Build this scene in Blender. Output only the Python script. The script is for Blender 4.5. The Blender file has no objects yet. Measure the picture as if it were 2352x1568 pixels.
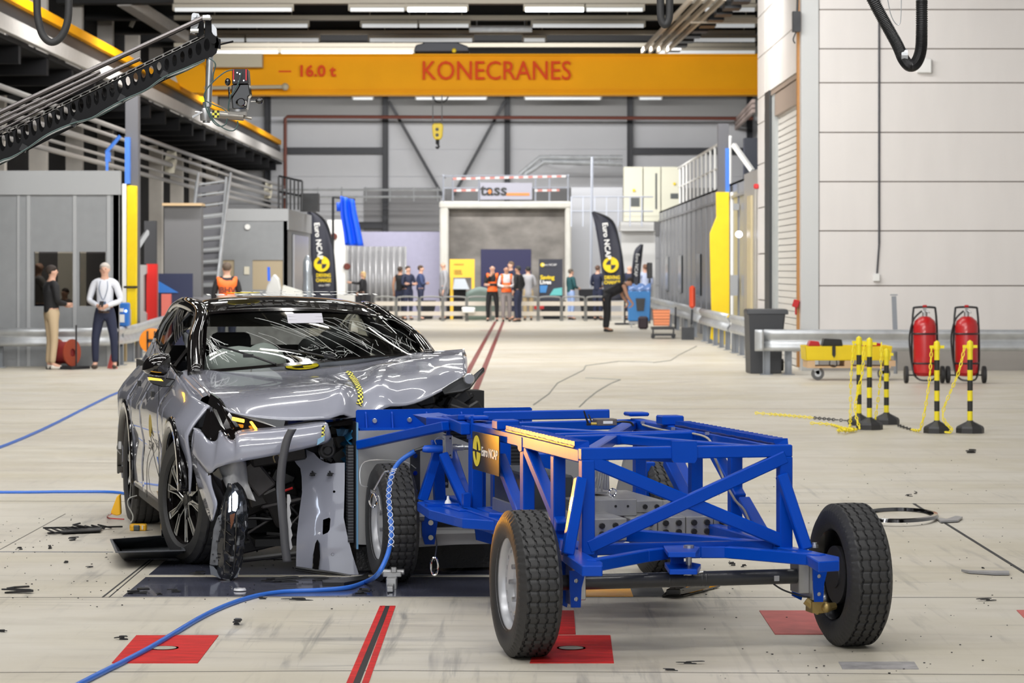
import bpy, bmesh, math, random
from mathutils import Vector, Matrix
PI = math.pi
SC = bpy.context.scene
COL = SC.collection
# ---------------------------------------------------------------- camera
FPX, CX, CY, EYE = 6300.0, 1180.0, 618.0, 1.7      # focal length (px), vanishing point, eye height
cam_d = bpy.data.cameras.new('camera'); cam = bpy.data.objects.new('camera', cam_d); COL.objects.link(cam)
cam.location = (0, 0, EYE); cam.rotation_euler = (PI/2, 0, 0)
cam_d.sensor_width = 36; cam_d.lens = FPX/2352*36
cam_d.shift_x = -(CX-1176)/2352; cam_d.shift_y = (CY-784)/2352
cam_d.clip_end = 400
cam_d.dof.use_dof = True; cam_d.dof.focus_distance = 14.3; cam_d.dof.aperture_fstop = 7.0
SC.camera = cam
# ---------------------------------------------------------------- world, view
W = bpy.data.worlds.new('world'); SC.world = W; W.use_nodes = True
W.node_tree.nodes['Background'].inputs[0].default_value = (.93, .96, 1, 1)
W.node_tree.nodes['Background'].inputs[1].default_value = 1.6
SC.view_settings.view_transform = 'Standard'; SC.view_settings.look = 'None'
SC.view_settings.gamma = 1; SC.view_settings.use_curve_mapping = False
SC.view_settings.exposure = 0.0
SC.cycles.use_denoising = True
SC.cycles.max_bounces = 7; SC.cycles.transparent_max_bounces = 12
SC.cycles.sample_clamp_indirect = 6
LAMP_E = 10.0        # emission of the fluorescent strips
# added area lights backing up the strip lamps, tilted forward to brighten upright faces
def area(name, loc, rot, sx, sy, power, col=(1, 1, 1)):
    l = bpy.data.lights.new(name, 'AREA'); l.shape = 'RECTANGLE'; l.size = sx; l.size_y = sy
    l.energy = power; l.color = col
    o = bpy.data.objects.new(name, l); COL.objects.link(o); o.location = loc; o.rotation_euler = rot
    return o
for yy, tilt, en, xc in ((2, .75, 610, -3), (9, .75, 610, -3), (16, .75, 610, -3), (23, .7, 700, -3), (32, .6, 800, -2.5), (41, .55, 900, -2.2), (50, .5, 1350, -2.2), (60, .45, 1700, -2.2),
                         (79, .5, 1700, -2), (88, .6, 1300, -1.5), (97, .6, 800, -1.5)):
    area('hall_fill_light', (xc, yy, 8.1), (tilt, 0, 0), 14, .5, en, (1, .985, .965))

# ---------------------------------------------------------------- helpers
def W3(px, py, Y):
    return Vector(((px-CX)/FPX*Y, Y, EYE-(py-CY)/FPX*Y))
def FL(px, py, z=0.0):
    Y = (EYE-z)*FPX/(py-CY); return Vector(((px-CX)/FPX*Y, Y, z))
class Frame:
    def __init__(s, ox, oy, deg):
        s.o = (ox, oy); t = math.radians(deg); s.c = math.cos(t); s.s = math.sin(t); s.rz = t
    def __call__(s, px, py, b=None, z=None, a=None):
        rx = (px-CX)/FPX; rz = -(py-CY)/FPX; O = s.o
        if z is not None: t = (z-EYE)/rz
        elif b is not None: t = (b-s.s*O[0]+s.c*O[1])/(-s.s*rx+s.c)
        else: t = (a+s.c*O[0]+s.s*O[1])/(s.c*rx+s.s)
        X, Y, Z = rx*t, t, EYE+rz*t
        return Vector(((X-O[0])*s.c+(Y-O[1])*s.s, -(X-O[0])*s.s+(Y-O[1])*s.c, Z))
    def to(s, X, Y, Z=0):
        O = s.o
        return Vector(((X-O[0])*s.c+(Y-O[1])*s.s, -(X-O[0])*s.s+(Y-O[1])*s.c, Z))

_m = {}
def mat(name, col=(.5, .5, .5), rough=.5, metal=0.0, noise=0.0, nscale=6.0, bump=0.0, bscale=40.0, coat=0.0, emit=None, es=0.0,
        stretch=(1, 1, 1), spec=.5):
    if name in _m: return _m[name]
    m = bpy.data.materials.new(name); m.use_nodes = True; nt = m.node_tree; p = nt.nodes['Principled BSDF']
    p.inputs['Base Color'].default_value = (*col, 1); p.inputs['Roughness'].default_value = rough
    p.inputs['Metallic'].default_value = metal; p.inputs['Coat Weight'].default_value = coat
    p.inputs['Coat Roughness'].default_value = .03; p.inputs['Specular IOR Level'].default_value = spec
    if emit: p.inputs['Emission Color'].default_value = (*emit, 1); p.inputs['Emission Strength'].default_value = es
    if noise or bump:
        tc = nt.nodes.new('ShaderNodeTexCoord'); mp = nt.nodes.new('ShaderNodeMapping'); mp.inputs['Scale'].default_value = stretch
        nt.links.new(tc.outputs['Object'], mp.inputs[0])
    if noise:
        n = nt.nodes.new('ShaderNodeTexNoise'); n.inputs['Scale'].default_value = nscale; n.inputs['Detail'].default_value = 5
        nt.links.new(mp.outputs[0], n.inputs['Vector'])
        r = nt.nodes.new('ShaderNodeMapRange'); r.inputs[1].default_value = .3; r.inputs[2].default_value = .7
        r.inputs[3].default_value = 1-noise; r.inputs[4].default_value = 1+noise
        nt.links.new(n.outputs['Fac'], r.inputs[0])
        v = nt.nodes.new('ShaderNodeVectorMath'); v.operation = 'SCALE'; v.inputs[0].default_value = col
        nt.links.new(r.outputs[0], v.inputs['Scale']); nt.links.new(v.outputs[0], p.inputs['Base Color'])
    if bump:
        n = nt.nodes.new('ShaderNodeTexNoise'); n.inputs['Scale'].default_value = bscale
        nt.links.new(mp.outputs[0], n.inputs['Vector'])
        b = nt.nodes.new('ShaderNodeBump'); b.inputs['Strength'].default_value = bump; b.inputs['Distance'].default_value = .01
        nt.links.new(n.outputs['Fac'], b.inputs['Height']); nt.links.new(b.outputs[0], p.inputs['Normal'])
    _m[name] = m; return m
def glass(name, tint=(.6, .6, .6), refl=.06, rough=.02):
    if name in _m: return _m[name]
    m = bpy.data.materials.new(name); m.use_nodes = True; nt = m.node_tree; nt.nodes.clear()
    o = nt.nodes.new('ShaderNodeOutputMaterial'); mx = nt.nodes.new('ShaderNodeMixShader')
    t = nt.nodes.new('ShaderNodeBsdfTransparent'); t.inputs[0].default_value = (*tint, 1)
    g = nt.nodes.new('ShaderNodeBsdfGlossy'); g.inputs['Roughness'].default_value = rough
    f = nt.nodes.new('ShaderNodeLayerWeight'); f.inputs[0].default_value = refl
    nt.links.new(f.outputs['Fresnel'], mx.inputs[0]); nt.links.new(t.outputs[0], mx.inputs[1]); nt.links.new(g.outputs[0], mx.inputs[2])
    nt.links.new(mx.outputs[0], o.inputs[0]); _m[name] = m; return m
def stripes(name, c1, c2, scale, axis='Z', rough=.6, metal=0, sharp=True, duty=.5, bump=0.0):
    """two colours in bands along one object axis (sheet metal ribs, shutter slats, grille)"""
    if name in _m: return _m[name]
    m = mat(name, c1, rough, metal); nt = m.node_tree; p = nt.nodes['Principled BSDF']
    tc = nt.nodes.new('ShaderNodeTexCoord'); sx = nt.nodes.new('ShaderNodeSeparateXYZ'); nt.links.new(tc.outputs['Object'], sx.inputs[0])
    a = nt.nodes.new('ShaderNodeMath'); a.operation = 'MULTIPLY'; a.inputs[1].default_value = scale; nt.links.new(sx.outputs[axis], a.inputs[0])
    fr = nt.nodes.new('ShaderNodeMath'); fr.operation = 'FRACT'; nt.links.new(a.outputs[0], fr.inputs[0])
    g = nt.nodes.new('ShaderNodeMath'); g.operation = 'GREATER_THAN'; g.inputs[1].default_value = duty; nt.links.new(fr.outputs[0], g.inputs[0])
    mx = nt.nodes.new('ShaderNodeMix'); mx.data_type = 'RGBA'; mx.inputs[6].default_value = (*c1, 1); mx.inputs[7].default_value = (*c2, 1)
    nt.links.new(g.outputs[0], mx.inputs[0]); nt.links.new(mx.outputs[2], p.inputs['Base Color'])
    return m
def checker(name, c1, c2, scale, rough=.5):
    if name in _m: return _m[name]
    m = mat(name, c1, rough); nt = m.node_tree; p = nt.nodes['Principled BSDF']
    tc = nt.nodes.new('ShaderNodeTexCoord'); ck = nt.nodes.new('ShaderNodeTexChecker'); ck.inputs['Scale'].default_value = scale
    ck.inputs['Color1'].default_value = (*c1, 1); ck.inputs['Color2'].default_value = (*c2, 1)
    nt.links.new(tc.outputs['UV'], ck.inputs['Vector']); nt.links.new(ck.outputs['Color'], p.inputs['Base Color']); return m

def tag(o, label=None, cat=None, group=None, kind=None):
    if label: o['label'] = label
    if cat: o['category'] = cat
    if group: o['group'] = group
    if kind: o['kind'] = kind
    return o
def empty(name, loc=(0, 0, 0), rz=0, label=None, cat=None, group=None):
    o = bpy.data.objects.new(name, None); COL.objects.link(o); o.empty_display_size = .1
    o.location = loc; o.rotation_euler = (0, 0, rz); return tag(o, label, cat, group)
class MB:
    def __init__(s): s.v = []; s.f = []; s.uv = None
    def add(s, vs, fs):
        n = len(s.v); s.v += [Vector(v) for v in vs]; s.f += [tuple(i+n for i in f) for f in fs]; return s
    def box(s, c, d, rz=0, M=None):
        hx, hy, hz = d[0]/2, d[1]/2, d[2]/2
        vs = [Vector((x, y, z)) for z in (-hz, hz) for x, y in ((-hx, -hy), (hx, -hy), (hx, hy), (-hx, hy))]
        R = M or Matrix.Rotation(rz, 3, 'Z')
        return s.add([Vector(c)+R@v for v in vs], [(3, 2, 1, 0), (4, 5, 6, 7), (0, 1, 5, 4), (1, 2, 6, 5), (2, 3, 7, 6), (3, 0, 4, 7)])
    def bb(s, x0, x1, y0, y1, z0, z1):
        return s.box(((x0+x1)/2, (y0+y1)/2, (z0+z1)/2), (abs(x1-x0), abs(y1-y0), abs(z1-z0)))
    def bar(s, p, q, w, h, up=(0, 0, 1)):
        """rectangular bar p->q, w across, h along 'up'"""
        p = Vector(p); q = Vector(q); d = (q-p).normalized(); u = Vector(up)
        x = d.cross(u)
        if x.length < 1e-4: x = d.cross(Vector((0, 1, 0)))
        x.normalize(); u = x.cross(d); x *= w/2; u *= h/2
        vs = [p-x-u, p+x-u, p+x+u, p-x+u, q-x-u, q+x-u, q+x+u, q-x+u]
        return s.add(vs, [(0, 1, 2, 3)[::-1], (4, 5, 6, 7), (0, 1, 5, 4), (1, 2, 6, 5), (2, 3, 7, 6), (3, 0, 4, 7)][0:] )
    def tube(s, pts, r, n=8, cap=True):
        pts = [Vector(p) for p in pts]; rs = r if isinstance(r, (list, tuple)) else [r]*len(pts)
        ring = []; prev = None
        for i, p in enumerate(pts):
            d = (pts[min(i+1, len(pts)-1)]-pts[max(i-1, 0)]).normalized()
            if prev is None:
                u = Vector((0, 0, 1)) if abs(d.z) < .9 else Vector((1, 0, 0))
            else: u = prev
            x = d.cross(u).normalized(); u = x.cross(d).normalized(); prev = u
            ring.append([p+(x*math.cos(t)+u*math.sin(t))*rs[i] for t in [2*PI*k/n for k in range(n)]])
        vs = [v for rg in ring for v in rg]; fs = []
        for i in range(len(pts)-1):
            for k in range(n):
                fs.append((i*n+k, i*n+(k+1) % n, (i+1)*n+(k+1) % n, (i+1)*n+k))
        if cap: fs.append(tuple(range(n))[::-1]); fs.append(tuple((len(pts)-1)*n+k for k in range(n)))
        return s.add(vs, fs)
    def lathe(s, prof, c=(0, 0, 0), axis='Z', n=24, M=None, cap=True):
        """prof: (radius, height) pairs"""
        vs = []; fs = []
        for r, h in prof:
            for k in range(n):
                t = 2*PI*k/n; x, y = r*math.cos(t), r*math.sin(t)
                v = {'Z': (x, y, h), 'X': (h, x, y), 'Y': (x, h, y)}[axis]
                v = Vector(v); v = (M@v) if M else v; vs.append(Vector(c)+v)
        for i in range(len(prof)-1):
            for k in range(n): fs.append((i*n+k, i*n+(k+1) % n, (i+1)*n+(k+1) % n, (i+1)*n+k))
        if cap and prof[0][0] > 1e-5: fs.append(tuple(range(n))[::-1])
        if cap and prof[-1][0] > 1e-5: fs.append(tuple((len(prof)-1)*n+k for k in range(n)))
        return s.add(vs, fs)
    def grid(s, rows):
        n = len(s.v); R = len(rows); Cn = len(rows[0])
        for r in rows: s.v += [Vector(p) for p in r]
        for i in range(R-1):
            for j in range(Cn-1):
                s.f.append((n+i*Cn+j, n+i*Cn+j+1, n+(i+1)*Cn+j+1, n+(i+1)*Cn+j))
        return s
    def prism(s, poly, ext):
        """closed polygon (3-D points) extruded by vector ext"""
        n = len(poly); e = Vector(ext); vs = [Vector(p) for p in poly]; vs += [v+e for v in vs]
        fs = [tuple(range(n))[::-1], tuple(range(n, 2*n))]+[(i, (i+1) % n, n+(i+1) % n, n+i) for i in range(n)]
        return s.add(vs, fs)
    def ball(s, c, r, n=12, m=8, M=None):
        r = (r, r, r) if isinstance(r, (int, float)) else r
        vs = []; fs = []
        for i in range(m+1):
            ph = -PI/2+PI*i/m
            for k in range(n):
                t = 2*PI*k/n; v = Vector((r[0]*math.cos(ph)*math.cos(t), r[1]*math.cos(ph)*math.sin(t), r[2]*math.sin(ph)))
                vs.append(Vector(c)+(M@v if M else v))
        for i in range(m):
            for k in range(n): fs.append((i*n+k, i*n+(k+1) % n, (i+1)*n+(k+1) % n, (i+1)*n+k))
        return s.add(vs, fs)
    def holes(s, poly, hs, ext):
        """polygon with round/oval holes (2-D given as 3-D points in one plane), filled with triangles and extruded"""
        bm = bmesh.new(); es = []
        for lp in [poly]+hs:
            vv = [bm.verts.new(p) for p in lp]
            es += [bm.edges.new((vv[i], vv[(i+1) % len(vv)])) for i in range(len(vv))]
        bmesh.ops.triangle_fill(bm, use_beauty=True, use_dissolve=False, edges=es)
        r = bmesh.ops.extrude_face_region(bm, geom=bm.faces[:])
        bmesh.ops.translate(bm, verts=[g for g in r['geom'] if isinstance(g, bmesh.types.BMVert)], vec=Vector(ext))
        bm.verts.index_update(); s.add([v.co.copy() for v in bm.verts], [tuple(v.index for v in f.verts) for f in bm.faces]); bm.free(); return s
    def split(s, name, m, parent=None, **k):
        """each separate piece becomes an object of its own"""
        n = len(s.v); p = list(range(n))
        def f(i):
            while p[i] != i: p[i] = p[p[i]]; i = p[i]
            return i
        for fc in s.f:
            for a in fc[1:]: p[f(a)] = f(fc[0])
        gr = {}
        for fc in s.f: gr.setdefault(f(fc[0]), []).append(fc)
        out = []
        for g in gr.values():
            ids = sorted({i for fc in g for i in fc}); mp = {i: j for j, i in enumerate(ids)}
            b = MB(); b.add([s.v[i] for i in ids], [tuple(mp[i] for i in fc) for fc in g]); out.append(b.build(name, m, parent, **k))
        return out[0]
    def build(s, name, m, parent=None, smooth=False, bevel=0, loc=None, solid=0, sub=0, off=-1, recalc=True, seg=1):
        if loc is not None: s.v = [v-Vector(loc) for v in s.v]
        me = bpy.data.meshes.new(name); me.from_pydata([tuple(v) for v in s.v], [], s.f)
        if recalc:
            bm = bmesh.new(); bm.from_mesh(me); bmesh.ops.recalc_face_normals(bm, faces=bm.faces[:]); bm.to_mesh(me); bm.free()
        me.materials.append(m if not isinstance(m, str) else _m[m])
        if s.uv:
            ul = me.uv_layers.new(name='UVMap')
            for l in me.loops: ul.data[l.index].uv = s.uv[l.vertex_index]
        o = bpy.data.objects.new(name, me); COL.objects.link(o)
        if smooth:
            me.shade_smooth()
            if smooth != 'all':
                me.set_sharp_from_angle(angle=math.radians(38))
        if parent: o.parent = parent
        if loc is not None: o.location = loc
        if solid: md = o.modifiers.new('thick', 'SOLIDIFY'); md.thickness = solid; md.offset = off
        if sub: md = o.modifiers.new('sub', 'SUBSURF'); md.levels = sub; md.render_levels = sub
        if bevel: md = o.modifiers.new('bev', 'BEVEL'); md.width = bevel; md.segments = seg; md.limit_method = 'ANGLE'
        return o
def ruled(a, b, n):
    a = Vector(a); b = Vector(b); return [a.lerp(b, i/n) for i in range(n+1)]
def spline(pts, k=6, closed=False):
    """Catmull-Rom through points"""
    P = [Vector(p) for p in pts]; out = []; n = len(P)
    for i in range(n if closed else n-1):
        if closed: p0, p1, p2, p3 = P[i-1], P[i], P[(i+1) % n], P[(i+2) % n]
        else: p0, p1, p2, p3 = P[max(i-1, 0)], P[i], P[i+1], P[min(i+2, n-1)]
        for j in range(k):
            t = j/k; out.append(.5*((2*p1)+(p2-p0)*t+(2*p0-5*p1+4*p2-p3)*t*t+(-p0+3*p1-3*p2+p3)*t**3))
    if not closed: out.append(P[-1])
    return out
def circ(c, u, v, ru, rv, n=20):
    c = Vector(c); u = Vector(u); v = Vector(v)
    return [c+u*ru*math.cos(2*PI*k/n)+v*rv*math.sin(2*PI*k/n) for k in range(n)]
def text(body, size, M, m, name='lettering', parent=None, ext=.002, sx=1.0, bold=0.0, align='CENTER', shear=0):
    cu = bpy.data.curves.new('txt', 'FONT'); cu.body = body; cu.size = size; cu.extrude = ext; cu.offset = bold
    cu.align_x = align; cu.align_y = 'CENTER'; cu.shear = shear; cu.resolution_u = 3
    t = bpy.data.objects.new('txt', cu); COL.objects.link(t)
    dg = bpy.context.evaluated_depsgraph_get(); me = bpy.data.meshes.new_from_object(t.evaluated_get(dg))
    bpy.data.objects.remove(t); me.transform(M@Matrix.Diagonal((sx, 1, 1, 1))); me.materials.clear(); me.materials.append(m)
    o = bpy.data.objects.new(name, me); COL.objects.link(o); o.parent = parent; return o
def basis(o, x, y):
    """4x4 matrix: text x along x, text up along y"""
    x = Vector(x).normalized(); y = Vector(y).normalized(); z = x.cross(y)
    M = Matrix.Identity(4)
    for i in range(3): M[i][0] = x[i]; M[i][1] = y[i]; M[i][2] = z[i]; M[i][3] = o[i]
    return M
def copy_tree(o, parent=None):
    c = o.copy(); COL.objects.link(c)
    if parent: c.parent = parent
    for ch in o.children: copy_tree(ch, c)
    return c
R = random.Random(7)
# ---------------------------------------------------------------- shared materials
BLUE = mat('blue_paint', (.0, .055, .43), .36, noise=.05, nscale=4, coat=.06, bump=.03, bscale=60, spec=.18)
STEEL = mat('bare_steel', (.42, .42, .42), .35, .8, noise=.15, nscale=8)
GALV = mat('galvanised_steel', (.50, .52, .54), .42, .55, noise=.12, nscale=5)
ALU = mat('aluminium', (.62, .63, .64), .28, .85)
CHROME = mat('chrome', (.8, .8, .82), .08, 1)
BLACK = mat('black_plastic', (.012, .012, .013), .38)
BLACKG = mat('gloss_black', (.006, .005, .005), .06, coat=1)
DARK = mat('dark_grey_plastic', (.03, .032, .036), .5, noise=.2)
RUB = mat('rubber', (.022, .022, .023), .62, bump=.15, bscale=90)
BSTEEL = mat('black_painted_steel', (.018, .019, .022), .4)
GREYP = mat('car_grey_paint', (.30, .31, .37), .22, coat=1, noise=.01)
YEL = mat('yellow_paint', (.78, .57, .0), .45, noise=.04)
YELD = mat('crane_yellow', (.80, .35, .0), .6, noise=.05, nscale=.6, spec=.15)
RED = mat('red_paint', (.50, .012, .014), .35, coat=.3)
WHITE = mat('white_paint', (.78, .78, .76), .5)
LAMPW = mat('lamp_white', (.9, .9, .9), .4, emit=(1, .98, .96), es=LAMP_E)
ORANGE = mat('orange_fabric', (1.0, .16, .01), .6, emit=None)
# ================================================================ THE HALL
XL, XR, YF, YB, ZC = -11.6, 10.5, 108.0, -14.0, 9.6
def struct(mb, name, m, **k):
    o = mb.build(name, m, **k); o['kind'] = 'structure'; return o
# ---- floor
fm = mat('floor_concrete', (.6, .56, .48), .42); nt = fm.node_tree; p = nt.nodes['Principled BSDF']
def N(t, **k):
    n = nt.nodes.new(t)
    for a, v in k.items(): setattr(n, a, v)
    return n
def noise(scale, st, det=5, rough=.55, dist=0, rot=0):
    tc = N('ShaderNodeTexCoord'); mp = N('ShaderNodeMapping'); mp.inputs['Scale'].default_value = st; mp.inputs['Rotation'].default_value = (0, 0, rot)
    nt.links.new(tc.outputs['Object'], mp.inputs[0]); n = N('ShaderNodeTexNoise'); n.inputs['Scale'].default_value = scale
    n.inputs['Detail'].default_value = det; n.inputs['Roughness'].default_value = rough; n.inputs['Distortion'].default_value = dist
    nt.links.new(mp.outputs[0], n.inputs['Vector']); return n.outputs['Fac']
def ramp(f, a, b, lo=0.0, hi=1.0):
    r = N('ShaderNodeMapRange'); r.inputs[1].default_value = a; r.inputs[2].default_value = b; r.inputs[3].default_value = lo; r.inputs[4].default_value = hi
    nt.links.new(f, r.inputs[0]); return r.outputs[0]
def mixc(f, a, b):
    m = N('ShaderNodeMix', data_type='RGBA')
    for i, v in ((0, f), (6, a), (7, b)):
        if hasattr(v, 'is_linked') or hasattr(v, 'links'): nt.links.new(v, m.inputs[i])
        else: m.inputs[i].default_value = (*v, 1) if i else v
    return m.outputs[2]
def mul(a, b_):
    m = N('ShaderNodeMath', operation='MULTIPLY'); nt.links.new(a, m.inputs[0]); nt.links.new(b_, m.inputs[1]); return m.outputs[0]
_tc = N('ShaderNodeTexCoord'); _sp = N('ShaderNodeSeparateXYZ'); nt.links.new(_tc.outputs['Object'], _sp.inputs[0])
worn = mul(ramp(_sp.outputs['Y'], 14, 26, 1, .12), ramp(noise(.55, (1, 1, 1), 3), .42, .60, .1, 1))     # the scuffed zone around the impact pit
c = mixc(ramp(noise(.35, (1, 1, 1)), .35, .65), (.62, .585, .51), (.56, .515, .43))
c = mixc(ramp(noise(1.3, (.5, 2.5, 1), 6, .6, .5), .50, .74, 0, .6), c, (.41, .37, .30))
c = mixc(mul(worn, ramp(noise(2.0, (.35, 3, 1), 7, .7, 1.2), .54, .72, 0, .8)), c, (.19, .18, .165))
c = mixc(ramp(noise(120, (1, 1, 1), 2, .5), .70, .78, 0, .5), c, (.12, .11, .10))
c = mixc(ramp(noise(.9, (3, .25, 1), 6, .6, .8), .66, .82, 0, .4), c, (.30, .28, .25))
c = mixc(mul(worn, ramp(noise(2.2, (5, .30, 1), 4, .6, .4, .35), .57, .70, 0, .8)), c, (.22, .215, .20))
c = mixc(mul(worn, ramp(noise(1.7, (6, .35, 1), 4, .6, .6, -.5), .58, .72, 0, .7)), c, (.22, .21, .20))
c = mixc(ramp(noise(.5, (1, 1.6, 1), 3, .5, .3, .2), .45, .62, 0, .45), c, (.50, .45, .33))
nt.links.new(c, p.inputs['Base Color'])
rr = ramp(noise(2.0, (1, 1, 1)), .3, .7, .34, .55); nt.links.new(rr, p.inputs['Roughness'])
b = MB(); b.add([(XL, YB, 0), (XR, YB, 0), (XR, YF, 0), (XL, YF, 0)], [(0, 1, 2, 3)]); struct(b, 'floor', fm)

# ---- shell walls
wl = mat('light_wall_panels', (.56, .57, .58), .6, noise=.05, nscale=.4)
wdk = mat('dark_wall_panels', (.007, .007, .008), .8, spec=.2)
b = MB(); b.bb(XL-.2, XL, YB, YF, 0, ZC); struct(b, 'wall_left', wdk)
b = MB(); b.bb(XR, XR+.2, YB, YF, 0, ZC); struct(b, 'wall_right', wl)
# far wall: ribbed sheet, light above, grey band below
b = MB()
for k in range(9):
    z0, z1 = k*1.07, k*1.07+1.04
    b.bb(XL, XR, YF, YF+.2, z0, z1)
b.bb(XL, XR, YF+.05, YF+.25, 0, ZC)
struct(b, 'wall_far', mat('far_wall_sheet', (.56, .57, .60), .55, noise=.04, nscale=.5))
b = MB(); b.bb(XL, XR, YF-.06, YF, 7.7, ZC); struct(b, 'trim_1', mat('far_wall_top', (.33, .33, .33), .6))
b = MB(); b.bb(-5.9, -2.9, YF-.06, YF, 3.2, 4.9); b.bb(-2.7, 10, YF-.06, YF, 3.0, 4.9); struct(b, 'trim_2', mat('far_wall_grey', (.25, .25, .26), .6))
# steel frame on the far wall
COLM = mat('dark_column_paint', (.018, .02, .028), .5)
for i, px in enumerate((615, 885, 1165, 1447, 1722)):
    x = W3(px, 0, YF-.3).x; b = MB()
    for dx in (-.09, .09): b.bb(x+dx-.02, x+dx+.02, YF-.36, YF-.07, 0, ZC)
    b.bb(x-.09, x+.09, YF-.25, YF-.2, 0, ZC)
    o = b.build('wall_column', COLM, loc=(x, YF-.3, 0)); 
    tag(o, ['dark steel column in the far left corner behind the crane rail', 'dark steel column on the far wall left of the hanging hook', 'dark steel column on the far wall above the lettered sign', 'dark steel column on the far wall above the cream cabinets', 'dark steel column on the far wall beside the white building'][i], 'column', 'columns of the far wall')
for (q0, q1, lab) in (((893, 232), (1018, 452), 'dark diagonal brace falling to the right behind the hook'), ((1160, 232), (1042, 448), 'dark diagonal brace rising to the right behind the hook')):
    a0 = W3(*q0, YF-.5); a1 = W3(*q1, YF-.5); b = MB(); b.bar(a0, a1, .12, .14, (0, 1, 0)); o = b.build('wall_brace', COLM)
    tag(o, lab, 'brace', 'diagonal braces of the far wall')
for (x0, x1, y, lab) in ((655, 880, 346, 'horizontal dark beam on the far wall left of the hook'), (1455, 1722, 347, 'horizontal dark beam on the far wall near the white railing'), (800, 880, 517, 'short dark beam low on the far wall above the lavender board')):
    a0 = W3(x0, y, YF-.2); a1 = W3(x1, y, YF-.2); b = MB(); b.bar(a0, a1, .16, .26); tag(b.build('wall_beam', COLM), lab, 'beam')
# far pipework
pm = mat('red_brown_pipe', (.16, .05, .035), .5)
b = MB(); b.tube([W3(655, 560, 106), W3(655, 272, 106), W3(660, 268, 106), W3(1730, 272, 106)], .07, 8)
tag(b.build('fire_main_pipe', pm, smooth=True), 'red-brown sprinkler main running up and across the far wall', 'pipe')
b = MB()
for y in (436, 452): b.tube([W3(600, y, 105.5), W3(1015, y, 105.5)], .05, 6)
for x in range(620, 1010, 55): b.tube([W3(x, 430, 105.5), W3(x, 462, 105.5)], .03, 5)
tag(b.build('pipe_rack', GALV), 'long grey horizontal pipe rack low across the far wall', 'pipe rack')
b = MB(); b.tube([W3(1195, 400, 104), W3(1240, 362, 104), W3(1430, 362, 104)], .09, 8); b.tube([W3(1205, 402, 104), W3(1250, 372, 104), W3(1430, 376, 104)], .09, 8)
for x in (1265, 1330, 1400): b.tube([W3(x, 355, 104), W3(x, 380, 104)], .04, 6)
[b.tube([W3(x, 366, 104), W3(x, 366, 104)+Vector((0, 4, 0))], .04, 6) for x in (1245, 1330, 1400)]; tag(b.build('overhead_duct', GALV, smooth=True), 'silver pipes sloping up over the concrete portal', 'pipe')

# ---- ceiling, beams, lamps
cm = mat('dark_ceiling_deck', (.010, .010, .011), .8)
b = MB(); b.bb(XL-.2, XR+.2, YB, YF+.2, ZC, ZC+.2); struct(b, 'ceiling', cm)
ROWS = [y for y in range(0, 66, 9)]+[68.5, 73, 77.5, 82, 86.5, 91, 95.5, 100, 104.5]
for y in ROWS:
    b = MB(); b.bb(XL, XR, y+1.2, y+1.5, 8.5, 9.5); b.bb(XL, XR, y+1.05, y+1.65, 8.45, 8.52); b.bb(XL, XR, y+1.05, y+1.65, 9.45, 9.5)
    o = b.build('roof_beam', mat('roof_beam_paint', (.014, .014, .015), .7), loc=(0, y+1.3, 8.5))
    tag(o, 'black steel roof beam spanning the hall above the strip lamps', 'beam', 'black roof beams spanning the hall')
# strip lamps: housing + tube, each luminaire a thing hung from a pale rail
LH = mat('lamp_housing', (.34, .31, .25), .5); LT = mat('lamp_tube', (.5, .52, .53), .4, emit=(.95, .98, 1), es=.35)
LT2 = mat('lamp_tube_bright', (.85, .88, .9), .3, emit=(.92, .97, 1), es=5.0)
LT3 = mat('lamp_tube_over_car', (.85, .88, .9), .3, emit=(1, .99, .97), es=13.0)
def lamp(x0, x1, y, m, lab, z=8.2):
    r = empty('strip_lamp', ((x0+x1)/2, y, z), 0, lab, 'lamp', 'fluorescent strip lamps under the roof')
    h = (x1-x0)/2; b = MB(); b.bb(-h, h, -.10, .10, .03, .11); b.bb(-h-.03, -h, -.08, .08, -.05, .12); b.bb(h, h+.03, -.08, .08, -.05, .12)
    b.build('housing', LH, r)
    b = MB(); b.bb(-h+.02, h-.02, -.07, .07, -.07, .02); b.build('tube', m, r)
    for s_ in (-.7, .7): b = MB(); b.tube([(h*s_, 0, .10), (h*s_, 0, ZC-z)], .012, 4); b.build('hanger', LH, r)
def rowY(py): return 6.5*FPX/(CY-py)
vis = [(20, ((400, 672), (803, 930), (935, 1073), (1205, 1342), (1345, 1478), (1618, 1735))), (57, ((455, 708), (830, 960), (962, 1078), (1222, 1480), (1590, 1735))),
       (90, ((470, 562), (565, 733), (848, 1086), (1202, 1253), (1560, 1735))), (118, ((480, 640), (645, 950), (1510, 1735))),
       (225, ((810, 857), (955, 1118), (1205, 1380), (1468, 1520)))]
BRI = {(20, 935), (20, 1205)}
names = {20: 'nearest visible lamp row', 57: 'second lamp row', 90: 'third lamp row', 118: 'lamp row just over the yellow girder', 225: 'farthest lamp row seen under the girder'}
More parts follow.
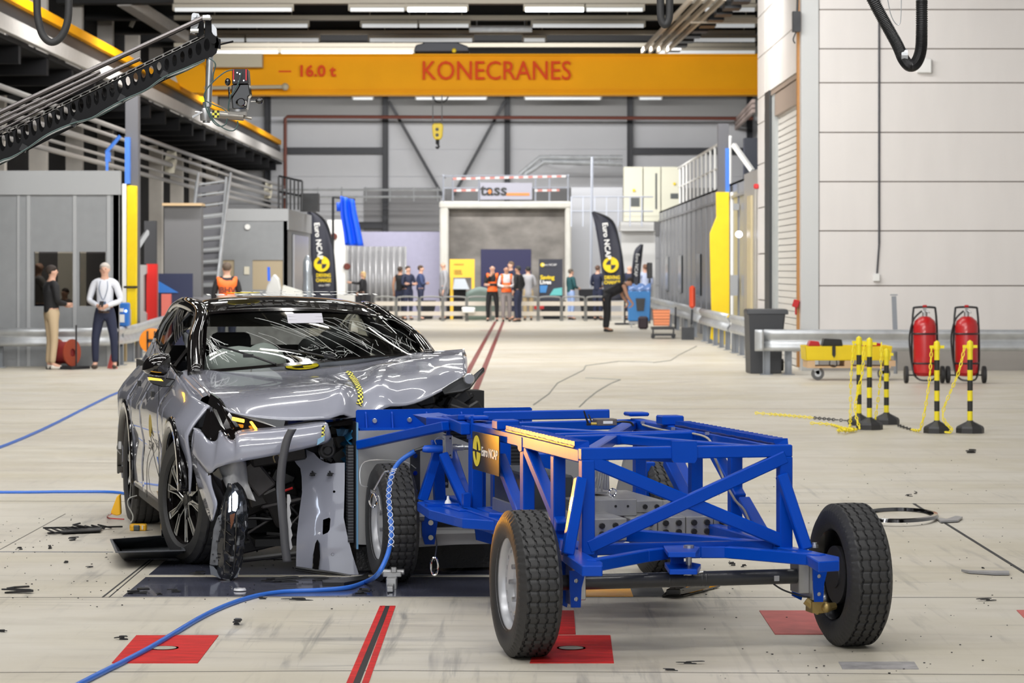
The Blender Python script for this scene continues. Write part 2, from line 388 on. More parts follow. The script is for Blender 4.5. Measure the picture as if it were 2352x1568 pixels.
for py, segs in vis:
    Y = rowY(py); xs = [W3(s[0], 0, Y).x for s in segs]
    for i, (a, c2) in enumerate(segs):
        m = LT2 if (py, a) in BRI else LT
        pos = ['leftmost', 'second from the left', 'third from the left', 'fourth from the left', 'fifth from the left', 'rightmost'][i if i < len(segs)-1 else 5]
        if len(segs) == 2 or i == len(segs)-1: pos = 'rightmost'
        lamp(W3(a, 0, Y).x, W3(c2, 0, Y).x, Y, m, ('brightly lit' if m is LT2 else 'pale')+' strip lamp, %s in the %s' % (pos, names[py]))
    x0, x1 = W3(400, 0, Y).x, W3(1735, 0, Y).x
    b = MB(); b.bb(x0, x1, Y-.05, Y+.05, 8.33, 8.45); tag(b.build('lamp_rail', LH, loc=(0, Y, 8.38)), 'pale mounting rail carrying the '+names[py], 'rail')
# lamps above the crash area, seen as reflections in paint and glass
for Y in (1, 5.5, 10, 14.5, 19, 23.5, 28, 32.5, 41.5, 50.5):
    for x in (-9.5, -6.6, -2.9, 0.0, 3.4):
        lamp(x, x+1.55, Y, LT3, 'strip lamp high above the crash area, outside the picture')
# cable ladders running with the hall, near the white building
b = MB()
for (p0, p1) in (((1475, 118), (1590, -5)), ((1492, 118), (1615, -5)), ((1510, 118), (1640, -5)), ((1530, 118), (1665, -5))):
    b.bar(W3(*p0, 80), W3(*p1, 64.5), .07, .12)
tag(b.build('cable_tray', mat('cable_tray_beige', (.60, .52, .42), .5)), 'bundle of beige cable trays running along the roof beside the girder lettering', 'cable tray')
for k in range(10):
    q = W3(1547, 108, 80).lerp(W3(1702, -5, 64.5), k/9); b = MB(); b.box(q, (.4, .8, .25)); tag(b.build('pipe_bracket', BSTEEL, loc=q), 'dark rusty pipe bracket in the row beside the beige cable trays', 'bracket', 'pipe brackets beside the cable trays')
b = MB(); b.bar(W3(1585, 47, 70), W3(1760, 47, 70), .12, .14); tag(b.build('cross_tray', mat('cable_tray_beige')), 'beige cross tray under the roof left of the white building', 'cable tray')
b = MB(); b.bb(W3(1078, 0, 76).x, W3(1222, 0, 76).x, 75.8, 76.2, W3(0, 73, 76).z, W3(0, 60, 76).z); [b.bar(W3(x, 60, 76), Vector((W3(x, 60, 76).x, 76, ZC)), .03, .03) for x in (1095, 1205)]; tag(b.build('air_vent', GALV), 'long grey air vent under the roof above the crane hoist', 'vent')
for i in range(3):
    q0 = W3(1690, 277+i*9, 107.9); q1 = W3(1731, 232+i*11, 90); b = MB(); b.bar(q0, q1, .1, .12); 
    tag(b.build('conduit', mat('conduit_pinkish', (.42, .33, .30), .5)), ['upper of three short pinkish conduits at the far right below the girder end', 'middle of three short pinkish conduits at the far right below the girder end', 'lowest of three short pinkish conduits at the far right below the girder end'][i], 'conduit')

# ---- overhead crane
YG = 74.0
cr = empty('overhead_crane', W3(1080, 220, YG), 0, 'long yellow overhead crane girder with red lettering across the hall', 'crane')
O = cr.location.copy()
def rel(v): return Vector(v)-O
b = MB(); zt, zb = W3(0, 124, YG).z, W3(0, 218, YG).z; x0, x1 = W3(455, 0, YG).x, 9.8
b.bb(x0, x1, YG+.05, YG+.5, zb+.06, zt-.05); b.bb(x0, x1, YG-.08, YG+.62, zt-.05, zt); b.bb(x0, x1, YG-.08, YG+.62, zb, zb+.05)
b.bar((x0, YG+.03, W3(0, 205, YG).z), (x1, YG+.03, W3(0, 205, YG).z), .03, .03)
b.v = [rel(v) for v in b.v]; b.build('girder', YELD, cr)
b = MB(); xe = W3(475, 0, YG).x
pts = [W3(x, y, YG-.3) for x, y in ((400, 168), (430, 150), (470, 150), (478, 215), (440, 212), (410, 195))]
b.prism(pts, (0, .9, 0)); b.v = [rel(v) for v in b.v]; b.build('end_carriage', YELD, cr)
b = MB(); b.bb(W3(487, 0, YG).x, W3(606, 0, YG).x, YG-.5, YG-.1, W3(0, 157, YG).z, W3(0, 126, YG).z); b.v = [rel(v) for v in b.v]
b.build('control_box', mat('beige_metal', (.42, .38, .28), .5), cr)
b = MB(); b.tube([W3(470, 202, YG-.3), W3(655, 199, YG-.3)], .05, 8); b.ball(W3(655, 199, YG-.3), .1); b.v = [rel(v) for v in b.v]; b.build('buffer_arm', mat('beige_metal'), cr)
RL = mat('crane_lettering_red', (.66, .06, .008), .6, spec=.15)
text('KONECRANES', .72, basis(rel(W3(1140, 164, YG-.09)), (1, 0, 0), (0, 0, 1)), RL, parent=cr, sx=.87, bold=.004)
text('16.0 t', .42, basis(rel(W3(727, 164, YG-.09)), (1, 0, 0), (0, 0, 1)), RL, parent=cr, sx=1.05, bold=.012)
b = MB(); b.bar(W3(640, 164, YG+.03), W3(669, 164, YG+.03), .02, .04); b.v = [rel(v) for v in b.v]; b.build('dash_mark', RL, cr)
# trolley hoist on the girder
b = MB(); pts = [W3(x, y, YG-.2) for x, y in ((950, 119), (955, 103), (972, 99), (975, 96), (1050, 97), (1075, 106), (1078, 118))]; b.prism(pts, (0, 1.4, 0)); b.v = [rel(v) for v in b.v]
h = b.build('hoist_unit', mat('dark_slate', (.03, .035, .05), .5), cr, bevel=.03)
b = MB(); b.ball(W3(1043, 116, YG-.25), (.06, .03, .06)); b.v = [rel(v) for v in b.v]; b.build('yellow_lamp', YEL, h)
hk = empty('crane_hook_block', W3(1005, 320, YG), 0, 'yellow crane hook block hanging on ropes below the girder', 'hook'); H0 = hk.location.copy()
b = MB(); pts = [W3(x, y, YG-.1)-H0 for x, y in ((992, 288), (996, 283), (1014, 283), (1018, 288), (1016, 312), (1012, 320), (998, 320), (994, 312))]; b.prism(pts, (0, .22, 0)); b.build('block', YEL, hk, bevel=.02)
for y in (297, 310): b = MB(); b.lathe([(.045, -.02), (.045, 0)], W3(1004, y, YG-.1)-H0, 'Y', 10); b.build('sheave_pin', DARK, hk)
b = MB(); b.tube([W3(1005, 320, YG)-H0, W3(1005, 331, YG)-H0], .05, 8); b.tube(spline([W3(1005, 331, YG)-H0, W3(1008, 336, YG)-H0, W3(1005, 340, YG)-H0, W3(1001, 337, YG)-H0], 4), .03, 6); b.build('hook', BSTEEL, hk)
b = MB()
for x in (994, 1015): b.tube([W3(x, 286, YG)-H0, W3(x, 219, YG)-H0], .015, 5)
b.build('rope', BSTEEL, hk)
b = MB(); b.tube(spline([W3(996, 222, YG), W3(1002, 234, YG), W3(1020, 234, YG), W3(1030, 222, YG)], 6), .02, 6); tag(b.build('festoon_cable', BSTEEL), 'small dark cable loop hanging under the girder beside the hook ropes', 'cable')

# ---- left gallery: crane runway, walkway, pipes
GX = -9.0
def gy(px): return -GX*FPX/(CX-px)
b = MB(); b.bb(GX-.1, GX+.02, 30, 106, 6.5, 6.68); tag(b.build('crane_runway_rail', YELD, loc=(GX, 30, 6.5)), 'long yellow conductor rail along the left side of the hall', 'rail')
b = MB(); b.bb(GX-.3, GX-.1, 30, 107, 6.2, 6.5); b.bb(GX-.35, GX-.1, 30, 107, 6.44, 6.5); tag(b.build('runway_girder', BSTEEL, loc=(GX, 30, 6)), 'black runway girder under the yellow conductor rail', 'girder')
b = MB(); b.bb(GX-.02, GX+.1, 30, 107, 5.88, 6.16); tag(b.build('walkway_fascia', mat('pale_fascia', (.50, .48, .46), .5, noise=.06), loc=(GX, 30, 5.5)), 'long pale grey edge beam of the left side walkway', 'beam')
b = MB(); b.bb(XL+.45, GX-.03, 30, 107, 5.78, 5.86)
for y in range(32, 107, 3): b.bb(XL+.45, GX-.03, y, y+.25, 5.45, 5.8)
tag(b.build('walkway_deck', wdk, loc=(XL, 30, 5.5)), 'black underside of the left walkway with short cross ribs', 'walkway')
b = MB(); n = 0
for y in range(31, 107, 3):
    b.bb(GX-.63, GX-.59, y, y+.04, 5.86, 7.0)
b.bb(GX-.63, GX-.6, 30, 107, 6.96, 7.0)
tag(b.build('walkway_railing', mat('railing_grey', (.12, .12, .13), .5), loc=(GX-.6, 30, 6)), 'thin grey railing with many posts along the left walkway', 'railing')
PIL = mat('pale_pilaster', (.50, .47, .43), .6, noise=.12, nscale=1.5)
for i, y in enumerate([44+5.4*k for k in range(12)]):
    b = MB(); b.add([(XL, y, 0), (XL+.42, y, 0), (XL+.42, y, 8.7), (XL, y, 9.4), (XL, y+.3, 0), (XL+.42, y+.3, 0), (XL+.42, y+.3, 8.7), (XL, y+.3, 9.4)],
        [(0, 1, 2, 3), (4, 5, 6, 7), (0, 1, 5, 4), (1, 2, 6, 5), (2, 3, 7, 6), (3, 0, 4, 7)])
    tag(b.build('wall_pilaster', PIL, loc=(XL, y, 0)), 'pale upright pilaster against the black left side wall', 'pilaster', 'pale pilasters of the left side wall')
pg = mat('grey_pipe', (.34, .33, .32), .4, .3)
PLN = {0: 'topmost', 1: 'second', 2: 'third', 3: 'fourth', 4: 'lowest'}
for k, (z, r, xx) in enumerate(((4.88, .055, GX+.1), (4.66, .04, GX+.15), (4.45, .07, GX+.05), (4.22, .035, GX), (4.05, .055, GX-.05))):
    b = MB(); b.tube([(xx, 34, z), (xx, 88, z-.05), (xx, 106, z)], r, 8); tag(b.build('side_pipe', pg, smooth=True), '%s of the long grey pipes running along the left side' % PLN[k], 'pipe', 'long grey pipes on the left side')
for q, lab in (((392, 372), 'cream heater box on the left pipes above the staircase'), ((616, 437), 'cream heater box at the far end of the left pipes')):
    v = W3(*q, gy(q[0])); b = MB(); b.box(v, (.25, .7, .3), M=Matrix.Rotation(.5, 3, 'X')); tag(b.build('heater', mat('cream', (.66, .62, .50), .5), loc=v), lab, 'heater')
b = MB(); b.bar(W3(285, 0, 70), W3(420, 85, 76), .35, .3); tag(b.build('roof_strut', mat('pale_fascia')), 'pale slanting beam in the upper left roof', 'beam')
b = MB(); b.bar(W3(300, 62, 75), W3(318, 22, 75), .1, .1); b.bar(W3(318, 22, 75), Vector((W3(318, 22, 75).x, 75, ZC)), .04, .04); tag(b.build('hanging_lamp', LH), 'small bright fitting hanging in the upper left roof', 'lamp')
# ================================================================ WHITE BUILDING ON THE RIGHT
BX, BY, BH = 4.82, 46.0, 8.42            # near left corner; runs to the right and into the depth
pan = mat('white_panel', (.70, .67, .65), .42, noise=.025, nscale=1.2, stretch=(2.5, 1, .5)); seam = mat('panel_seam', (.20, .17, .15), .7)
bd = empty('white_building', (BX, BY, 0), 0, 'large white panelled building inside the hall on the right', 'building')
def lb(b, name, m, **k):
    b.v = [v-Vector((BX, BY, 0)) for v in b.v]; return b.build(name, m, bd, **k)
seams = [775, 656, 530, 417, 304, 190, 112, 22]
zs = [0.0, .42]+[W3(0, y, BY).z for y in (775, 656, 530, 417, 304, 190, 112, 22)]+[7.2, 7.9, BH]
b = MB()
xs = W3(1882, 0, BY).x
for z0, z1 in zip(zs[1:], zs[2:]): b.bb(xs, XR-.02, BY, BY+.15, z0+.01, z1-.01)
lb(b, 'wall_panel', pan)
b = MB(); b.bb(BX+.05, XR-.02, BY+.02, BY+.2, .0, BH); lb(b, 'panel_joint', seam)
b = MB(); b.bb(BX+.3, XR-.02, BY-.01, BY+.1, 0, .42); lb(b, 'plinth', mat('plinth_grey', (.33, .31, .29), .6))
b = MB(); b.bb(BX, xs-.015, BY-.02, BY+.2, 0, BH); lb(b, 'corner_panel', mat('corner_panel_grey', (.55, .56, .56), .45))
# left face, in depth, with roller shutter opening
YE = 54.2; D0, D1 = 46.35, 52.4; DZ = 5.05
b = MB()
zz = [0, 1.1, 2.0, 2.9, 3.75, 4.55, DZ, 5.85, 6.65, 7.5, BH]
for z0, z1 in zip(zz, zz[1:]):
    b.bb(BX, BX+.15, D1+.25, YE, z0+.012, z1-.012)
    if z0 >= DZ-.01: b.bb(BX, BX+.15, BY+.3, D1+.2, z0+.012, z1-.012)
b.bb(BX, BX+.15, BY+.2, D0, 0, BH)
lb(b, 'side_panel', pan)
b = MB(); b.bb(BX+.03, BX+.2, D1+.2, YE, 0, BH); b.bb(BX+.03, BX+.2, BY+.3, D1+.2, DZ, BH); b.bb(BX+.3, XR-.1, YE-.1, YE, 0, BH); b.bb(BX, BX+2, D1+1.6, YE, BH-.1, BH); lb(b, 'side_joint', seam)
b = MB(); b.bb(BX-.01, BX+.25, D1-.75, D1+.2, 0, DZ+.02); lb(b, 'door_track', mat('dark_track', (.03, .032, .034), .5))
b = MB(); b.bb(BX+.04, BX+.3, D1-1.35, D1-.78, 0, DZ); lb(b, 'door_jamb', mat('jamb_grey', (.36, .38, .38), .5))
b = MB(); b.bb(BX+.02, BX+.32, D0+.3, D1+.2, DZ-.08, DZ); b.bb(BX+.04, BX+.3, D0+.5, D1-1.3, DZ-.5, DZ-.1); lb(b, 'door_head', mat('door_head_brown', (.28, .22, .18), .5))
b = MB()
z = 0.02
while z < DZ-.12:
    b.add([(BX+.10, D0+.2, z), (BX+.10, D1-1.3, z), (BX+.10, D1-1.3, z+.10), (BX+.10, D0+.2, z+.10), (BX+.13, D0+.2, z+.118), (BX+.13, D1-1.3, z+.118)], [(0, 1, 2, 3), (3, 2, 5, 4)]); z += .118
b.bb(BX+.14, BX+.18, D0+.2, D1-1.3, 0, DZ)
lb(b, 'roller_shutter', mat('shutter_white', (.62, .60, .56), .45))
b = MB(); b.bb(BX-.04, BX+.06, D0-.12, D0+.05, .05, 7.3); lb(b, 'brown_guide', mat('brown_guide', (.42, .20, .06), .5))
v0 = Vector((BX, BY, 0))
b = MB(); b.box(W3(1829, 50, BY-.05), (.13, .15, .34)); b.tube(spline([W3(1829, 72, BY-.05), W3(1822, 90, BY-.05), W3(1826, 100, BY-.05)], 5), .012, 5); b.tube([W3(1831, 30, BY-.05), W3(1833, -20, BY-.05)], .02, 5)
tag(b.build('junction_box', DARK), 'dark junction box high on the corner of the white building', 'box')
b = MB(); b.tube([W3(2019, -20, BY-.02), W3(2019, 560, BY-.02)], .018, 6); b.tube([W3(2019, 560, BY-.02), W3(2014, 630, BY-.02)], .016, 6)
tag(b.build('wall_cable', mat('cable_grey', (.06, .06, .07), .5)), 'thin dark cable running straight down the white panel wall', 'cable')
b = MB(); b.box(W3(2013, 637, BY-.04), (.11, .08, .13)); tag(b.build('wall_socket', WHITE, bevel=.01), 'small white socket box at the lower end of the wall cable', 'socket')
b = MB(); b.box(W3(2122, 151, BY-.05), (.24, .1, .24)); tag(b.build('wall_box', WHITE, bevel=.01), 'square white box high on the panel wall beside the hanging hose', 'box')
b = MB(); b.box(W3(1737, 428, 54), (.1, .1, .1)); tag(b.build('red_beacon', RED, smooth=True, bevel=.02), 'small red beacon on the far edge of the white building', 'beacon')
b = MB(); v = W3(1828, 697, 46.2); b.box(v, (.1, .1, .13), M=Matrix.Rotation(.3, 3, 'Y')); b.box(v+Vector((0, 0, -.12)), (.03, .04, .14)); tag(b.build('door_lever', RED, bevel=.01), 'red door handle on the brown guide above the crash rail', 'handle')

# ================================================================ W-BEAM CRASH BARRIERS
def wprofile():
    return [(0, .155), (.035, .15), (.06, .12), (.06, .085), (.02, .03), (.0, 0), (.02, -.03), (.06, -.085), (.06, -.12), (.035, -.15), (0, -.155)]
def barrier(name, path, zc, posts, label, side=1, sc=1.0, psz=.1):
    """path: floor points; profile bulges to the side normal"""
    o = Vector((path[0][0], path[0][1], 0)); e = empty(name, o, 0, label, 'crash barrier')
    b = MB(); rows = []
    for i, pt in enumerate(path):
        a = Vector((*path[max(i-1, 0)][:2], 0)); c2 = Vector((*path[min(i+1, len(path)-1)][:2], 0)); d = (c2-a).normalized(); n = Vector((d.y, -d.x, 0))*side
        rows.append([Vector((pt[0], pt[1], zc))+n*u*sc+Vector((0, 0, w*sc))-o for u, w in wprofile()])
    b.grid(rows); b.build('beam', GALV, e, smooth='all', solid=.008, off=0)
    for q in posts:
        b = MB(); q = Vector((q[0], q[1], 0))-o; h = zc+.08
        b.bb(q.x-psz/2, q.x+psz/2, q.y-.01, q.y+.01, 0, h); b.bb(q.x-psz/2, q.x-psz/2+.012, q.y-.05, q.y+.05, 0, h); b.bb(q.x+psz/2-.012, q.x+psz/2, q.y-.05, q.y+.05, 0, h)
        b.bb(q.x-psz*.9, q.x+psz*.9, q.y-.09, q.y+.09, 0, .012); b.build('post', mat('post_grey', (.27, .29, .32), .5), e)
    return e
# right, in front of the white building
ex = FL(1793, 873); exz = .62
pts = [(4.02, 44.0), (4.15, 43.95), (5, 43.95), (6, 43.95), (8, 43.95), (10.4, 43.95)]
e = barrier('crash_barrier', pts, .56, [(FL(1793, 874).x, 44.2), (FL(1846, 874).x, 44.2), (6.6, 44.2), (8.4, 44.2)], 'silver crash barrier standing in front of the white building', side=1, sc=1.1, psz=.11)
b = MB(); b.grid([[Vector((-.02+.14*math.cos(t), -.05+0*t, w))+Vector((.0, .1*math.sin(t), .56)) for w in (-.17, -.12, -.06, 0, .06, .12, .17)] for t in [PI*.5+PI*k/8 for k in range(9)]])
b.build('rounded_end', GALV, e, smooth='all', solid=.008)
# right, running into the depth along the grey cabins
pp = [FL(x, y, .0) for x, y in ((1718, 868), (1640, 812), (1580, 780), (1540, 758), (1505, 742))]
pp = [(4.35, 45.5), (4.28, 50), (4.25, 55.5), (4.3, 66), (4.4, 78), (4.6, 92)]
def along(n, path):
    L = [0]
    for a, c2 in zip(path, path[1:]): L.append(L[-1]+math.dist(a, c2))
    out = []
    for k in range(n):
        t = L[-1]*k/(n-1)
        for i in range(len(path)-1):
            if t <= L[i+1]+1e-6: u = (t-L[i])/(L[i+1]-L[i]); out.append((path[i][0]+(path[i+1][0]-path[i][0])*u, path[i][1]+(path[i+1][1]-path[i][1])*u)); break
    return out
seg1 = [(4.45, 50.2), (4.42, 55.5)]; seg2 = [(4.42, 56), (4.42, 64.5)]; seg3 = [(4.45, 65), (4.5, 78), (4.55, 92)]
ps = lambda path, n: [(x+.08, y) for x, y in along(n, path)]
barrier('crash_barrier', [(x, y) for x, y in seg1], .60, ps(seg1, 5), 'nearest grey crash barrier section leading to the black wheeled bin', side=-1, sc=1.15)
barrier('crash_barrier', seg2, .60, ps(seg2, 6), 'crash barrier section passing in front of the yellow column cover', side=-1, sc=1.15)
barrier('crash_barrier', seg3, .60, ps(seg3, 8), 'farthest crash barrier section along the grey cabins on the right', side=-1, sc=1.15)
# left barrier
LB = [(-9.4, 47.2), (-8.3, 47.2), (-7.5, 47.25), (-7.0, 47.7), (-6.9, 49.3), (-7.05, 52), (-7.3, 55), (-7.6, 59.5)]
barrier('crash_barrier', LB, .53, [(-8.9, 47.45), (-7.62, 47.45), (-6.98, 48.6), (-7.02, 50.3), (-7.18, 52.6), (-7.45, 56)], 'silver crash barrier curving behind the two men on the left', side=1, sc=1.0, psz=.13)

# ================================================================ GREY CABINS
CAB = mat('cabin_grey', (.25, .26, .27), .5, noise=.04); CABL = mat('cabin_light', (.36, .37, .38), .5)
# left near cabin
xw, y0 = W3(273, 0, 48).x, 48.0
cb = empty('test_cabin', (xw, y0, 0), 0, 'grey panelled control cabin with windows behind the two men', 'cabin'); o = Vector((xw, y0, 0))
def cw(px): return W3(px, 0, y0).x-xw
ztop = W3(0, 392, 48).z
b = MB()
wins = ((78, 167, 580, 703), (182, 243, 580, 703))
zc2 = lambda y: W3(0, y, 48).z
edges = [cw(-120), cw(0), cw(40), cw(78), cw(167), cw(182), cw(243), 0]
b.bb(cw(-120), 0, 0, .1, zc2(578), ztop-.42); b.bb(cw(-120), 0, 0, .1, 0, zc2(703))
b.bb(cw(-120), cw(78), 0, .1, zc2(703), zc2(578)); b.bb(cw(167), cw(182), 0, .1, zc2(703), zc2(578)); b.bb(cw(243), 0, 0, .1, zc2(703), zc2(578))
b.prism([(0, 0, 0), (-1.0, 6, 0), (-1.1, 6, 0), (-.1, 0, 0)], (0, 0, ztop)); b.bb(cw(-120), -1.0, 5.9, 6, 0, ztop-.1)
b.build('cabin_wall', CAB, cb)
b = MB(); b.bb(cw(-120), .03, -.05, .1, ztop-.42, ztop); b.build('cornice', CABL, cb)
b = MB()
for p1 in (66, 172, 250): b.bb(cw(p1)-.03, cw(p1)+.03, -.02, 0, 0, ztop-.42)
b.bb(cw(40), cw(45), -.02, 0, 0, ztop); b.build('panel_trim', CABL, cb)
wg = glass('cabin_glass', (.62, .62, .60), .25)
for i, (a1, a2, c1, c2) in enumerate(wins):
    b = MB(); b.bb(cw(a1)+.01, cw(a2)-.01, .04, .05, zc2(c2)+.01, zc2(c1)-.01); b.build('window_pane', wg, cb)
b = MB(); b.bb(cw(150), cw(243), 2.5, 3.2, 0, .95); b.build('counter', mat('pale_wood', (.5, .38, .2), .5), cb)
b = MB(); b.bb(cw(-40), -.85, 4.5, 4.6, 0, ztop-.2); b.build('rear_panel', stripes('warm_curtain', (.50, .45, .38), (.10, .09, .09), 1.1, 'X', duty=.6), cb)
b = MB(); b.bb(-.85, -.02, -.01, 0, zc2(703), ztop-.45); 
# far left cabin with stairs
y1 = 70.0; xc0, xc1 = W3(395, 0, y1).x, W3(660, 0, y1).x; zt2 = W3(0, 482, y1).z
cb2 = empty('test_cabin', (xc1, y1, 0), 0, 'low grey cabin behind the metal staircase, left of the flag', 'cabin')
def c2w(px): return W3(px, 0, y1).x-xc1
z2 = lambda y: W3(0, y, y1).z
b = MB(); b.bb(c2w(395), 0, 0, .1, z2(597), zt2); b.bb(c2w(395), 0, 0, .1, 0, z2(665)); b.bb(c2w(395), c2w(512), 0, .1, z2(665), z2(597)); b.bb(c2w(538), c2w(580), 0, .1, z2(665), z2(597)); b.bb(c2w(650), 0, 0, .1, z2(665), z2(597))
b.bb(-.1, 0, 0, 8, 0, zt2); b.bb(c2w(395), 0, 0, 8, zt2-.1, zt2); b.build('cabin_wall', CAB, cb2)
b = MB(); b.bb(c2w(395), .02, -.03, 0, zt2-.28, zt2+.03); b.bb(0, .03, 0, 8, zt2-.5, zt2+.02); b.build('cornice', CABL, cb2)
b = MB(); b.bb(c2w(512), c2w(538), .05, .07, z2(665), z2(597)); b.bb(c2w(580), c2w(650), .05, .07, z2(665), z2(597)); b.split('window_pane', mat('lit_window', (.42, .34, .22), .3), cb2)
b = MB(); b.lathe([(.07, -.08), (.07, 0)], (c2w(569), -.0, z2(521)), 'Y', 14); b.build('round_light', WHITE, cb2)
b = MB(); b.bb(c2w(561), c2w(573), -.04, 0, z2(630), z2(612)); b.build('switch_plate', mat('cream'), cb2)
b = MB(); b.bb(0.02, .06, 1.5, 6.5, .3, 2.6); b.build('side_sheet', mat('plastic_sheet', (.48, .49, .52), .25), cb2)
# staircase
ys = 64.0
st = empty('metal_staircase', FL(455, 785), 0, 'steep galvanised staircase leading up to the left walkway', 'staircase'); so = st.location.copy()
bl, br = W3(432, 690, ys), W3(505, 690, ys); tl, tr = W3(452, 425, ys+3), W3(521, 415, ys+3)
for nm, p0, p1 in (('stringer', W3(416, 787, ys-1), tl), ('stringer', W3(490, 787, ys-1), tr)):
    b = MB(); b.bar(p0-so, p1-so, .05, .26, (0, -1, 0)); b.build(nm, GALV, st)
for dx in (418, 492):
    b = MB(); p0 = W3(dx, 700, ys-1); p1 = W3(dx+38, 398, ys+3); b.tube([p0-so, p1-so], .035, 6); b.build('handrail', GALV, st)
b = MB()
for k in range(14):
    t = k/13; q = W3(420, 765, ys-1).lerp(tl, t); r = W3(494, 765, ys-1).lerp(tr, t); b.bar(q-so, r-so, .28, .04, (0, 0, 1))
b.split('tread', mat('tread_grey', (.26, .27, .28), .5), st)
b = MB()
for k in range(13):
    t = (k+.5)/13; q = W3(420, 765, ys-.8).lerp(tl, t); r = W3(494, 765, ys-.8).lerp(tr, t); b.bar(q-so, r-so, .02, .17, (0, 0, 1))
b.split('riser', mat('riser_dark', (.09, .09, .10), .6), st)
# roof railing on far left cabin and grey box pieces
b = MB(); yy = 74
for x in range(640, 700, 9): b.tube([W3(x, 482, yy), W3(x, 405+(x-640)*.2, yy)], .03, 5)
b.tube([W3(640, 404, yy), W3(694, 416, yy)], .03, 5); b.tube([W3(640, 440, yy), W3(694, 450, yy)], .03, 5)
tag(b.build('roof_railing', BSTEEL), 'black railing on the roof of the low grey cabin', 'railing')
b = MB(); b.box(W3(712, 465, 76), (.5, .6, .5)); tag(b.build('roof_unit', DARK), 'dark machine box above the cabin beside the left flag', 'machine')
b = MB(); p = W3(422, 470, 62.65); b.box(p, (.9, .7, .06)); tag(MB().bb(p.x-.42, p.x+.42, 62.45, 62.9, 0, p.z-.03).build('grey_cabinet', mat('cabinet_dark', (.12, .12, .125), .5), loc=(p.x, 62, 0)), 'tall grey cabinet standing left of the metal staircase', 'cabinet'); tag(b.build('wooden_board', mat('wood_board', (.45, .32, .18), .6)), 'wooden board lying beside the top of the staircase', 'board')
# right long cabin wall (runs into depth)
cx = 4.95
rc = empty('test_cabin', (cx, 58.3, 0), 0, 'long grey metal cabin running into the depth on the right', 'cabin')
b = MB(); b.bb(0, .1, 0, 35, 0, 3.65); b.bb(0, 4, 34.9, 35, 0, 3.65); b.bb(0, 4, 0, 35, 3.6, 3.65); b.build('cabin_wall', mat('cabin_metal', (.30, .31, .33), .33, .35, noise=.1, nscale=1), rc)
b = MB()
for k in range(18): b.bb(-.03, 0, k*2.0, k*2.0+.06, 0, 3.6)
b.bb(-.04, .0, 0, 35, 3.3, 3.36); b.build('wall_rib', mat('rib_grey', (.20, .205, .22), .4), rc)
for y, h, w in ((7.2, 2.1, 1.2), (14, 2.1, 1.3), (22, 2.1, 1.5), (29, 2.1, 1.3)):
    b = MB(); b.bb(-.05, 0, y, y+w, 1.0 if y != 7.2 else .1, h); b.build('window_pane', mat('dark_pane', (.11, .12, .13), .15), rc)
# metal column between cabin and white building, warm sheet
b = MB(); b.bb(BX+.05, BX+.15, 54.5, 58, .0, 3.7); b.bb(BX+.03, BX+.05, 55.2, 56.5, .2, 3.3)
tag(b.build('metal_door', mat('brushed_warm', (.44, .42, .38), .3, .5)), 'brushed metal door leaf between the yellow cover and the white building', 'door')
b = MB(); b.bb(BX-.01, BX+.04, 55.7, 56.6, .3, 3.2); tag(b.build('door_strip', mat('warm_strip', (.50, .42, .25), .4)), 'warm beige strip on the brushed metal door', 'panel')
b = MB(); b.lathe([(.07, -.06), (.07, 0)], W3(1697, 538, 57), 'Y', 16); tag(b.build('wall_lamp', mat('blue_white_lamp', (.9, .9, 1), .3, emit=(.75, .82, 1), es=3)), 'small glowing bluish lamp beside the yellow column cover', 'lamp')
# crane columns with yellow covers, both sides
def padded(x, y, w, lab, mirror=1):
    e = empty('padded_column', (x, y, 0), 0, lab, 'column')
    b = MB(); b.bb(-.12, .12, .15, .45, 0, 5.0); b.build('steel_column', mat('column_grey', (.10, .10, .11), .5), e)
    return e
YC = 62.0; xr0 = W3(1663, 0, YC).x
e = padded(xr0, YC, 0, 'yellow padded column cover behind the crash barrier on the right')
prof = [W3(x, y, YC) for x, y in ((1645, 441), (1675, 441), (1676, 800), (1632, 778), (1635, 742), (1631, 560), (1631, 535), (1646, 498))]
b = MB(); b.prism([v-e.location for v in prof], (0, .14, 0)); b.build('yellow_cover', mat('yellow_vinyl', (.76, .54, 0), .4, noise=.05, nscale=3), e, bevel=.01)
b = MB(); b.bb(W3(1667, 0, YC).x-xr0, W3(1676, 0, YC).x-xr0, .05, .2, W3(0, 441, YC).z, W3(0, 340, YC).z); b.build('blue_upper', mat('blue_column', (.05, .18, .62), .4), e)
b = MB(); b.bb(W3(1678, 0, YC).x-xr0, W3(1683, 0, YC).x-xr0, .0, .1, 0, W3(0, 441, YC).z); b.build('white_edge', WHITE, e)
b = MB(); b.box(W3(1686, 655, 60)-e.location, (.15, .2, .45)); b.box(W3(1690, 475, 60)-e.location, (.12, .2, .14)); b.build('switch_box', CABL, e)
YC = 52.0; xl0 = W3(300, 0, YC).x
e = padded(xl0, YC, 0, 'yellow padded column cover beside the near grey cabin on the left')
prof = [W3(x, y, YC) for x, y in ((291, 425), (314, 427), (313, 742), (308, 795), (293, 792), (291, 742))]
b = MB(); b.prism([v-e.location for v in prof], (0, .14, 0)); b.build('yellow_cover', mat('yellow_vinyl'), e, bevel=.01)
b = MB(); b.bb(W3(287, 0, YC).x-xl0, W3(298, 0, YC).x-xl0, -.02, .14, W3(0, 422, YC).z, W3(0, 315, YC).z); b.build('blue_upper', mat('blue_column'), e)
b = MB(); b.bb(W3(281, 0, YC).x-xl0, W3(290, 0, YC).x-xl0, -.02, .1, 0, W3(0, 422, YC).z); b.build('white_edge', WHITE, e)
b = MB(); b.bb(-.13, .13, -.02, 0, W3(0, 659, YC).z-.02, W3(0, 659, YC).z+.02); b.build('strap', BLACK, e)
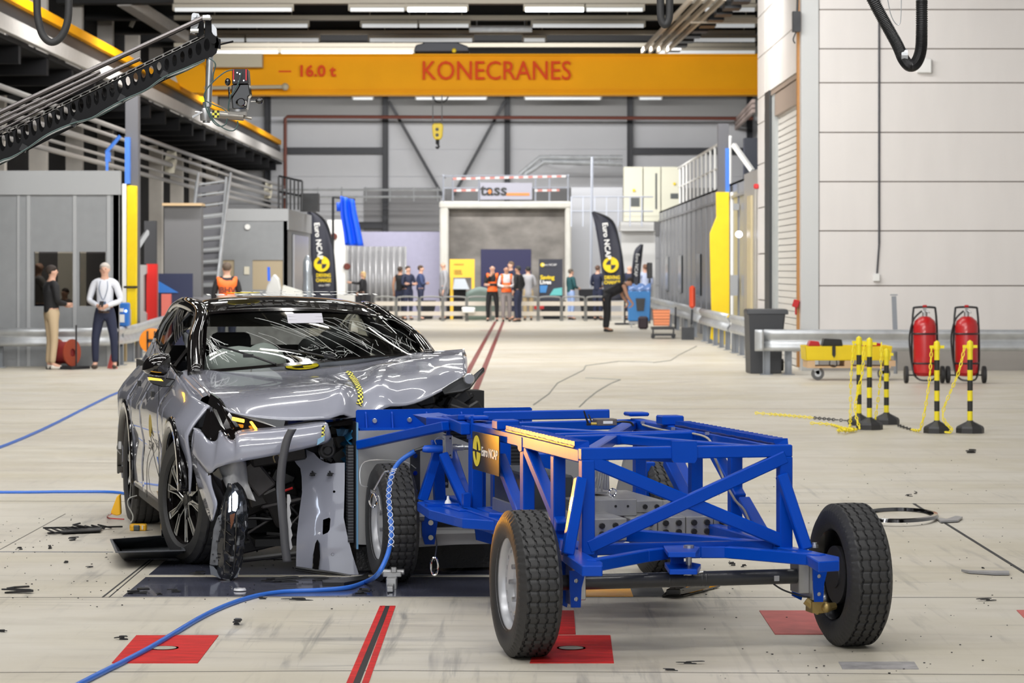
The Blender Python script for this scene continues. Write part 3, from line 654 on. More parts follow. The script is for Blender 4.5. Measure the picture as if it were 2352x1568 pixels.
b = MB(); v = W3(248, 360, 56); b.box(v, (.1, .1, .2)); b.box(W3(246, 392, 52), (.05, .05, .4)); b.bar(W3(246, 382, 56), W3(246, 392, 52), .04, .04); b.tube([W3(244, 350, 56), W3(276, 312, 56)], .04); tag(b.build('blue_bracket', mat('blue_column')), 'small blue bracket above the near cabin on the left', 'bracket')
# white railing on the right cabin, gantry
b = MB()
for k in range(13):
    y = 64+k*1.6; b.tube([(cx+.1, y, 3.65), (cx+.1, y, 4.78)], .035, 6)
b.tube([(cx+.1, 64, 4.78), (cx+.1, 84, 4.78)], .04, 6); b.tube([(cx+.1, 64, 4.2), (cx+.1, 84, 4.2)], .025, 6); 
tag(b.build('roof_railing', WHITE, smooth=True), 'white tubular railing on the roof of the long right cabin', 'railing')
b = MB(); b.bar(W3(1685, 332, 59.4), W3(1728, 392, 59), .09, .09); tag(b.build('wall_strut', WHITE), 'white slanting strut beside the blue post top on the right', 'strut')
b = MB(); b.bb(5.1, 9, 60.6, 61, 3.66, 4.6); tag(b.build('dark_equipment', mat('dark_slate')), 'dark equipment above the long right cabin near the white building', 'equipment')
# ================================================================ FAR END: portal, cabinets, benches
PY = 96.0
po = empty('concrete_portal', (W3(1160, 0, PY).x, PY, 0), 0, 'concrete tunnel portal with a pale frame at the far end', 'portal'); o = po.location.copy()
b = MB()
for q in (((1010, 462), (1030, 760)), ((1298, 462), (1312, 760))): b.bb(W3(q[0][0], 0, PY).x-o.x, W3(q[1][0], 0, PY).x-o.x, 0, 1, 0, W3(0, 478, PY).z)
b.bb(W3(1009, 0, PY).x-o.x, W3(1313, 0, PY).x-o.x, 0, 1, W3(0, 478, PY).z, W3(0, 462, PY).z)
b.build('frame', mat('pale_concrete', (.66, .65, .60), .7, noise=.06, nscale=3), po, bevel=.05)
b = MB(); b.bb(W3(1029, 0, PY).x-o.x, W3(1300, 0, PY).x-o.x, .6, .8, 0, W3(0, 477, PY).z)
b.build('concrete_wall', mat('rough_concrete', (.23, .215, .20), .8, noise=.35, nscale=1.1, stretch=(1, 1, 1.5)), po)
b = MB(); b.bb(W3(1104, 0, PY).x-o.x, W3(1220, 0, PY).x-o.x, .55, .6, W3(0, 660, PY).z, W3(0, 572, PY).z); b.build('blue_panel', mat('navy_panel', (.012, .012, .075), .5), po)
# platform with railing and sign
b = MB(); PZ = W3(0, 460, PY).z
for x in (1018, 1040, 1100, 1230, 1262, 1305): b.tube([W3(x, 462, PY), W3(x, 402, PY)], .035, 6)
for y in (404, 432): b.tube([W3(1018, y, PY), W3(1305, y-1, PY)], .03, 6)
for x in (1018, 1305): b.tube([W3(x, 402, PY), W3(x, 402, PY)+Vector((0, 3, 0))], .03, 6)
tag(b.build('portal_railing', mat('railing_silver', (.45, .48, .55), .4, .4)), 'silver railing on top of the concrete portal', 'railing')
b = MB()
rw = stripes('red_white_tape', (.75, .72, .72), (.62, .25, .22), 3, 'X')
b.add([W3(1040, 408, PY-.05), W3(1300, 402, PY-.05), W3(1300, 407, PY-.05), W3(1040, 413, PY-.05)], [(0, 1, 2, 3)]); tag(b.build('barrier_tape', rw, solid=.01), 'upper strip of red and white tape on the portal railing', 'tape')
for xa, xb, sd in ((1228, 1285, 'right'), (1042, 1098, 'left')): b = MB(); b.add([W3(xa, 435, PY-.05), W3(xb, 434, PY-.05), W3(xb, 439, PY-.05), W3(xa, 440, PY-.05)], [(0, 1, 2, 3)]); tag(b.build('barrier_tape', rw, solid=.01), 'lower strip of red and white tape %s of the lettered sign' % sd, 'tape')
if 0: pass
PS = PY-.12
sg = empty('lettered_sign', W3(1164, 458, PS), 0, 'grey sign with the word tass and an orange bar on the portal', 'sign'); so = sg.location.copy()
b = MB(); b.prism([W3(x, y, PS)-so for x, y in ((1103, 458), (1222, 458), (1222, 420), (1103, 419))], (0, .08, 0)); b.build('board', mat('sign_grey', (.42, .42, .50), .5), sg)
TX = mat('sign_letter', (.02, .02, .02), .5)
text('tass', .56, basis(W3(1134, 437, PS-.03)-so, (1, 0, 0), (0, 0, 1)), TX, parent=sg, bold=.012, sx=1.1)
b = MB(); b.prism([W3(x, y, PS-.03)-so for x, y in ((1163, 449), (1216, 449), (1216, 443), (1163, 443))], (0, .02, 0)); b.build('orange_bar', mat('sign_orange', (.85, .28, .06), .5), sg)
b = MB(); b.ball(W3(1125, 440, PS-.04)-so, (.06, .02, .08)); b.build('orange_dot', mat('sign_orange'), sg)
# lavender board, corrugated sheets, pale boxes
b = MB(); b.prism([W3(x, y, 98) for x, y in ((828, 735), (1012, 735), (1012, 532), (828, 532))], (0, .1, 0)); tag(b.build('lavender_board', mat('lavender', (.42, .41, .56), .5, noise=.03)), 'plain lavender board left of the concrete portal', 'board')
b = MB(); rows = []
for k in range(60):
    x = 798+k*2.3; d = .12*math.sin(k*1.05); rows.append([W3(x, 566, 95)+Vector((0, d, 0)), W3(x, 731, 95)+Vector((0, d, 0))])
b.grid(rows); tag(b.build('corrugated_sheet', mat('corrugated', (.46, .46, .47), .35, .4), smooth=True, solid=.01), 'corrugated light grey sheet wall behind the blond visitor', 'sheet')
b = MB(); b.prism([W3(x, y, 92) for x, y in ((752, 735), (793, 735), (793, 505), (752, 505))], (0, 1.5, 0)); tag(b.build('white_cabinet', WHITE, loc=W3(772, 735, 92)), 'tall white cabinet below the blue drape', 'cabinet')
for q, w in (((797, 612), 'lower'), ((767, 543), 'upper')):
    b = MB(); b.lathe([(.09, -.1), (.12, -.05), (.12, 0)], W3(q[0], q[1], 92.0), 'Y', 12); tag(b.build('alarm_bell', mat('dark_red_bell', (.12, .02, .01), .4)), w+' small dark red alarm fitting on the white cabinet', 'alarm')

rows = []
Lp, Rp = [(782, 450), (782, 490), (788, 530), (792, 563)], [(813, 459), (818, 490), (827, 530), (834, 565)]
for (l, r) in zip(spline([(*q, 0) for q in Lp], 3), spline([(*q, 0) for q in Rp], 3)):
    rows.append([W3(l[0]+(r[0]-l[0])*j/10, l[1]+(r[1]-l[1])*j/10, 88)+Vector((0, .13*math.sin(j*1.4), 0)) for j in range(11)])
b = MB(); b.grid(rows); b.grid([[W3(x, y, 88.1) for x in (773, 783)] for y in (465, 485)]); tag(MB().tube([Vector((W3(765, 0, 88.1).x, 88.1, 0)), W3(765, 452, 88.1)], .04, 8).tube([W3(765, 453, 88.1), W3(816, 458, 88.1)], .03, 8).build('drape_stand', BSTEEL), 'thin dark stand holding up the blue drape', 'stand'); tag(b.build('blue_drape', mat('blue_fabric', (.0, .09, .80), .5), smooth='all', solid=.02), 'bright blue drape hanging above the white cabinet', 'drape')
# cream control cabinets (upper right)
for i, (a, c2) in enumerate(((1433, 1476), (1478, 1517), (1519, 1560))):
    e = empty('control_cabinet', W3((a+c2)/2, 508, 94), 0, ['leftmost cream control cabinet with a dark window on the far platform', 'middle cream control cabinet on the far platform', 'rightmost cream control cabinet on the far platform'][i], 'cabinet', 'cream control cabinets'); ce = e.location
    b = MB(); b.prism([W3(x, y, 94)-ce for x, y in ((a, 508), (c2, 508), (c2, 383), (a, 383))], (0, .8, 0)); b.build('housing', mat('cabinet_cream', (.66, .65, .53), .5), e)
    b = MB()
    if i == 0: b.prism([W3(x, y, 93.98)-ce for x, y in ((1449, 474), (1469, 474), (1469, 454), (1449, 454))], (0, .02, 0))
    elif i == 2: b.prism([W3(x, y, 93.98)-ce for x, y in ((1540, 456), (1558, 456), (1558, 444), (1540, 444))], (0, .02, 0))
    else: b.prism([W3(x, y, 93.98)-ce for x, y in ((1505, 480), (1509, 480), (1509, 398), (1505, 398))], (0, .02, 0))
    b.build('display', mat('cabinet_display', (.08, .09, .09), .3), e)
    if i != 1:
        b = MB(); b.lathe([(.05, -.03), (.05, 0)], W3(1456 if i == 0 else 1549, 437 if i == 0 else 422, 93.98)-ce, 'Y', 10); b.build('warning_mark', YEL, e)
b = MB(); b.prism([W3(x, y, 93) for x, y in ((1425, 530), (1502, 530), (1502, 509), (1425, 509))], (0, 2, 0)); b.prism([W3(x, y, 93.4) for x, y in ((1427, 735), (1505, 735), (1505, 530), (1427, 530))], (0, .1, 0))
tag(b.build('cabinet_platform', mat('platform_white', (.55, .55, .54), .5)), 'white platform wall carrying the cream control cabinets', 'platform')
b = MB()
for x in range(1312, 1500, 27): b.tube([W3(x, 520, 92), W3(x, 452, 92)], .025, 5)
for y in (452, 485): b.tube([W3(1312, y, 92), W3(1500, y, 92)], .025, 5)
b.tube([W3(1360, 360, 92), W3(1357, 660, 92)], .05, 6); tag(b.build('platform_railing', mat('railing_silver')), 'thin grey railing and post right of the concrete portal', 'railing')
b = MB(); b.prism([W3(x, y, 99) for x, y in ((1312, 735), (1430, 735), (1430, 430), (1312, 430))], (0, .1, 0)); tag(b.build('grey_partition', mat('partition_grey', (.44, .45, .48), .5)), 'pale grey partition wall right of the concrete portal', 'partition')
# barrier railing with benches: one frame section after the other
BR = mat('bench_frame', (.20, .20, .19), .5, .3); WD = mat('pale_bench_wood', (.52, .47, .40), .6)
YBN = 90.0; xp = [858, 910, 963, 1017, 1072, 1126, 1184, 1236, 1290, 1345, 1400, 1455, 1490]
for i in range(len(xp)-1):
    x0, x1 = W3(xp[i], 0, YBN).x, W3(xp[i+1], 0, YBN).x; e = empty('barrier_bench', ((x0+x1)/2, YBN, 0), 0, 'grey tubular barrier section with pale boards across the far end', 'barrier', 'tubular barrier sections across the far end')
    h = (x1-x0)/2; b = MB(); zt = W3(0, 682, YBN).z
    b.tube(spline([(-h+.03, 0, .02), (-h+.03, 0, zt-.12), (-h+.12, 0, zt), (h-.12, 0, zt), (h-.03, 0, zt-.12), (h-.03, 0, .02)], 4), .03, 6)
    for s2 in (-1, 1): b.bar((s2*(h-.03), -.25, .02), (s2*(h-.03), .25, .02), .05, .03)
    b.build('tube_frame', BR, e, smooth=True)
    for y in (697, 720): z = W3(0, y, YBN).z; b = MB(); b.bb(-h+.05, h-.05, -.04, .0, z-.07, z+.07); b.build('board', WD, e)
# dark things behind the barrier: tables with cloths
for i, (a, c2, yt, lab) in enumerate(((1008, 1070, 664, 'black covered table left of the orange vests'), (1330, 1390, 664, 'black covered table left of the right flag'), (955, 1000, 690, 'dark crate behind the barrier near the visitors'), (795, 850, 677, 'dark covered table below the blond visitor'), (1075, 1112, 690, 'dark box behind the barrier near the yellow board'), (1240, 1300, 690, 'dark bench behind the barrier below the black poster'))):
    b = MB(); b.prism([W3(x, y, 93.4) for x, y in ((a+8, 732), (c2-8, 732), (c2, yt+10), (c2, yt), (a, yt), (a, yt+10))], (0, .7, 0)); tag(b.build('covered_table', mat('black_cloth', (.012, .013, .017), .8), loc=FL((a+c2)/2, 733)), lab, 'table')
b = MB(); rows = [[W3(1070+k*11, 672-14*math.sin(k/6*PI)*(1-j/8)+j*9, 91.2+j*.06) for k in range(7)] for j in range(8)]; b.grid(rows); tag(b.build('green_heap', mat('green_grey_sheet', (.18, .24, .22), .5), smooth='all', solid=.05), 'grey-green plastic sheet heap behind the barrier', 'sheet')
b = MB(); b.prism([W3(x, y, 89.6) for x, y in ((1062, 718), (1090, 718), (1092, 706), (1060, 705))], (0, .3, 0)); tag(b.build('white_bag', WHITE, bevel=.03), 'small white bag on the lower barrier board', 'bag')
b = MB(); b.box(FL(1240, 735)+Vector((0, 2, .45)), (.35, .3, .25)); tag(b.build('red_bag', RED, bevel=.03), 'small red bag behind the barrier below the black poster', 'bag')
# posters
yb = empty('yellow_board', W3(1062, 735, 93), 0, 'yellow information board standing left of the orange vests', 'board'); yo = yb.location.copy()
b = MB(); b.prism([W3(x, y, 93)-yo for x, y in ((1033, 637), (1090, 637), (1090, 595), (1033, 595))], (0, .06, 0))
for x in (1034, 1083): b.prism([W3(q, y, 93)-yo for q, y in ((x, 733), (x+7, 733), (x+7, 637), (x, 637))], (0, .06, 0))
b.build('board_panel', mat('poster_yellow', (.86, .52, .04), .5), yb)
b = MB()
for y, w in ((606, 22), (620, 17), (624, 17), (628, 19)): b.prism([W3(x, q, 92.98)-yo for x, q in ((1043, y+1.6), (1043+w, y+1.6), (1043+w, y), (1043, y))], (0, .01, 0))
b.build('printed_lines', mat('poster_brown', (.30, .17, .03), .6), yb)
b = MB(); b.prism([W3(x, y, 92.9)-yo for x, y in ((1040, 664), (1078, 664), (1068, 640), (1044, 640))], (0, .3, 0)); b.build('clear_sheet', mat('pale_sheet', (.5, .55, .6), .3), yb)
bp = empty('black_poster', W3(1265, 735, 92), 0, 'black poster with yellow and white lettering right of the orange vests', 'poster'); bo = bp.location.copy()
b = MB(); b.prism([W3(x, y, 92)-bo for x, y in ((1238, 690), (1292, 690), (1292, 595), (1238, 595))], (0, .05, 0)); b.build('poster_panel', mat('poster_black', (.018, .020, .035), .5), bp)
b = MB(); b.lathe([(.07, -.01), (.07, 0)], W3(1246, 608, 91.98)-bo, 'Y', 16); b.build('round_mark', YEL, bp)
text('Euro NCAP', .10, basis(W3(1262, 608, 91.95)-bo, (1, 0, 0), (0, 0, 1)), WHITE, parent=bp)
text('Saving', .19, basis(W3(1257, 637, 91.95)-bo, (1, 0, 0), (0, 0, 1)), YEL, parent=bp, bold=.006)
text('Lives', .19, basis(W3(1253, 648, 91.95)-bo, (1, 0, 0), (0, 0, 1)), WHITE, parent=bp, bold=.006)
b = MB(); b.prism([W3(x, y, 91.97)-bo for x, y in ((1262, 678), (1291, 678), (1291, 660), (1272, 663))], (0, .01, 0)); b.build('teal_print', mat('teal_print', (.10, .42, .42), .5), bp)
b = MB(); b.prism([W3(x, y, 91.97)-bo for x, y in ((1240, 672), (1254, 672), (1258, 655), (1240, 655))], (0, .01, 0)); b.build('blue_print', mat('blue_print', (.04, .20, .48), .5), bp)
# feather flags
def flag(nm, Y, L, Rr, tip, base, lab, big=True, mir=1):
    e = empty('feather_flag', FL(base[0], base[1]), 0, lab, 'flag', 'black feather flags'); e.location.y = Y; e.location.x = W3(base[0], 0, Y).x; o = e.location.copy()
    Ls, Rs = spline([(*q, 0) for q in L], 5), spline([(*q, 0) for q in Rr], 5); rows = []
    for k, (l, r) in enumerate(zip(Ls, Rs)): rows.append([W3(l[0]+(r[0]-l[0])*j/6, l[1]+(r[1]-l[1])*j/6, Y)-o+Vector((0, .04*math.sin(j+k*.4), 0)) for j in range(7)])
    b = MB(); b.grid(rows); b.build('flag_cloth', mat('flag_black', (.022, .024, .038), .6), e, smooth='all', solid=.01)
    b = MB(); q = [W3(r[0]+1, r[1], Y)-o for r in Rs]; b.tube(q+[Vector((q[-1].x, q[-1].y, .05))], .03, 6); b.box((q[-1].x, 0, .03), (.6, .6, .05)); b.build('flag_pole', BSTEEL, e)
    return e, o
def roundel(e, o, px, py, Y, r, tilt=0):
    b = MB(); b.lathe([(r, -.012), (r, 0)], W3(px, py, Y-.08)-o, 'Y', 28); d = b.build('round_mark', YEL, e)
    for s2 in (0, PI):
        b = MB(); c0 = W3(px, py, Y-.1)-o; pts = [c0]+[c0+Vector((math.cos(t+s2+PI/2)*r*.62, 0, math.sin(t+s2+PI/2)*r*.62)) for t in [k*PI/2/6 for k in range(7)]]
        b.prism(pts, (0, .008, 0)); b.build('quadrant', mat('poster_black'), d)
e, o = flag('f', 84, ((705, 481), (708, 520), (713, 580), (718, 640), (720, 690)), ((708, 480), (745, 505), (762, 560), (769, 630), (772, 690)), None, (772, 745), 'tall black feather flag left of the white cabinet')
roundel(e, o, 739, 606, 84, .24)
text('Euro NCAP', .23, basis(W3(731, 553, 83.85)-o, (.1, 0, -1), (1, 0, .1)), WHITE, parent=e, bold=.004)
text('DRIVING\nCHANGE', .15, basis(W3(743, 638, 83.85)-o, (1, 0, 0), (0, 0, 1)), YEL, parent=e, sx=.75, bold=.004); text('since 1997', .10, basis(W3(745, 655, 83.85)-o, (1, 0, 0), (0, 0, 1)), WHITE, parent=e, sx=.8)
e, o = flag('f', 84, ((1359, 487), (1367, 520), (1377, 580), (1384, 640), (1390, 690)), ((1362, 486), (1405, 507), (1422, 560), (1431, 620), (1434, 690)), None, (1434, 745), 'tall black feather flag behind the bending man')
roundel(e, o, 1403, 608, 84, .24)
text('Euro NCAP', .23, basis(W3(1393, 553, 83.85)-o, (.1, 0, -1), (1, 0, .1)), WHITE, parent=e, bold=.004)
text('DRIVING\nCHANGE', .15, basis(W3(1406, 643, 83.85)-o, (1, 0, 0), (0, 0, 1)), YEL, parent=e, sx=.8, bold=.004)
e, o = flag('f', 88, ((1471, 560), (1458, 575), (1452, 610), (1449, 650), (1449, 675)), ((1475, 561), (1472, 590), (1469, 620), (1467, 650), (1466, 675)), None, (1466, 740), 'small black feather flag right of the bending man')
text('Euro NCAP', .15, basis(W3(1462, 608, 87.85)-o, (-.1, 0, -1), (1, 0, -.1)), WHITE, parent=e)
# loudspeaker on stand
b = MB(); b.box(W3(1492, 621, 86), (.17, .2, .5)); tag(b.build('loudspeaker', BLACK, bevel=.02), 'black loudspeaker right of the small flag', 'speaker')
b = MB(); b.tube([W3(1492, 640, 86), Vector((W3(1492, 0, 86).x, 86, 0))], .025); tag(b.build('speaker_stand', BSTEEL), 'thin stand under the loudspeaker by the right cabin', 'stand')
# ================================================================ BLUE CRASH TROLLEY
TF = Frame(.784, 12.22, 13.8)
tr = empty('crash_trolley', (.784, 12.22, 0), TF.rz, 'blue tubular steel crash trolley on four wheels, jammed against the grey car', 'trolley')
def T(px, py, **k): return TF(px, py, **k)
def member(name, p, q, w=.055, h=.055, up=(0, 0, 1), par=tr, m=None, bev=.005):
    b = MB(); b.bar(p, q, w, h, up); return b.build(name, m or BLUE, par, bevel=bev)
ZT = .905
AL, AR = -.475, .445
for a, b1 in ((AL, 2.22), (AR, 2.38)):
    member('top_rail', (a, .03, ZT-.03), (a, b1, ZT-.03), .062, .06)
member('rear_crossbar', (-.507, 0, ZT-.02), (.475, 0, ZT-.02), .055, .055)
# toothed strips: lengthwise bar with a row of cross cuts, welded
for a, b0, b1 in ((AL+.005, .10, 1.40), (AR+.01, .07, 1.58)):
    b = MB(); n = 22; L = (b1-b0)/n; z0 = ZT
    for k in range(n): 
        y = b0+k*L; b.add([(a-.034, y, z0), (a+.034, y, z0), (a+.034, y+L, z0), (a-.034, y+L, z0), (a-.034, y+L*.02, z0+.030), (a+.034, y+L*.14, z0+.030), (a+.034, y+L*.9, z0+.028), (a-.034, y+L*.97, z0+.028)],
            [(3, 2, 1, 0), (4, 5, 6, 7), (0, 1, 5, 4), (1, 2, 6, 5), (2, 3, 7, 6), (3, 0, 4, 7)])
    b.build('ratchet_strip', BLUE, tr)
    b = MB(); s0 = -1 if a < 0 else 1
    wp = [(a-.034*(1 if a < 0 else 1), b0+(b1-b0)*k/40, ZT+.004+.004*R.random()) for k in range(41)]; b.tube(wp, [.004+.003*R.random() for _ in wp], 5); b.build('weld_seam', mat('weld_dark_blue', (.02, .03, .14), .4), tr)
for a, y, s in ((AL+.01, 1.56, .0), (AL+.01, 2.2, .0), (AR, 1.75, 0), (AR, 2.36, 0)):
    b = MB(); b.box((a, y, ZT+.024), (.115 if y < 1.8 else .11, .12, .048 if y < 1.9 else .02)); b.build('stop_block', BLUE, tr, bevel=.006)
# inner X bracing of the top frame
zt = ZT-.03
member('front_crossbar', (-.5, 2.22, zt), (.47, 2.38, zt), .06, .05)
member('cross_member', (AL, 1.0, zt), (AR, 1.25, zt), .06, .05)
member('diagonal', (AL+.05, 2.15, zt+.004), (.05, 1.3, zt+.004), .07, .04); member('diagonal', (AR-.05, 2.3, zt), (.0, 1.3, zt), .07, .04)
member('diagonal', (AL+.05, .15, zt), (-.03, 1.15, zt), .055, .045); member('diagonal', (AR-.05, .12, zt), (.0, 1.15, zt), .055, .045)
member('inner_rail', (AL+.05, 1.15, zt+.005), (.42, 1.28, zt+.005), .05, .05)
# rear gusset plates
b = MB(); z = .88; p = [T(x, y, b=-.035) for x, y in ((1543, 1013), (1601, 1013), (1601, 1055), (1596, 1063), (1548, 1062), (1544, 1056))]; b.prism(p, (0, .014, 0)); b.build('centre_gusset', BLUE, tr)
b = MB(); p = [T(x, y, b=.02) for x, y in ((1388, 1036), (1628, 1032), (1600, 1062), (1545, 1062), (1420, 1052))]; b.prism(p, (0, .01, 0)); b.build('rear_web', BLUE, tr)
# rear posts and X brace
for a in (AL, AR): member('corner_post', (a+(.0), 0, .44), (a, 0, ZT-.045), .06, .06, (0, 1, 0))
member('cross_brace', (AL+.0, -.012, .86), (AR, -.012, .475), .03, .058, (0, 0, 1)); member('cross_brace', (AL, -.018, .475), (AR, -.018, .86), .03, .058, (0, 0, 1))
for s, p, q in ((-1, T(1334, 1098, b=-.03), T(1303, 1275, b=-.12)), (1, T(1795, 1090, b=-.03), T(1852, 1262, b=-.12))):
    member('outrigger_brace', p, q, .05, .05, (0, 1, 0))
# side trusses
for a, ys in ((AL, (.50, 1.08, 2.17)), (AR, (.70, 1.32, 2.30))):
    for k, y in enumerate(ys):
        member('side_post', (a, y, .42), (a, y, ZT-.06), .058, .07 if k else .06, (0, 1, 0))
# diagonals on the left side truss: pixel ends on the side plane
for p, q in ((T(1213, 1025, a=AL), T(1290, 1210, a=AL)), (T(1148, 1050, a=AL), T(1198, 1180, a=AL)), (T(1035, 1040, a=AL), T(1078, 1165, a=AL)), (T(1262, 1235, a=AL), T(1275, 1250, a=AL))):
    member('side_diagonal', p, q, .05, .055, (1, 0, 0))
for p, q in ((T(1640, 1035, a=AR), T(1700, 1145, a=AR)), (T(1535, 1060, a=AR), T(1590, 1170, a=AR)), (T(1708, 1150, a=AR), T(1765, 1250, a=AR))):
    member('side_diagonal', p, q, .05, .055, (1, 0, 0))
b = MB(); b.prism([T(x, y, a=AL-.035) for x, y in ((1189, 1002), (1198, 1004), (1198, 1035), (1193, 1037), (1189, 1030))], (.012, 0, 0)); b.prism([T(x, y, a=AL-.035) for x, y in ((1072, 955), (1082, 955), (1082, 1005), (1072, 1008))], (.012, 0, 0)); b.split('joint_plate', BLUE, tr)
# lower chassis
zl = .435
b = MB(); P = [T(x, y, z=zl) for x, y in ((1358, 1299), (1480, 1276), (1540, 1268), (1608, 1267), (1668, 1267), (1890, 1286))]
for p, q in zip(P, P[1:]): b.bar(p, q, .05, .052)
b.build('rear_chassis_beam', BLUE, tr, bevel=.004)
zp = zl+.02
for pts in (((1285, 1262), (1337, 1299), (1384, 1299), (1384, 1290), (1330, 1262), (1300, 1256)), ((1772, 1254), (1800, 1250), (1928, 1278), (1928, 1287), (1880, 1290), (1830, 1262))):
    q = [T(x, y, z=zp) for x, y in pts]; b = MB(); b.prism(q, (0, 0, -.045)); b.build('outrigger_plate', BLUE, tr, bevel=.004)
member('chassis_crossbar', T(1330, 1262, z=zl+.02), T(1810, 1252, z=zl+.02), .05, .05)
for x, y in ((1307, 1272), (1871, 1257)):
    b = MB(); b.lathe([(.018, 0), (.018, .012), (.012, .012), (.012, .022), (0, .022)], T(x, y, z=zp), 'Z', 8); b.split('bolt', ALU, tr)
for a, y1 in ((AL+.02, 2.9), (AR-.02, 2.9)): member('chassis_rail', (a, 0, zl), (a, y1, zl), .06, .07)
member('chassis_diagonal', (AL, .1, zl), (-.05, .9, zl), .05, .06); member('chassis_diagonal', (AR, .1, zl), (-.05, .9, zl), .05, .06)
member('chassis_cross', (AL, 1.0, zl), (AR, 1.0, zl), .05, .06); member('chassis_cross', (-.62, 2.2, zl), (.6, 2.2, zl), .06, .06)
# towing bracket
hp = [T(x, y, z=zl+.035) for x, y in ((1523, 1252), (1575, 1250), (1607, 1256), (1598, 1268), (1535, 1268))]
b = MB(); b.prism(hp, (0, 0, -.022)); b.prism([v+Vector((.006, .0, -.075)) for v in hp], (0, 0, -.022)); b.bar(T(1555, 1262, z=zl+.02), T(1555, 1262, z=zl+.02)+Vector((0, 0, -.09)), .06, .02, (0, 1, 0)); tb = b.build('tow_bracket', BLUE, tr, bevel=.002)
tb2 = T(1582, 1258, z=zl+.035); b = MB(); b.lathe([(.014, -.12), (.014, .0), (.024, .0), (.024, .012), (0, .012)], tb2, 'Z', 12); b.tube([tb2+Vector((-.03, -.02, -.115)), tb2+Vector((.06, -.02, -.105))], .004, 5); b.build('tow_pin', STEEL, tb)
# axle, brackets
b = MB(); b.tube([(-.60, 0, .32), (.60, 0, .32)], .034, 20); 
for a in (-.10, -.02, .05, .07): b.lathe([(.0345, -.004), (.0355, 0), (.0345, .004)], (a, 0, .32), 'X', 20)
b.build('axle_tube', mat('axle_black', (.02, .021, .025), .35, coat=.2, bump=.1), tr, smooth=True)
for s, xs in ((-1, (1307, 1346, 1310, 1395)), (1, (1866, 1903, 1300, 1382))):
    p = [T(x, y, b=-.09) for x, y in ((xs[0]+1, xs[2]), (xs[1], xs[2]), (xs[1]-10, xs[2]+40), (xs[1]-12, xs[3]), (xs[0]+5, xs[3]), (xs[0]+2, xs[2]+50))]
    hs = [circ((p[0]+p[1])/2+Vector((-.006, 0, z)), (1, 0, 0), (0, 0, 1), .010, .010, 12) for z in (-.045, -.125)]
    b = MB(); b.holes(p, hs, (0, .012, 0)); ab = b.build('axle_bracket', BLUE, tr)
    b = MB()
    for h in hs: b.lathe([(.009, -.001), (.009, .004)], sum(h, Vector())/len(h)-Vector((0, -.008, 0)), 'Y', 12)
    b.split('bracket_bolt', ALU, ab)
    a0 = -.545 if s < 0 else .555
    b = MB(); b.box((a0, .0, .32), (.012, .17, .20)); b.box((a0+s*-.03, .02, .32), (.05, .12, .15)); b.build('hub_plate', STEEL, tr, bevel=.003)
    b = MB(); b.prism([(a0-.04, .08, .42), (a0-.04, .08, .22), (a0+.0, .08, .2), (a0+.06, .08, .42)], (0, .02, 0)); b.build('rear_bracket', BLUE, tr)
b = MB()
p = T(1875, 1392, b=-.02); b.add(*(lambda m: (m.v, m.f))(MB().box(p, (.07, .09, .05)))); b.tube([p+Vector((-.05, 0, .03)), p+Vector((0, -.02, -.01)), p+Vector((.09, 0, .0))], [.02, .028, .016], 8); b.ball(p+Vector((.03, -.05, 0)), .024)
b.build('brake_caliper', mat('brass_zinc', (.42, .30, .11), .35, .7), tr, smooth=True)
b = MB(); b.tube(spline([T(1777, 1341, b=-.06), T(1800, 1355, b=-.06), T(1840, 1368, b=-.05), T(1870, 1372, b=-.05)], 5), .004, 5); b.build('brake_cable', BSTEEL, tr)
b = MB(); b.box(T(1784, 1328, b=-.036), (.024, .002, .024)); b.build('axle_label', mat('white_label', (.35, .35, .36), .5), tr)

# wheels ----------------------------------------------------------------
def make_tyre(Ro, wd, rr, grooves=4, n=240, zig=.006, sipe=True, name='tyre'):
    hw = wd/2; cols = []   # (a, r, zigzag weight, kind)
    pf = [(-hw*.80, rr-.004), (-hw*.95, rr+.012), (-hw*1.0, rr+(Ro-rr)*.45), (-hw*.97, rr+(Ro-rr)*.72), (-hw*.88, Ro-.022), (-hw*.80, Ro-.009), (-hw*.74, Ro-.003)]
    cols += [(a, r, 0, 's') for a, r in pf]
    g = .0045; gs = [(-.42+.84*k/(grooves-1))*wd*.72 for k in range(grooves)]
    for gc in gs:
        for da, dr in ((-g-.001, 0), (-g, -.009), (g, -.009), (g+.001, 0)): cols.append((gc+da, Ro-.003*(gc/hw)**2*2+dr, 1, 't'))
    cols += [(-a, r, 0, 's') for a, r in reversed(pf)]
    b = MB(); rows = []
    for k in range(n+1):
        t = 2*PI*k/n; ph = (k*.5) % 3; tri = (1 if (k//3) % 2 else -1)*zig
        row = []
        for i, (a, r, wz, kd) in enumerate(cols):
            rr2 = r
            if sipe and kd == 't' and k % 6 == 0: rr2 = r-.006
            if sipe and kd == 's' and abs(a) > hw*.78 and r > Ro-.025 and k % 4 == 0: rr2 = r-.005
            row.append(((a+tri*wz), rr2*math.cos(t), rr2*math.sin(t)))
        rows.append(row)
    b.grid(rows)
    return b
ty = make_tyre(.322, .195, .203, zig=.0035)
TYM = mat('tyre_rubber', (.028, .028, .029), .55, bump=.08, bscale=120)
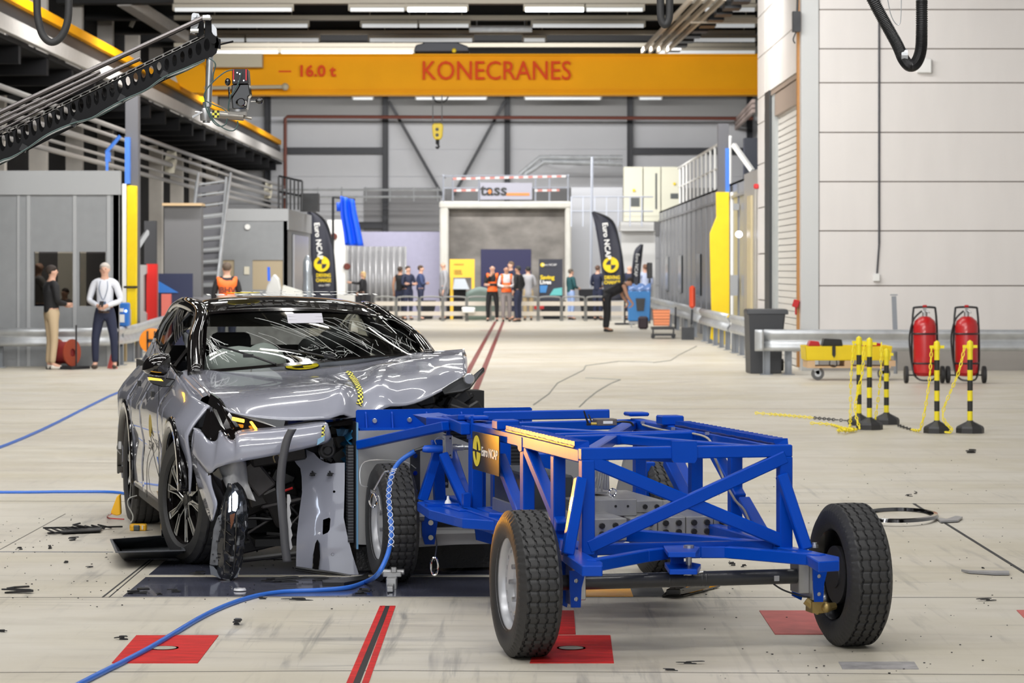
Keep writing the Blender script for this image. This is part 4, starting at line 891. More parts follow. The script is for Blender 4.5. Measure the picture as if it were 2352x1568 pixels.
def steel_rim(front=True):
    """steel wheel, visible face towards -a"""
    b = MB(); 
    b.lathe([(.205, -.085), (.208, -.078), (.196, -.07), (.188, -.05), (.182, -.02), (.182, .06), (.2, .08), (.206, .088)], (0, 0, 0), 'X', 48, cap=False)
    b.lathe([(.184, -.03), (.172, -.045), (.165, -.05)], (0, 0, 0), 'X', 48, cap=False)
    outer = circ((-.05, 0, 0), (0, 1, 0), (0, 0, 1), .166, .166, 64)
    hs = [circ((-.05, .147*math.cos(t), .147*math.sin(t)), (0, -math.sin(t), math.cos(t)), (0, math.cos(t), math.sin(t)), .014, .009, 10) for t in [2*PI*k/16 for k in range(16)]]
    inner = circ((-.05, 0, 0), (0, 1, 0), (0, 0, 1), .128, .128, 48)
    b.holes(outer, hs+[inner], (.006, 0, 0))
    b.lathe([(.129, -.05), (.118, -.044), (.105, -.028), (.085, -.024), (.05, -.026), (.034, -.03), (.034, -.01)], (0, 0, 0), 'X', 40, cap=False)
    return b
rimb = steel_rim()
hubs = ((-.755, 0, 1), (.755, 0, -1), (-.755, 3.0, 1), (.755, 3.0, -1))
tyre0 = None
LUG = mat('lug_nut', (.6, .6, .62), .2, .9); RIMS = mat('silver_wheel', (.50, .51, .54), .35, .35, coat=.1); RIMB = mat('black_wheel', (.008, .008, .01), .25, coat=.3)
for i, (a, y, s) in enumerate(hubs):
    if i == 0: t = ty.build('tyre', TYM, tr, smooth=True); t0 = t
    else: t = t0.copy(); COL.objects.link(t)
    t.location = (a, y, .322); t.rotation_euler = (0.3*i, 0, 0 if s > 0 else PI)
    if s > 0:
        r = rimb.build('rim', RIMS, t, smooth=True); rimb = steel_rim()
        b = MB()
        for k in range(5):
            q = 2*PI*k/5; b.lathe([(.012, -.055), (.013, -.035), (.013, -.02)], (0, .075*math.cos(q), .075*math.sin(q)), 'X', 6)
        b.split('wheel_nut', LUG, t)
    else:
        b = MB(); b.lathe([(.2, -.085), (.196, -.07), (.185, -.03), (.18, .05), (.2, .09)], (0, 0, 0), 'X', 48, cap=False); b.lathe([(.18, -.045), (.10, -.03), (.05, -.04), (0, -.04)], (0, 0, 0), 'X', 40); b.build('rim', RIMB, t, smooth=True)
        b = MB(); b.lathe([(.0, .075), (.06, .075), (.065, .045), (.128, .045), (.13, .055), (.13, .07), (.06, .07)], (0, 0, 0), 'X', 40, cap=False); b.build('brake_disc', mat('disc_iron', (.06, .06, .065), .4, .6), t, smooth=True)
# tow shackle on the front-left wheel with wire
v = T(857, 1128, b=2.72); b = MB(); b.tube(spline([v, v+Vector((-.02, 0, -.05)), v+Vector((0, 0, -.085)), v+Vector((.02, 0, -.05)), v], 5), .006, 6); b.tube([v+Vector((-.012, 0, .0)), v+Vector((.016, 0, .0))], .012, 8)
b.build('wire_shackle', CHROME, tr, smooth=True)
b = MB(); b.tube(spline([v, T(870, 1105, b=2.7), T(882, 1085, b=2.68), T(893, 1082, b=2.66)], 5), .005, 5); b.tube(spline([v+Vector((.02, 0, -.03)), T(870, 1140, b=2.7), T(874, 1170, b=2.7)], 5), .003, 5); b.build('steel_wire', ALU, tr)
# ballast blocks ----------------------------------------------------------
BK = mat('machined_steel', (.36, .36, .36), .38, .5, noise=.12, nscale=5, stretch=(3, 1, 1)); BD = mat('bolt_black', (.012, .012, .013), .4)
bal = MB()
bx0, bx1 = T(1361, 1200, b=.75).x, T(1580, 1200, b=.75).x
za, zb_ = T(1450, 1188, b=.75).z, T(1450, 1237, b=.75).z
xr = T(1697, 1200, b=1.0).x
zr0, zr1 = T(1600, 1186, b=.95).z, T(1600, 1233, b=.95).z
b = MB(); b.bb(-.43, T(1440, 1200, b=.68).x, .68, 2.0, zb_, za+.003); 
b.build('ballast_block', BK, tr, bevel=.004)
xl = T(1446, 1200, b=.95).x
for k in range(4):
    w = (xr-xl)/4; b = MB(); b.bb(xl+k*w+.002, xl+(k+1)*w-.002, .95+.002*k, 1.9, zr1, zr0); g = b.build('ballast_block', BK, tr, bevel=.004)
    b = MB()
    for dx in (.27, .73):
        for dz in (.28, .72):
            c = (xl+(k+dx)*w, .95, zr1+(zr0-zr1)*dz); b.lathe([(.013, -.014), (.015, -.012), (.015, 0)], c, 'Y', 8)
    b.split('bolt', BD, g)
b = MB()
for x, y in ((1382, 1207), (1413, 1206), (1382, 1226), (1413, 1228)): b.lathe([(.012, -.016), (.014, -.014), (.014, 0)], T(x, y, b=.68), 'Y', 8)
b.split('bolt', BD, tr)
u0, u1 = T(1361, 1150, b=1.05).x, T(1463, 1150, b=1.05).x; z0 = zr0
b = MB(); b.bb(u0-.1, u1, 1.05, 1.8, z0, T(1400, 1147, b=1.05).z); g = b.build('upper_ballast', BK, tr, bevel=.004)
b = MB(); b.bb(u1+.003, T(1524, 1150, b=1.2).x, 1.2, 1.85, z0, T(1500, 1149, b=1.2).z); g = b.build('upper_ballast', BK, tr, bevel=.004)
b = MB()
for x in (1414, 1442): b.lathe([(.006, -.004), (.006, 0)], T(x, 1162, b=1.05), 'Y', 10)
for x in (1481, 1508): b.lathe([(.012, -.012), (.012, 0)], T(x, 1163, b=1.2), 'Y', 8)
b.split('bolt', BD, tr)
v = T(1407, 1131, b=1.15); b = MB(); b.tube(circ(v, (1, 0, 0), (0, 0, 1), .017, .017, 20)+[v+Vector((.017, 0, 0))], .006, 8); b.tube([v-Vector((0, 0, .02)), v-Vector((0, 0, .045))], .008); b.build('lifting_eye', CHROME, tr, smooth=True)
b = MB(); b.bb(-.42, -.2, 1.25, 2.0, zl+.05, zl+.26); b.bb(-.40, -.28, 1.1, 1.4, zl+.04, zl+.10); b.build('equipment_box', mat('dark_box', (.05, .055, .06), .5), tr, bevel=.01)
v = T(1238, 1133, b=1.6); b = MB(); b.lathe([(.026, -.02), (.03, -.018), (.03, .02), (.026, .02), (.018, .02), (.018, -.02), (.026, -.02)], v, 'Y', 20, cap=False); b.build('cable_gland', ALU, tr, smooth=True)
b = MB()
for x, y0, y1 in ((1372, 1082, 1128), (1382, 1103, 1128)): b.tube([T(x, y0, b=1.3), T(x, y1, b=1.3)], .005, 6)
b.bb(-.22, -.02, 1.28, 1.5, T(1380, 1128, b=1.3).z-.01, T(1380, 1128, b=1.3).z); b.build('stud_plate', STEEL, tr)
b = MB()
for k in range(7):
    x = 1340+k*7; b.tube(spline([T(x+10, 1040+3*k, b=1.5), T(x+26-k*2, 1075, b=1.45), T(x+20-k, 1105+k*2, b=1.4), T(1345+k*9, 1125, b=1.4)], 5), .0025, 4)
b.build('wiring', mat('cable_light', (.32, .33, .35), .5), tr)
# black bolted plates and big grey back plate in front of the barrier
b = MB(); b.prism([T(x, y, b=3.28) for x, y in ((822, 1250), (962, 1256), (1130, 1245), (1130, 1040), (1000, 985), (822, 990))], (0, .012, 0)); b.build('back_plate', mat('plate_grey', (.36, .36, .36), .35, .4, noise=.06), tr)
b = MB(); b.prism([T(x, y, b=3.3) for x, y in ((823, 1008), (960, 1005), (960, 987), (823, 989))], (0, .02, 0)); b.build('upper_plate', ALU, tr)
b = MB(); b.prism([T(x, y, b=3.2) for x, y in ((1210, 1040), (1330, 1020), (1330, 1150), (1210, 1150))], (0, .012, 0)); b.prism([T(x, y, b=2.6) for x, y in ((1360, 1050), (1398, 1052), (1400, 1128), (1360, 1128))], (0, .1, 0)); b.prism([T(x, y, b=2.9) for x, y in ((1440, 1042), (1462, 1042), (1470, 1128), (1420, 1128))], (0, .05, 0)); b.split('rear_plate', mat('plate_grey'), tr)
b = MB(); b.prism([T(x, y, b=3.0) for x, y in ((943, 1145), (965, 1145), (965, 1035), (943, 1035))], (0, .02, 0)); b.prism([T(x, y, b=2.9) for x, y in ((1018, 1120), (1030, 1120), (1030, 1050), (1018, 1050))], (0, .02, 0)); g = b.split('bolt_strip', BSTEEL, tr)
b = MB()
for x, y in ((953, 1046), (953, 1086), (953, 1127)): b.lathe([(.013, -.01), (.013, 0)], T(x, y, b=2.99), 'Y', 8)
for x, y in ((1024, 1060), (1024, 1110)): b.lathe([(.009, -.01), (.009, 0)], T(x, y, b=2.89), 'Y', 8)
b.split('bolt', CHROME, g)
# wide blue top plate with ribs
TPb = 3.4
p = [T(x, y, b=TPb) for x, y in ((818, 985), (818, 944), (821, 941), (1218, 935), (1222, 938), (1222, 985))]; b = MB(); b.prism(p, (0, .012, 0)); tp = b.build('top_plate', BLUE, tr)
b = MB()
for x in (838, 898, 978, 1058, 1138, 1196): 
    q = T(x, 945, b=TPb); w = T(x, 983, b=TPb); b.prism([q, w, w+Vector((0, -.035, 0)), q+Vector((0, -.01, -.01))], (.008, 0, 0))
b.split('rib', BLUE, tp)
b = MB()
for x, y in ((860, 966), (940, 964)): b.lathe([(.012, -.012), (.014, -.01), (.014, 0)], T(x, y, b=TPb), 'Y', 10)
b.split('bolt', ALU, tp)
q0 = T(820, 984, b=TPb); q1 = T(1222, 984, b=TPb); b = MB(); b.bar(q0+Vector((0, -.03, 0)), q1+Vector((0, -.03, 0)), .09, .012); b.build('plate_ledge', BLUE, tr)
# upper left arm reaching out to the plate
member('side_arm', T(826, 1022, b=3.25), T(1024, 978, b=2.45), .05, .05)
member('side_arm', T(990, 968, b=2.7), T(1120, 978, b=2.2), .07, .05)
member('side_arm', T(985, 964, b=3.3), T(1072, 958, b=2.3), .09, .03); member('side_arm', T(1070, 985, b=2.15), T(1025, 965, b=2.7), .05, .06)
member('side_arm', T(1110, 955, b=3.3), T(1400, 950, b=3.1), .06, .05)
b = MB(); b.prism([T(x, y, b=2.6) for x, y in ((1000, 965), (1062, 960), (1072, 985), (1030, 990))], (0, .6, 0)); b.build('arm_plate', BLUE, tr)
# front posts and diagonals behind the wheel
member('front_post', T(1010, 1150, b=2.9), T(1003, 1010, b=2.9), .06, .06, (0, 1, 0)); member('front_post', T(1096, 1185, b=2.2), T(1096, 1000, b=2.2), .08, .07, (0, 1, 0)) 
member('front_diagonal', T(970, 1150, b=2.7), T(1005, 1040, b=2.7), .05, .05, (0, 1, 0)); member('front_diagonal', T(1018, 1045, b=2.55), T(1072, 1165, b=2.3), .05, .05, (0, 1, 0))
member('front_post', T(1150, 1180, b=3.0), T(1150, 1010, b=3.0), .10, .08, (0, 1, 0)); member('front_post', T(1255, 1180, b=2.9), T(1255, 1040, b=2.9), .10, .08, (0, 1, 0)); member('front_post', T(1490, 1060, b=2.9), T(1490, 1170, b=2.9), .06, .06, (0, 1, 0))
member('front_post', T(1545, 1040, b=2.3), T(1600, 1160, b=2.0), .07, .05, (0, 1, 0))
# lower front carrier with flat plates
b = MB(); b.prism([T(x, y, z=zl+.03) for x, y in ((958, 1152), (1020, 1146), (1095, 1170), (1140, 1196), (1062, 1190), (985, 1170))], (0, 0, -.05)); b.build('carrier_plate', BLUE, tr, bevel=.004)
member('carrier_beam', T(985, 1165, z=zl), T(1068, 1188, z=zl), .06, .08); member('carrier_beam', T(1068, 1182, z=zl), T(1185, 1222, z=zl), .06, .08); member('carrier_beam', T(1128, 1190, z=zl+.03), T(1188, 1194, z=zl+.03), .05, .06)
b = MB(); b.prism([T(x, y, b=2.1) for x, y in ((1065, 1190), (1080, 1192), (1083, 1135), (1078, 1131), (1065, 1134))], (0, .05, 0)); b.build('upright_plate', BLUE, tr, bevel=.003)
b = MB(); b.prism([T(x, y, b=2.9) for x, y in ((968, 1168), (1008, 1180), (998, 1250), (976, 1250), (970, 1230))], (0, .012, 0)); b.prism([T(x, y, b=2.2) for x, y in ((1092, 1215), (1130, 1222), (1130, 1250), (1095, 1240))], (0, .02, 0)); g = b.split('axle_bracket', BLUE, tr)
b = MB()
for x, y in ((989, 1200), (989, 1234)): b.lathe([(.014, -.008), (.014, 0)], T(x, y, b=2.88), 'Y', 12)
b.split('bracket_bolt', mat('cream'), g)
b = MB(); b.tube([(-.6, 3.0, .32), (.6, 3.0, .32)], .034, 14); b.build('axle_tube', mat('axle_black'), tr)
b = MB(); b.box((-.60, 3.0, .33), (.05, .15, .18)); b.tube([(-.6, 2.9, .36), (-.68, 2.9, .36)], .03); b.build('hub_plate', STEEL, tr)
b = MB(); b.box(T(1030, 1232, b=3.2), (.42, .3, .06)); b.build('lower_tray', mat('plate_grey'), tr)
v = T(1029, 1142, b=2.35)
b = MB(); w = T(1029, 1160, z=zl+.035); b.lathe([(.02, 0), (.016, .02), (.008, .03), (.006, .045), (0, .05)], w, 'Z', 10); b.build('white_cap', WHITE, tr, smooth=True)
w = T(1018, 1158, z=zl+.035); b = MB(); b.box(w+Vector((-.02, -.06, .0)), (.17, .07, .02)); b.build('lashing_block', BLUE, tr)
# hydraulic / data coupling with aluminium block
v = T(1028, 1025, b=2.6); b = MB(); b.box(v, (.042, .06, .125)); cb_ = b.build('coupling_block', ALU, tr, bevel=.003)
b = MB()
for dz in (-.045, .045): b.lathe([(.005, -.001), (.005, .002)], v+Vector((.008, -.031, dz)), 'Y', 8)
b.split('screw_hole', BD, cb_)
b = MB(); b.prism([T(x, y, b=2.68) for x, y in ((1026, 980), (1034, 980), (1035, 1075), (1030, 1084), (1023, 1075))], (0, .01, 0)); b.build('coupling_bracket', BLUE, tr)
b = MB(); b.lathe([(.013, -.11), (.018, -.10), (.021, -.08), (.021, -.02), (.018, 0)], T(1016, 1030, b=2.6), 'X', 16); b.build('blue_connector', mat('blue_plastic', (.01, .10, .62), .35), tr, smooth=True)
b = MB(); b.lathe([(.02, 0), (.02, .03), (.016, .032), (.016, .065), (.01, .07), (.006, .16)], T(1036, 1028, b=2.6), 'X', 16); b.build('metal_connector', ALU, tr, smooth=True)
b = MB(); b.tube([T(1052, 1028, b=2.6), T(1078, 1029, b=2.6)], [.012, .006], 8); b.tube([T(952, 1035, b=2.6), T(975, 1028, b=2.6)], [.008, .013], 8); b.build('cable_boot', BLACK, tr, smooth=True)
b = MB(); b.tube(spline([T(1022, 1010, b=2.58), T(1010, 1003, b=2.58), T(999, 1010, b=2.58), T(1002, 1020, b=2.58)], 5), .003, 5); b.tube(spline([T(955, 1075, b=2.9), T(925, 1060, b=3.1), T(838, 1060, b=3.2), T(828, 1110, b=3.2), T(850, 1118, b=3.2)], 6), .003, 5)
b.tube(spline([T(1165, 1095, b=2.0), T(1185, 1078, b=2.0), T(1198, 1070, b=2.0)], 4), .005, 5); b.split('loose_wire', ALU, tr)
# cable along the right rail and down the X brace
b = MB(); cpts = [T(x, y, a=AR-.05) for x, y in ((1476, 975), (1500, 982), (1545, 991), (1590, 995), (1622, 1004), (1635, 1020))]+[T(x, y, b=.35) for x, y in ((1640, 1045), (1654, 1080), (1668, 1112), (1690, 1150), (1710, 1172), (1730, 1220))]
b.tube(spline(cpts, 4), .0055, 6); b.build('signal_cable', mat('cable_beige', (.45, .42, .36), .5), tr, smooth=True)
b = MB()
for x, y in ((1476, 970), (1546, 984), (1624, 995)): b.box(T(x, y, a=AR-.045), (.02, .01, .014))
b.split('cable_clip', ALU, tr)
# transmitter with two antennas
v = T(1389, 973, z=ZT+.01); b = MB(); b.box(v+Vector((0, .0, .01)), (.105, .09, .034)); rx = b.build('transmitter', mat('transmitter_grey', (.16, .14, .13), .4, .3), tr, bevel=.003)
b = MB(); b.box(v+Vector((.004, -.046, .01)), (.05, .002, .014)); b.build('label', WHITE, rx)
b = MB(); b.tube([T(1352, 976, b=v.y-.02), T(1341, 943, b=v.y-.02)], [.006, .004], 6); b.tube([T(1362, 976, b=v.y-.01), T(1352, 952, b=v.y+.03)], [.005, .004], 6); b.box(T(1352, 974, b=v.y-.02), (.02, .02, .012)); b.build('antenna', BLACK, rx)
b = MB(); b.lathe([(.007, 0), (.007, .03)], T(1357, 973, b=v.y-.03), 'X', 8); b.build('brass_plug', mat('brass', (.75, .55, .15), .3, 1), rx)
b = MB(); b.tube(spline([T(1415, 969, b=v.y), T(1430, 968, b=v.y), T(1448, 970, b=v.y), T(1455, 978, b=v.y)], 5), .006, 6); b.build('black_cable', BLACK, tr, smooth=True)
# name board on the left side
sb = MB(); SA = -.535; sq = [T(x, y, a=SA) for x, y in ((1085, 990), (1146, 1002), (1146, 1094), (1085, 1076))]; sb.prism(sq, (.006, 0, 0)); sgn = sb.build('name_board', mat('board_black', (.02, .017, .015), .35), tr)
cc = T(1095, 1035, a=SA-.002); ru = abs(T(1104, 1037, a=SA).y-T(1086.5, 1033, a=SA).y)/2; rv = (T(1095, 999, a=SA).z-T(1095, 1070, a=SA).z)/2
for k, (t0, t1) in enumerate(((PI*.03, PI*.97), (PI*1.03, PI*1.97))):
    pts = []; 
    arc = [t0+(t1-t0)*j/16 for j in range(17)]
    outp = [cc+Vector((0, -ru*math.cos(t), rv*math.sin(t))) for t in arc]
    # half ring with one solid quarter
    b = MB(); inn = [cc+Vector((0, -ru*.5*math.cos(t), rv*.62*math.sin(t))) for t in arc]
    if k == 0: poly = outp+[cc+Vector((0, ru*.0, .004))]+[inn[8]]+inn[7::-1] if False else outp[:]+[cc+Vector((0, 0, .004)), cc+Vector((0, 0, rv*.62))]+inn[7::-1]
    else: poly = outp[:]+[cc+Vector((0, -ru*0, -.004)), cc+Vector((0, 0, -rv*.62))]+inn[7::-1]
    b.prism(poly, (-.001, 0, 0)); b.build('roundel', mat('sign_yellow', (.85, .70, .05), .5), sgn)
text('Euro NCAP', .064, basis(T(1124, 1042, a=SA-.002), (0, -1, 0), (0, 0, 1)), WHITE, parent=sgn, sx=1.12, bold=.0012, ext=.0008)
# deformable barrier block behind the plates (honeycomb with blue skin)
hb = mat('honeycomb_skin', (.02, .16, .34), .35, .3, bump=.5, bscale=30)
b = MB(); b.bb(-.86, .14, 3.45, 3.75, .16, .80); b.build('barrier_core', stripes('honeycomb', (.03, .03, .035), (.08, .085, .095), 50, 'Z', metal=.5), tr)
b = MB(); rows = [[Vector((-.90+.03*math.sin(j*2.1+k), 3.42+.05*k, .80-.03*j+.01*math.sin(k*2))) for k in range(9)] for j in range(9)]; b.grid(rows); b.build('crumpled_skin', hb, tr, smooth='all', solid=.004)
b = MB(); b.bb(-.895, -.885, 3.3, 3.9, .15, .85); b.build('dark_side_plate', BSTEEL, tr)
b = MB(); b.bb(-.897, -.888, 3.28, 3.30, .15, .85); b.build('film_edge', mat('light_blue_film', (.16, .36, .58), .35), tr)
# vertical perforated strip
b = MB(); b.bb(-.93, -.90, 3.36, 3.44, .18, .72); b.build('perforated_strip', stripes('perforated', (.03, .03, .035), (.11, .115, .125), 60, 'Z', metal=.5), tr)

b = MB(); b.bb(-.88, .2, 3.38, 3.9, .02, .15); b.build('lower_barrier_edge', mat('perforated_black', (.012, .012, .013), .5, bump=.6, bscale=70), tr)
# ================================================================ CRASHED GREY CAR
CF = Frame(-1.03, 16.05, 13.8)
car = empty('crashed_car', (-1.03, 16.05, 0), CF.rz, 'light grey car with black roof and crushed front against the blue trolley', 'car')
def K(px, py, b=None, **k): return CF(px, py, b=b, **k)
def lerp_tab(x, tab):
    if x <= tab[0][0]: return tab[0][1:]
    for a, b_ in zip(tab, tab[1:]):
        if x <= b_[0]:
            t = (x-a[0])/(b_[0]-a[0]); t = t*t*(3-2*t) if False else t
            return tuple(p+(q-p)*t for p, q in zip(a[1:], b_[1:]))
    return tab[-1][1:]
HZ, WBR = .372, 2.62
belt = [(-.45, -.84, .925), (0, -.865, .985), (.4, -.865, 1.04), (.9, -.865, 1.10), (1.8, -.83, 1.17), (2.6, -.775, 1.22), (3.2, -.71, 1.24), (3.5, -.65, 1.15)]
def side_grid(b0, b1, n, m=18, mir=1):
    rows = []
    for i in range(n+1):
        b_ = b0+(b1-b0)*i/n; ba, bz = lerp_tab(b_, belt)
        zl_ = .27+.02*math.sin(b_)
        for bw, Ra in ((0, .425), (WBR, .41)):
            if abs(b_-bw) < Ra: zl_ = max(zl_, HZ+math.sqrt(Ra*Ra-(b_-bw)**2))
        # flare over the arches
        row = []
        for j in range(m+1):
            v = j/m; z = bz+(zl_-bz)*v
            prof = lerp_tab(z, [(.2, .925), (.30, .955), (.45, .962), (.60, .948), (.72, .972), (.84, .975), (.95, .945), (1.03, .90), (1.3, .80)])[0]
            w = min(1, (bz-z)/(.16+.20*min(1, max(0, (b_-.9)/1.0))))**.8; a = -(abs(ba)*(1-w)+max(prof, abs(ba))*w)
            if b_ > 3.1: a *= 1-.25*(b_-3.1)**1.3
            if b_ < -.1: a *= 1-.25*(-.1-b_)**1.5
            row.append((a*mir, b_, z))
        rows.append(row)
    return rows
def breaks(a, b_, n): return [a+(b_-a)*i/n for i in range(n+1)]
for mir, lo in ((1, -.42), (-1, .7)):
    b = MB(); b.grid(side_grid(lo, .62, 22, mir=mir)); b.build('front_wing' if mir > 0 else 'far_wing', GREYP, car, smooth='all', solid=.012, off=0)
    b = MB(); b.grid(side_grid(.63, 1.62, 14, mir=mir)); d = b.build('front_door', GREYP, car, smooth='all', solid=.012, off=0)
    if mir > 0:
        b = MB(); b.box(K(351, 905, a=-.965), (.02, .05, .035)); b.build('door_handle', BLACK, d)
    b = MB(); b.grid(side_grid(1.63, 2.42, 14, mir=mir)); d = b.build('rear_door', GREYP, car, smooth='all', solid=.012, off=0)
    if mir > 0:
        b = MB(); b.box(K(320, 880, a=-.962), (.02, .05, .035)); b.build('door_handle', BLACK, d)
    b = MB(); b.grid(side_grid(2.43, 3.55, 24, mir=mir)); b.build('rear_wing', GREYP, car, smooth='all', solid=.012, off=0)
# arch trims
for bw, Ra in ((0, .425), (WBR, .41)):
    rows = []
    for k in range(31):
        t = PI*(-.05+1.1*k/30) if bw else PI*(-.18+1.12*k/30)
        rows.append([Vector((a, bw+r*math.cos(t), HZ+r*math.sin(t))) for a, r in ((-.88, Ra-.015), (-.955, Ra-.012), (-.988, Ra+.0), (-.985, Ra+.05), (-.97, Ra+.058))])
    b = MB(); b.grid(rows); b.build('wheel_arch_trim', BLACKG, car, smooth='all', solid=.004)
    b = MB(); b.grid([[Vector((a, bw+(Ra-.01)*math.cos(t), HZ+(Ra-.01)*math.sin(t))) for a in (-.95, -.7, -.5)] for t in [PI*((-.15+(.9 if bw == 0 else 1.3)*k/20)) for k in range(21)]]); b.build('wheel_arch_liner', BLACK, car, smooth='all')
# sills and underbody
b = MB(); b.bb(-.93, .93, .42, 2.2, .20, .29); b.bb(-.80, .80, -.1, 3.3, .22, .34); b.build('sill', DARK, car, bevel=.02)
# decals on the doors
text('ZEE-4MP1', .075, basis((-.982, .95, .62), (0, -1, 0), (0, 0, 1)), BLACK, parent=car, ext=.0005)
b = MB(); b.lathe([(.07, -.003), (.07, 0)], (-.978, 1.05, .74), 'X', 28); b.build('door_roundel', mat('roundel_ochre', (.45, .33, .03), .4), car)
for p in (((.5, .46), (.62, .47), (.85, .56)), ((.72, .34), (.9, .36), (1.1, .46), (1.5, .40))):
    b = MB(); b.tube(spline([(-.958, y, z) for y, z in p], 5), .004, 4); b.build('blue_tape', mat('tape_blue', (.05, .14, .45), .5), car)
for p in (((.46, .40), (.9, .56), (1.25, .80), (1.3, .95)), ((.62, .30), (.64, .7), (.64, 1.03)), ((1.3, .28), (1.28, .5), (1.0, .62))):
    b = MB(); b.tube(spline([(-.972, y, z) for y, z in p], 5), .002, 4); b.build('dark_scratch', BLACK, car)

# ---- bonnet: control net in depth, crumpled on the right
net = [
 [(424, 851, .78), (520, 849, .74), (620, 843, .70), (720, 834, .68), (820, 824, .70), (920, 814, .74), (1000, 808, .78), (1066, 803, .84)],
 [(440, 868, .52), (530, 864, .52), (625, 858, .52), (722, 852, .52), (815, 844, .52), (915, 826, .50), (1000, 818, .58), (1070, 815, .70)],
 [(458, 888, .18), (542, 882, .16), (635, 876, .14), (725, 871, .14), (808, 863, .14), (905, 846, .15), (1000, 836, .30), (1072, 826, .55)],
 [(478, 908, -.20), (556, 902, -.32), (642, 895, -.38), (728, 890, -.40), (802, 882, -.34), (900, 868, -.12), (1002, 856, .08), (1073, 838, .42)],
 [(503, 930, -.52), (568, 930, -.62), (650, 930, -.66), (735, 926, -.66), (795, 915, -.52), (895, 900, -.36), (1000, 880, -.14), (1073, 848, .30)],
 [(528, 946, -.74), (580, 958, -.76), (655, 965, -.80), (745, 962, -.80), (800, 958, -.66), (880, 942, -.50), (985, 908, -.30), (1072, 856, .20)]]
def refine(net, k=5):
    P = [[K(x, y, b_) for x, y, b_ in r] for r in net]
    P = [spline(r, k) for r in P]
    cols = [spline([P[i][j] for i in range(len(P))], k) for j in range(len(P[0]))]
    return [[cols[j][i] for j in range(len(cols))] for i in range(len(cols[0]))]
hg = refine(net, 6)
for _ in range(26):
    h2 = [[p.copy() for p in r] for r in hg]
    for i in range(1, len(hg)-1):
        for j in range(1, len(hg[0])-1): h2[i][j] = hg[i][j]*.4+(hg[i-1][j]+hg[i+1][j]+hg[i][j-1]+hg[i][j+1])*.15
    hg = h2
def crease(p, x0, y0, x1, y1, w, h):
    # distance to a fold line in plan (a,b)
    d = Vector((x1-x0, y1-y0)); q = Vector((p.x-x0, p.y-y0)); t = max(0, min(1, q.dot(d)/d.length_squared)); r = (q-d*t).length
    return h*max(0, 1-r/w)
for r in hg:
    for p in r:
        p.z += crease(p, .03, -.72, .08, .1, .12, -.032)+crease(p, -.12, -.80, -.02, -.3, .07, .020)+crease(p, .20, -.45, .30, .3, .10, .018)+crease(p, .30, -.5, .75, .1, .10, -.014)+crease(p, .45, .3, .85, .6, .14, .01)
        p.z += crease(p, -.1, .1, .1, -.05, .10, .006)+crease(p, .6, -.2, .62, .5, .08, -.006)
b = MB(); b.grid(hg); bon = b.build('bonnet', GREYP, car, smooth=True, solid=.010, off=0, recalc=False)
b = MB(); e0 = [hg[i][0] for i in range(int(len(hg)*.62))]; b.grid([[p+Vector((-.0, 0, .003)), p+Vector((-.035, 0, -.012)), p+Vector((-.06, .0, -.055))] for p in e0]); b.build('bonnet_flange', GREYP, bon, smooth=True)
# bonnet roundel decal projected on the bonnet
def on_bonnet(px, py):
    best = None
    rx, rz = (px-CX)/FPX, -(py-CY)/FPX
    for r in hg:
        for p in r:
            X = CF.o[0]+p.x*CF.c-p.y*CF.s; Y = CF.o[1]+p.x*CF.s+p.y*CF.c
            d = (CX+FPX*X/Y-px)**2+((CY-FPX*(p.z-EYE)/Y-py)*1.6)**2
            if best is None or d < best[0]: best = (d, p)
    return K(px, py, best[1].y)
c0 = on_bonnet(694, 846)
b = MB(); rr_ = []
from mathutils.bvhtree import BVHTree
bv = BVHTree.FromPolygons([p for r in hg for p in r], [(i*len(hg[0])+j, i*len(hg[0])+j+1, (i+1)*len(hg[0])+j+1, (i+1)*len(hg[0])+j) for i in range(len(hg)-1) for j in range(len(hg[0])-1)])
def drop(x, y, h=.006):
    q = bv.ray_cast(Vector((x, y, 3)), Vector((0, 0, -1)))[0]; return (q+Vector((0, 0, h))) if q else Vector((x, y, 1.0))
def disc(cx_, cy_, r, m, name, t0=0, t1=2*PI, n=24, rings=4, h=.008, par=None):
    b = MB(); b.grid([[drop(cx_+r*k/rings*math.cos(t), cy_+r*k/rings*math.sin(t), h) for k in range(rings+1)] for t in [t0+(t1-t0)*i/n for i in range(n+1)]]); return b.build(name, m, par or bon, smooth='all')
rc0 = c0
disc(rc0.x, rc0.y, .105, mat('decal_black', (.02, .02, .02), .4), 'roundel_rim', h=.010)
disc(rc0.x, rc0.y, .100, mat('decal_yellow', (.90, .72, .03), .35), 'roundel', h=.0125)
disc(rc0.x, rc0.y, .062, mat('decal_black'), 'roundel_quadrant', 0, PI/2, 8, h=.015); disc(rc0.x, rc0.y, .062, mat('decal_black'), 'roundel_quadrant', PI, PI*1.5, 8, h=.015)
# chequered tape down the bonnet
tp_ = [on_bonnet(x, y) for x, y in ((797, 856), (808, 870), (820, 888), (827, 905), (828, 922), (824, 940))]
sp_ = spline(tp_, 8); b = MB(); rows = []; uvs = []; L = 0
for i, q in enumerate(sp_):
    if i: L += (q-sp_[i-1]).length
    for k, dx in enumerate((-.013, .013)): uvs.append((k*.030, L*.45))
    rows.append([drop(q.x-.015, q.y, .014), drop(q.x+.015, q.y, .014)])
b.grid(rows); b.uv = uvs; CHK = checker('chequered_tape', (.85, .78, .10), (.01, .01, .01), 85); b.build('chequered_tape', CHK, bon)

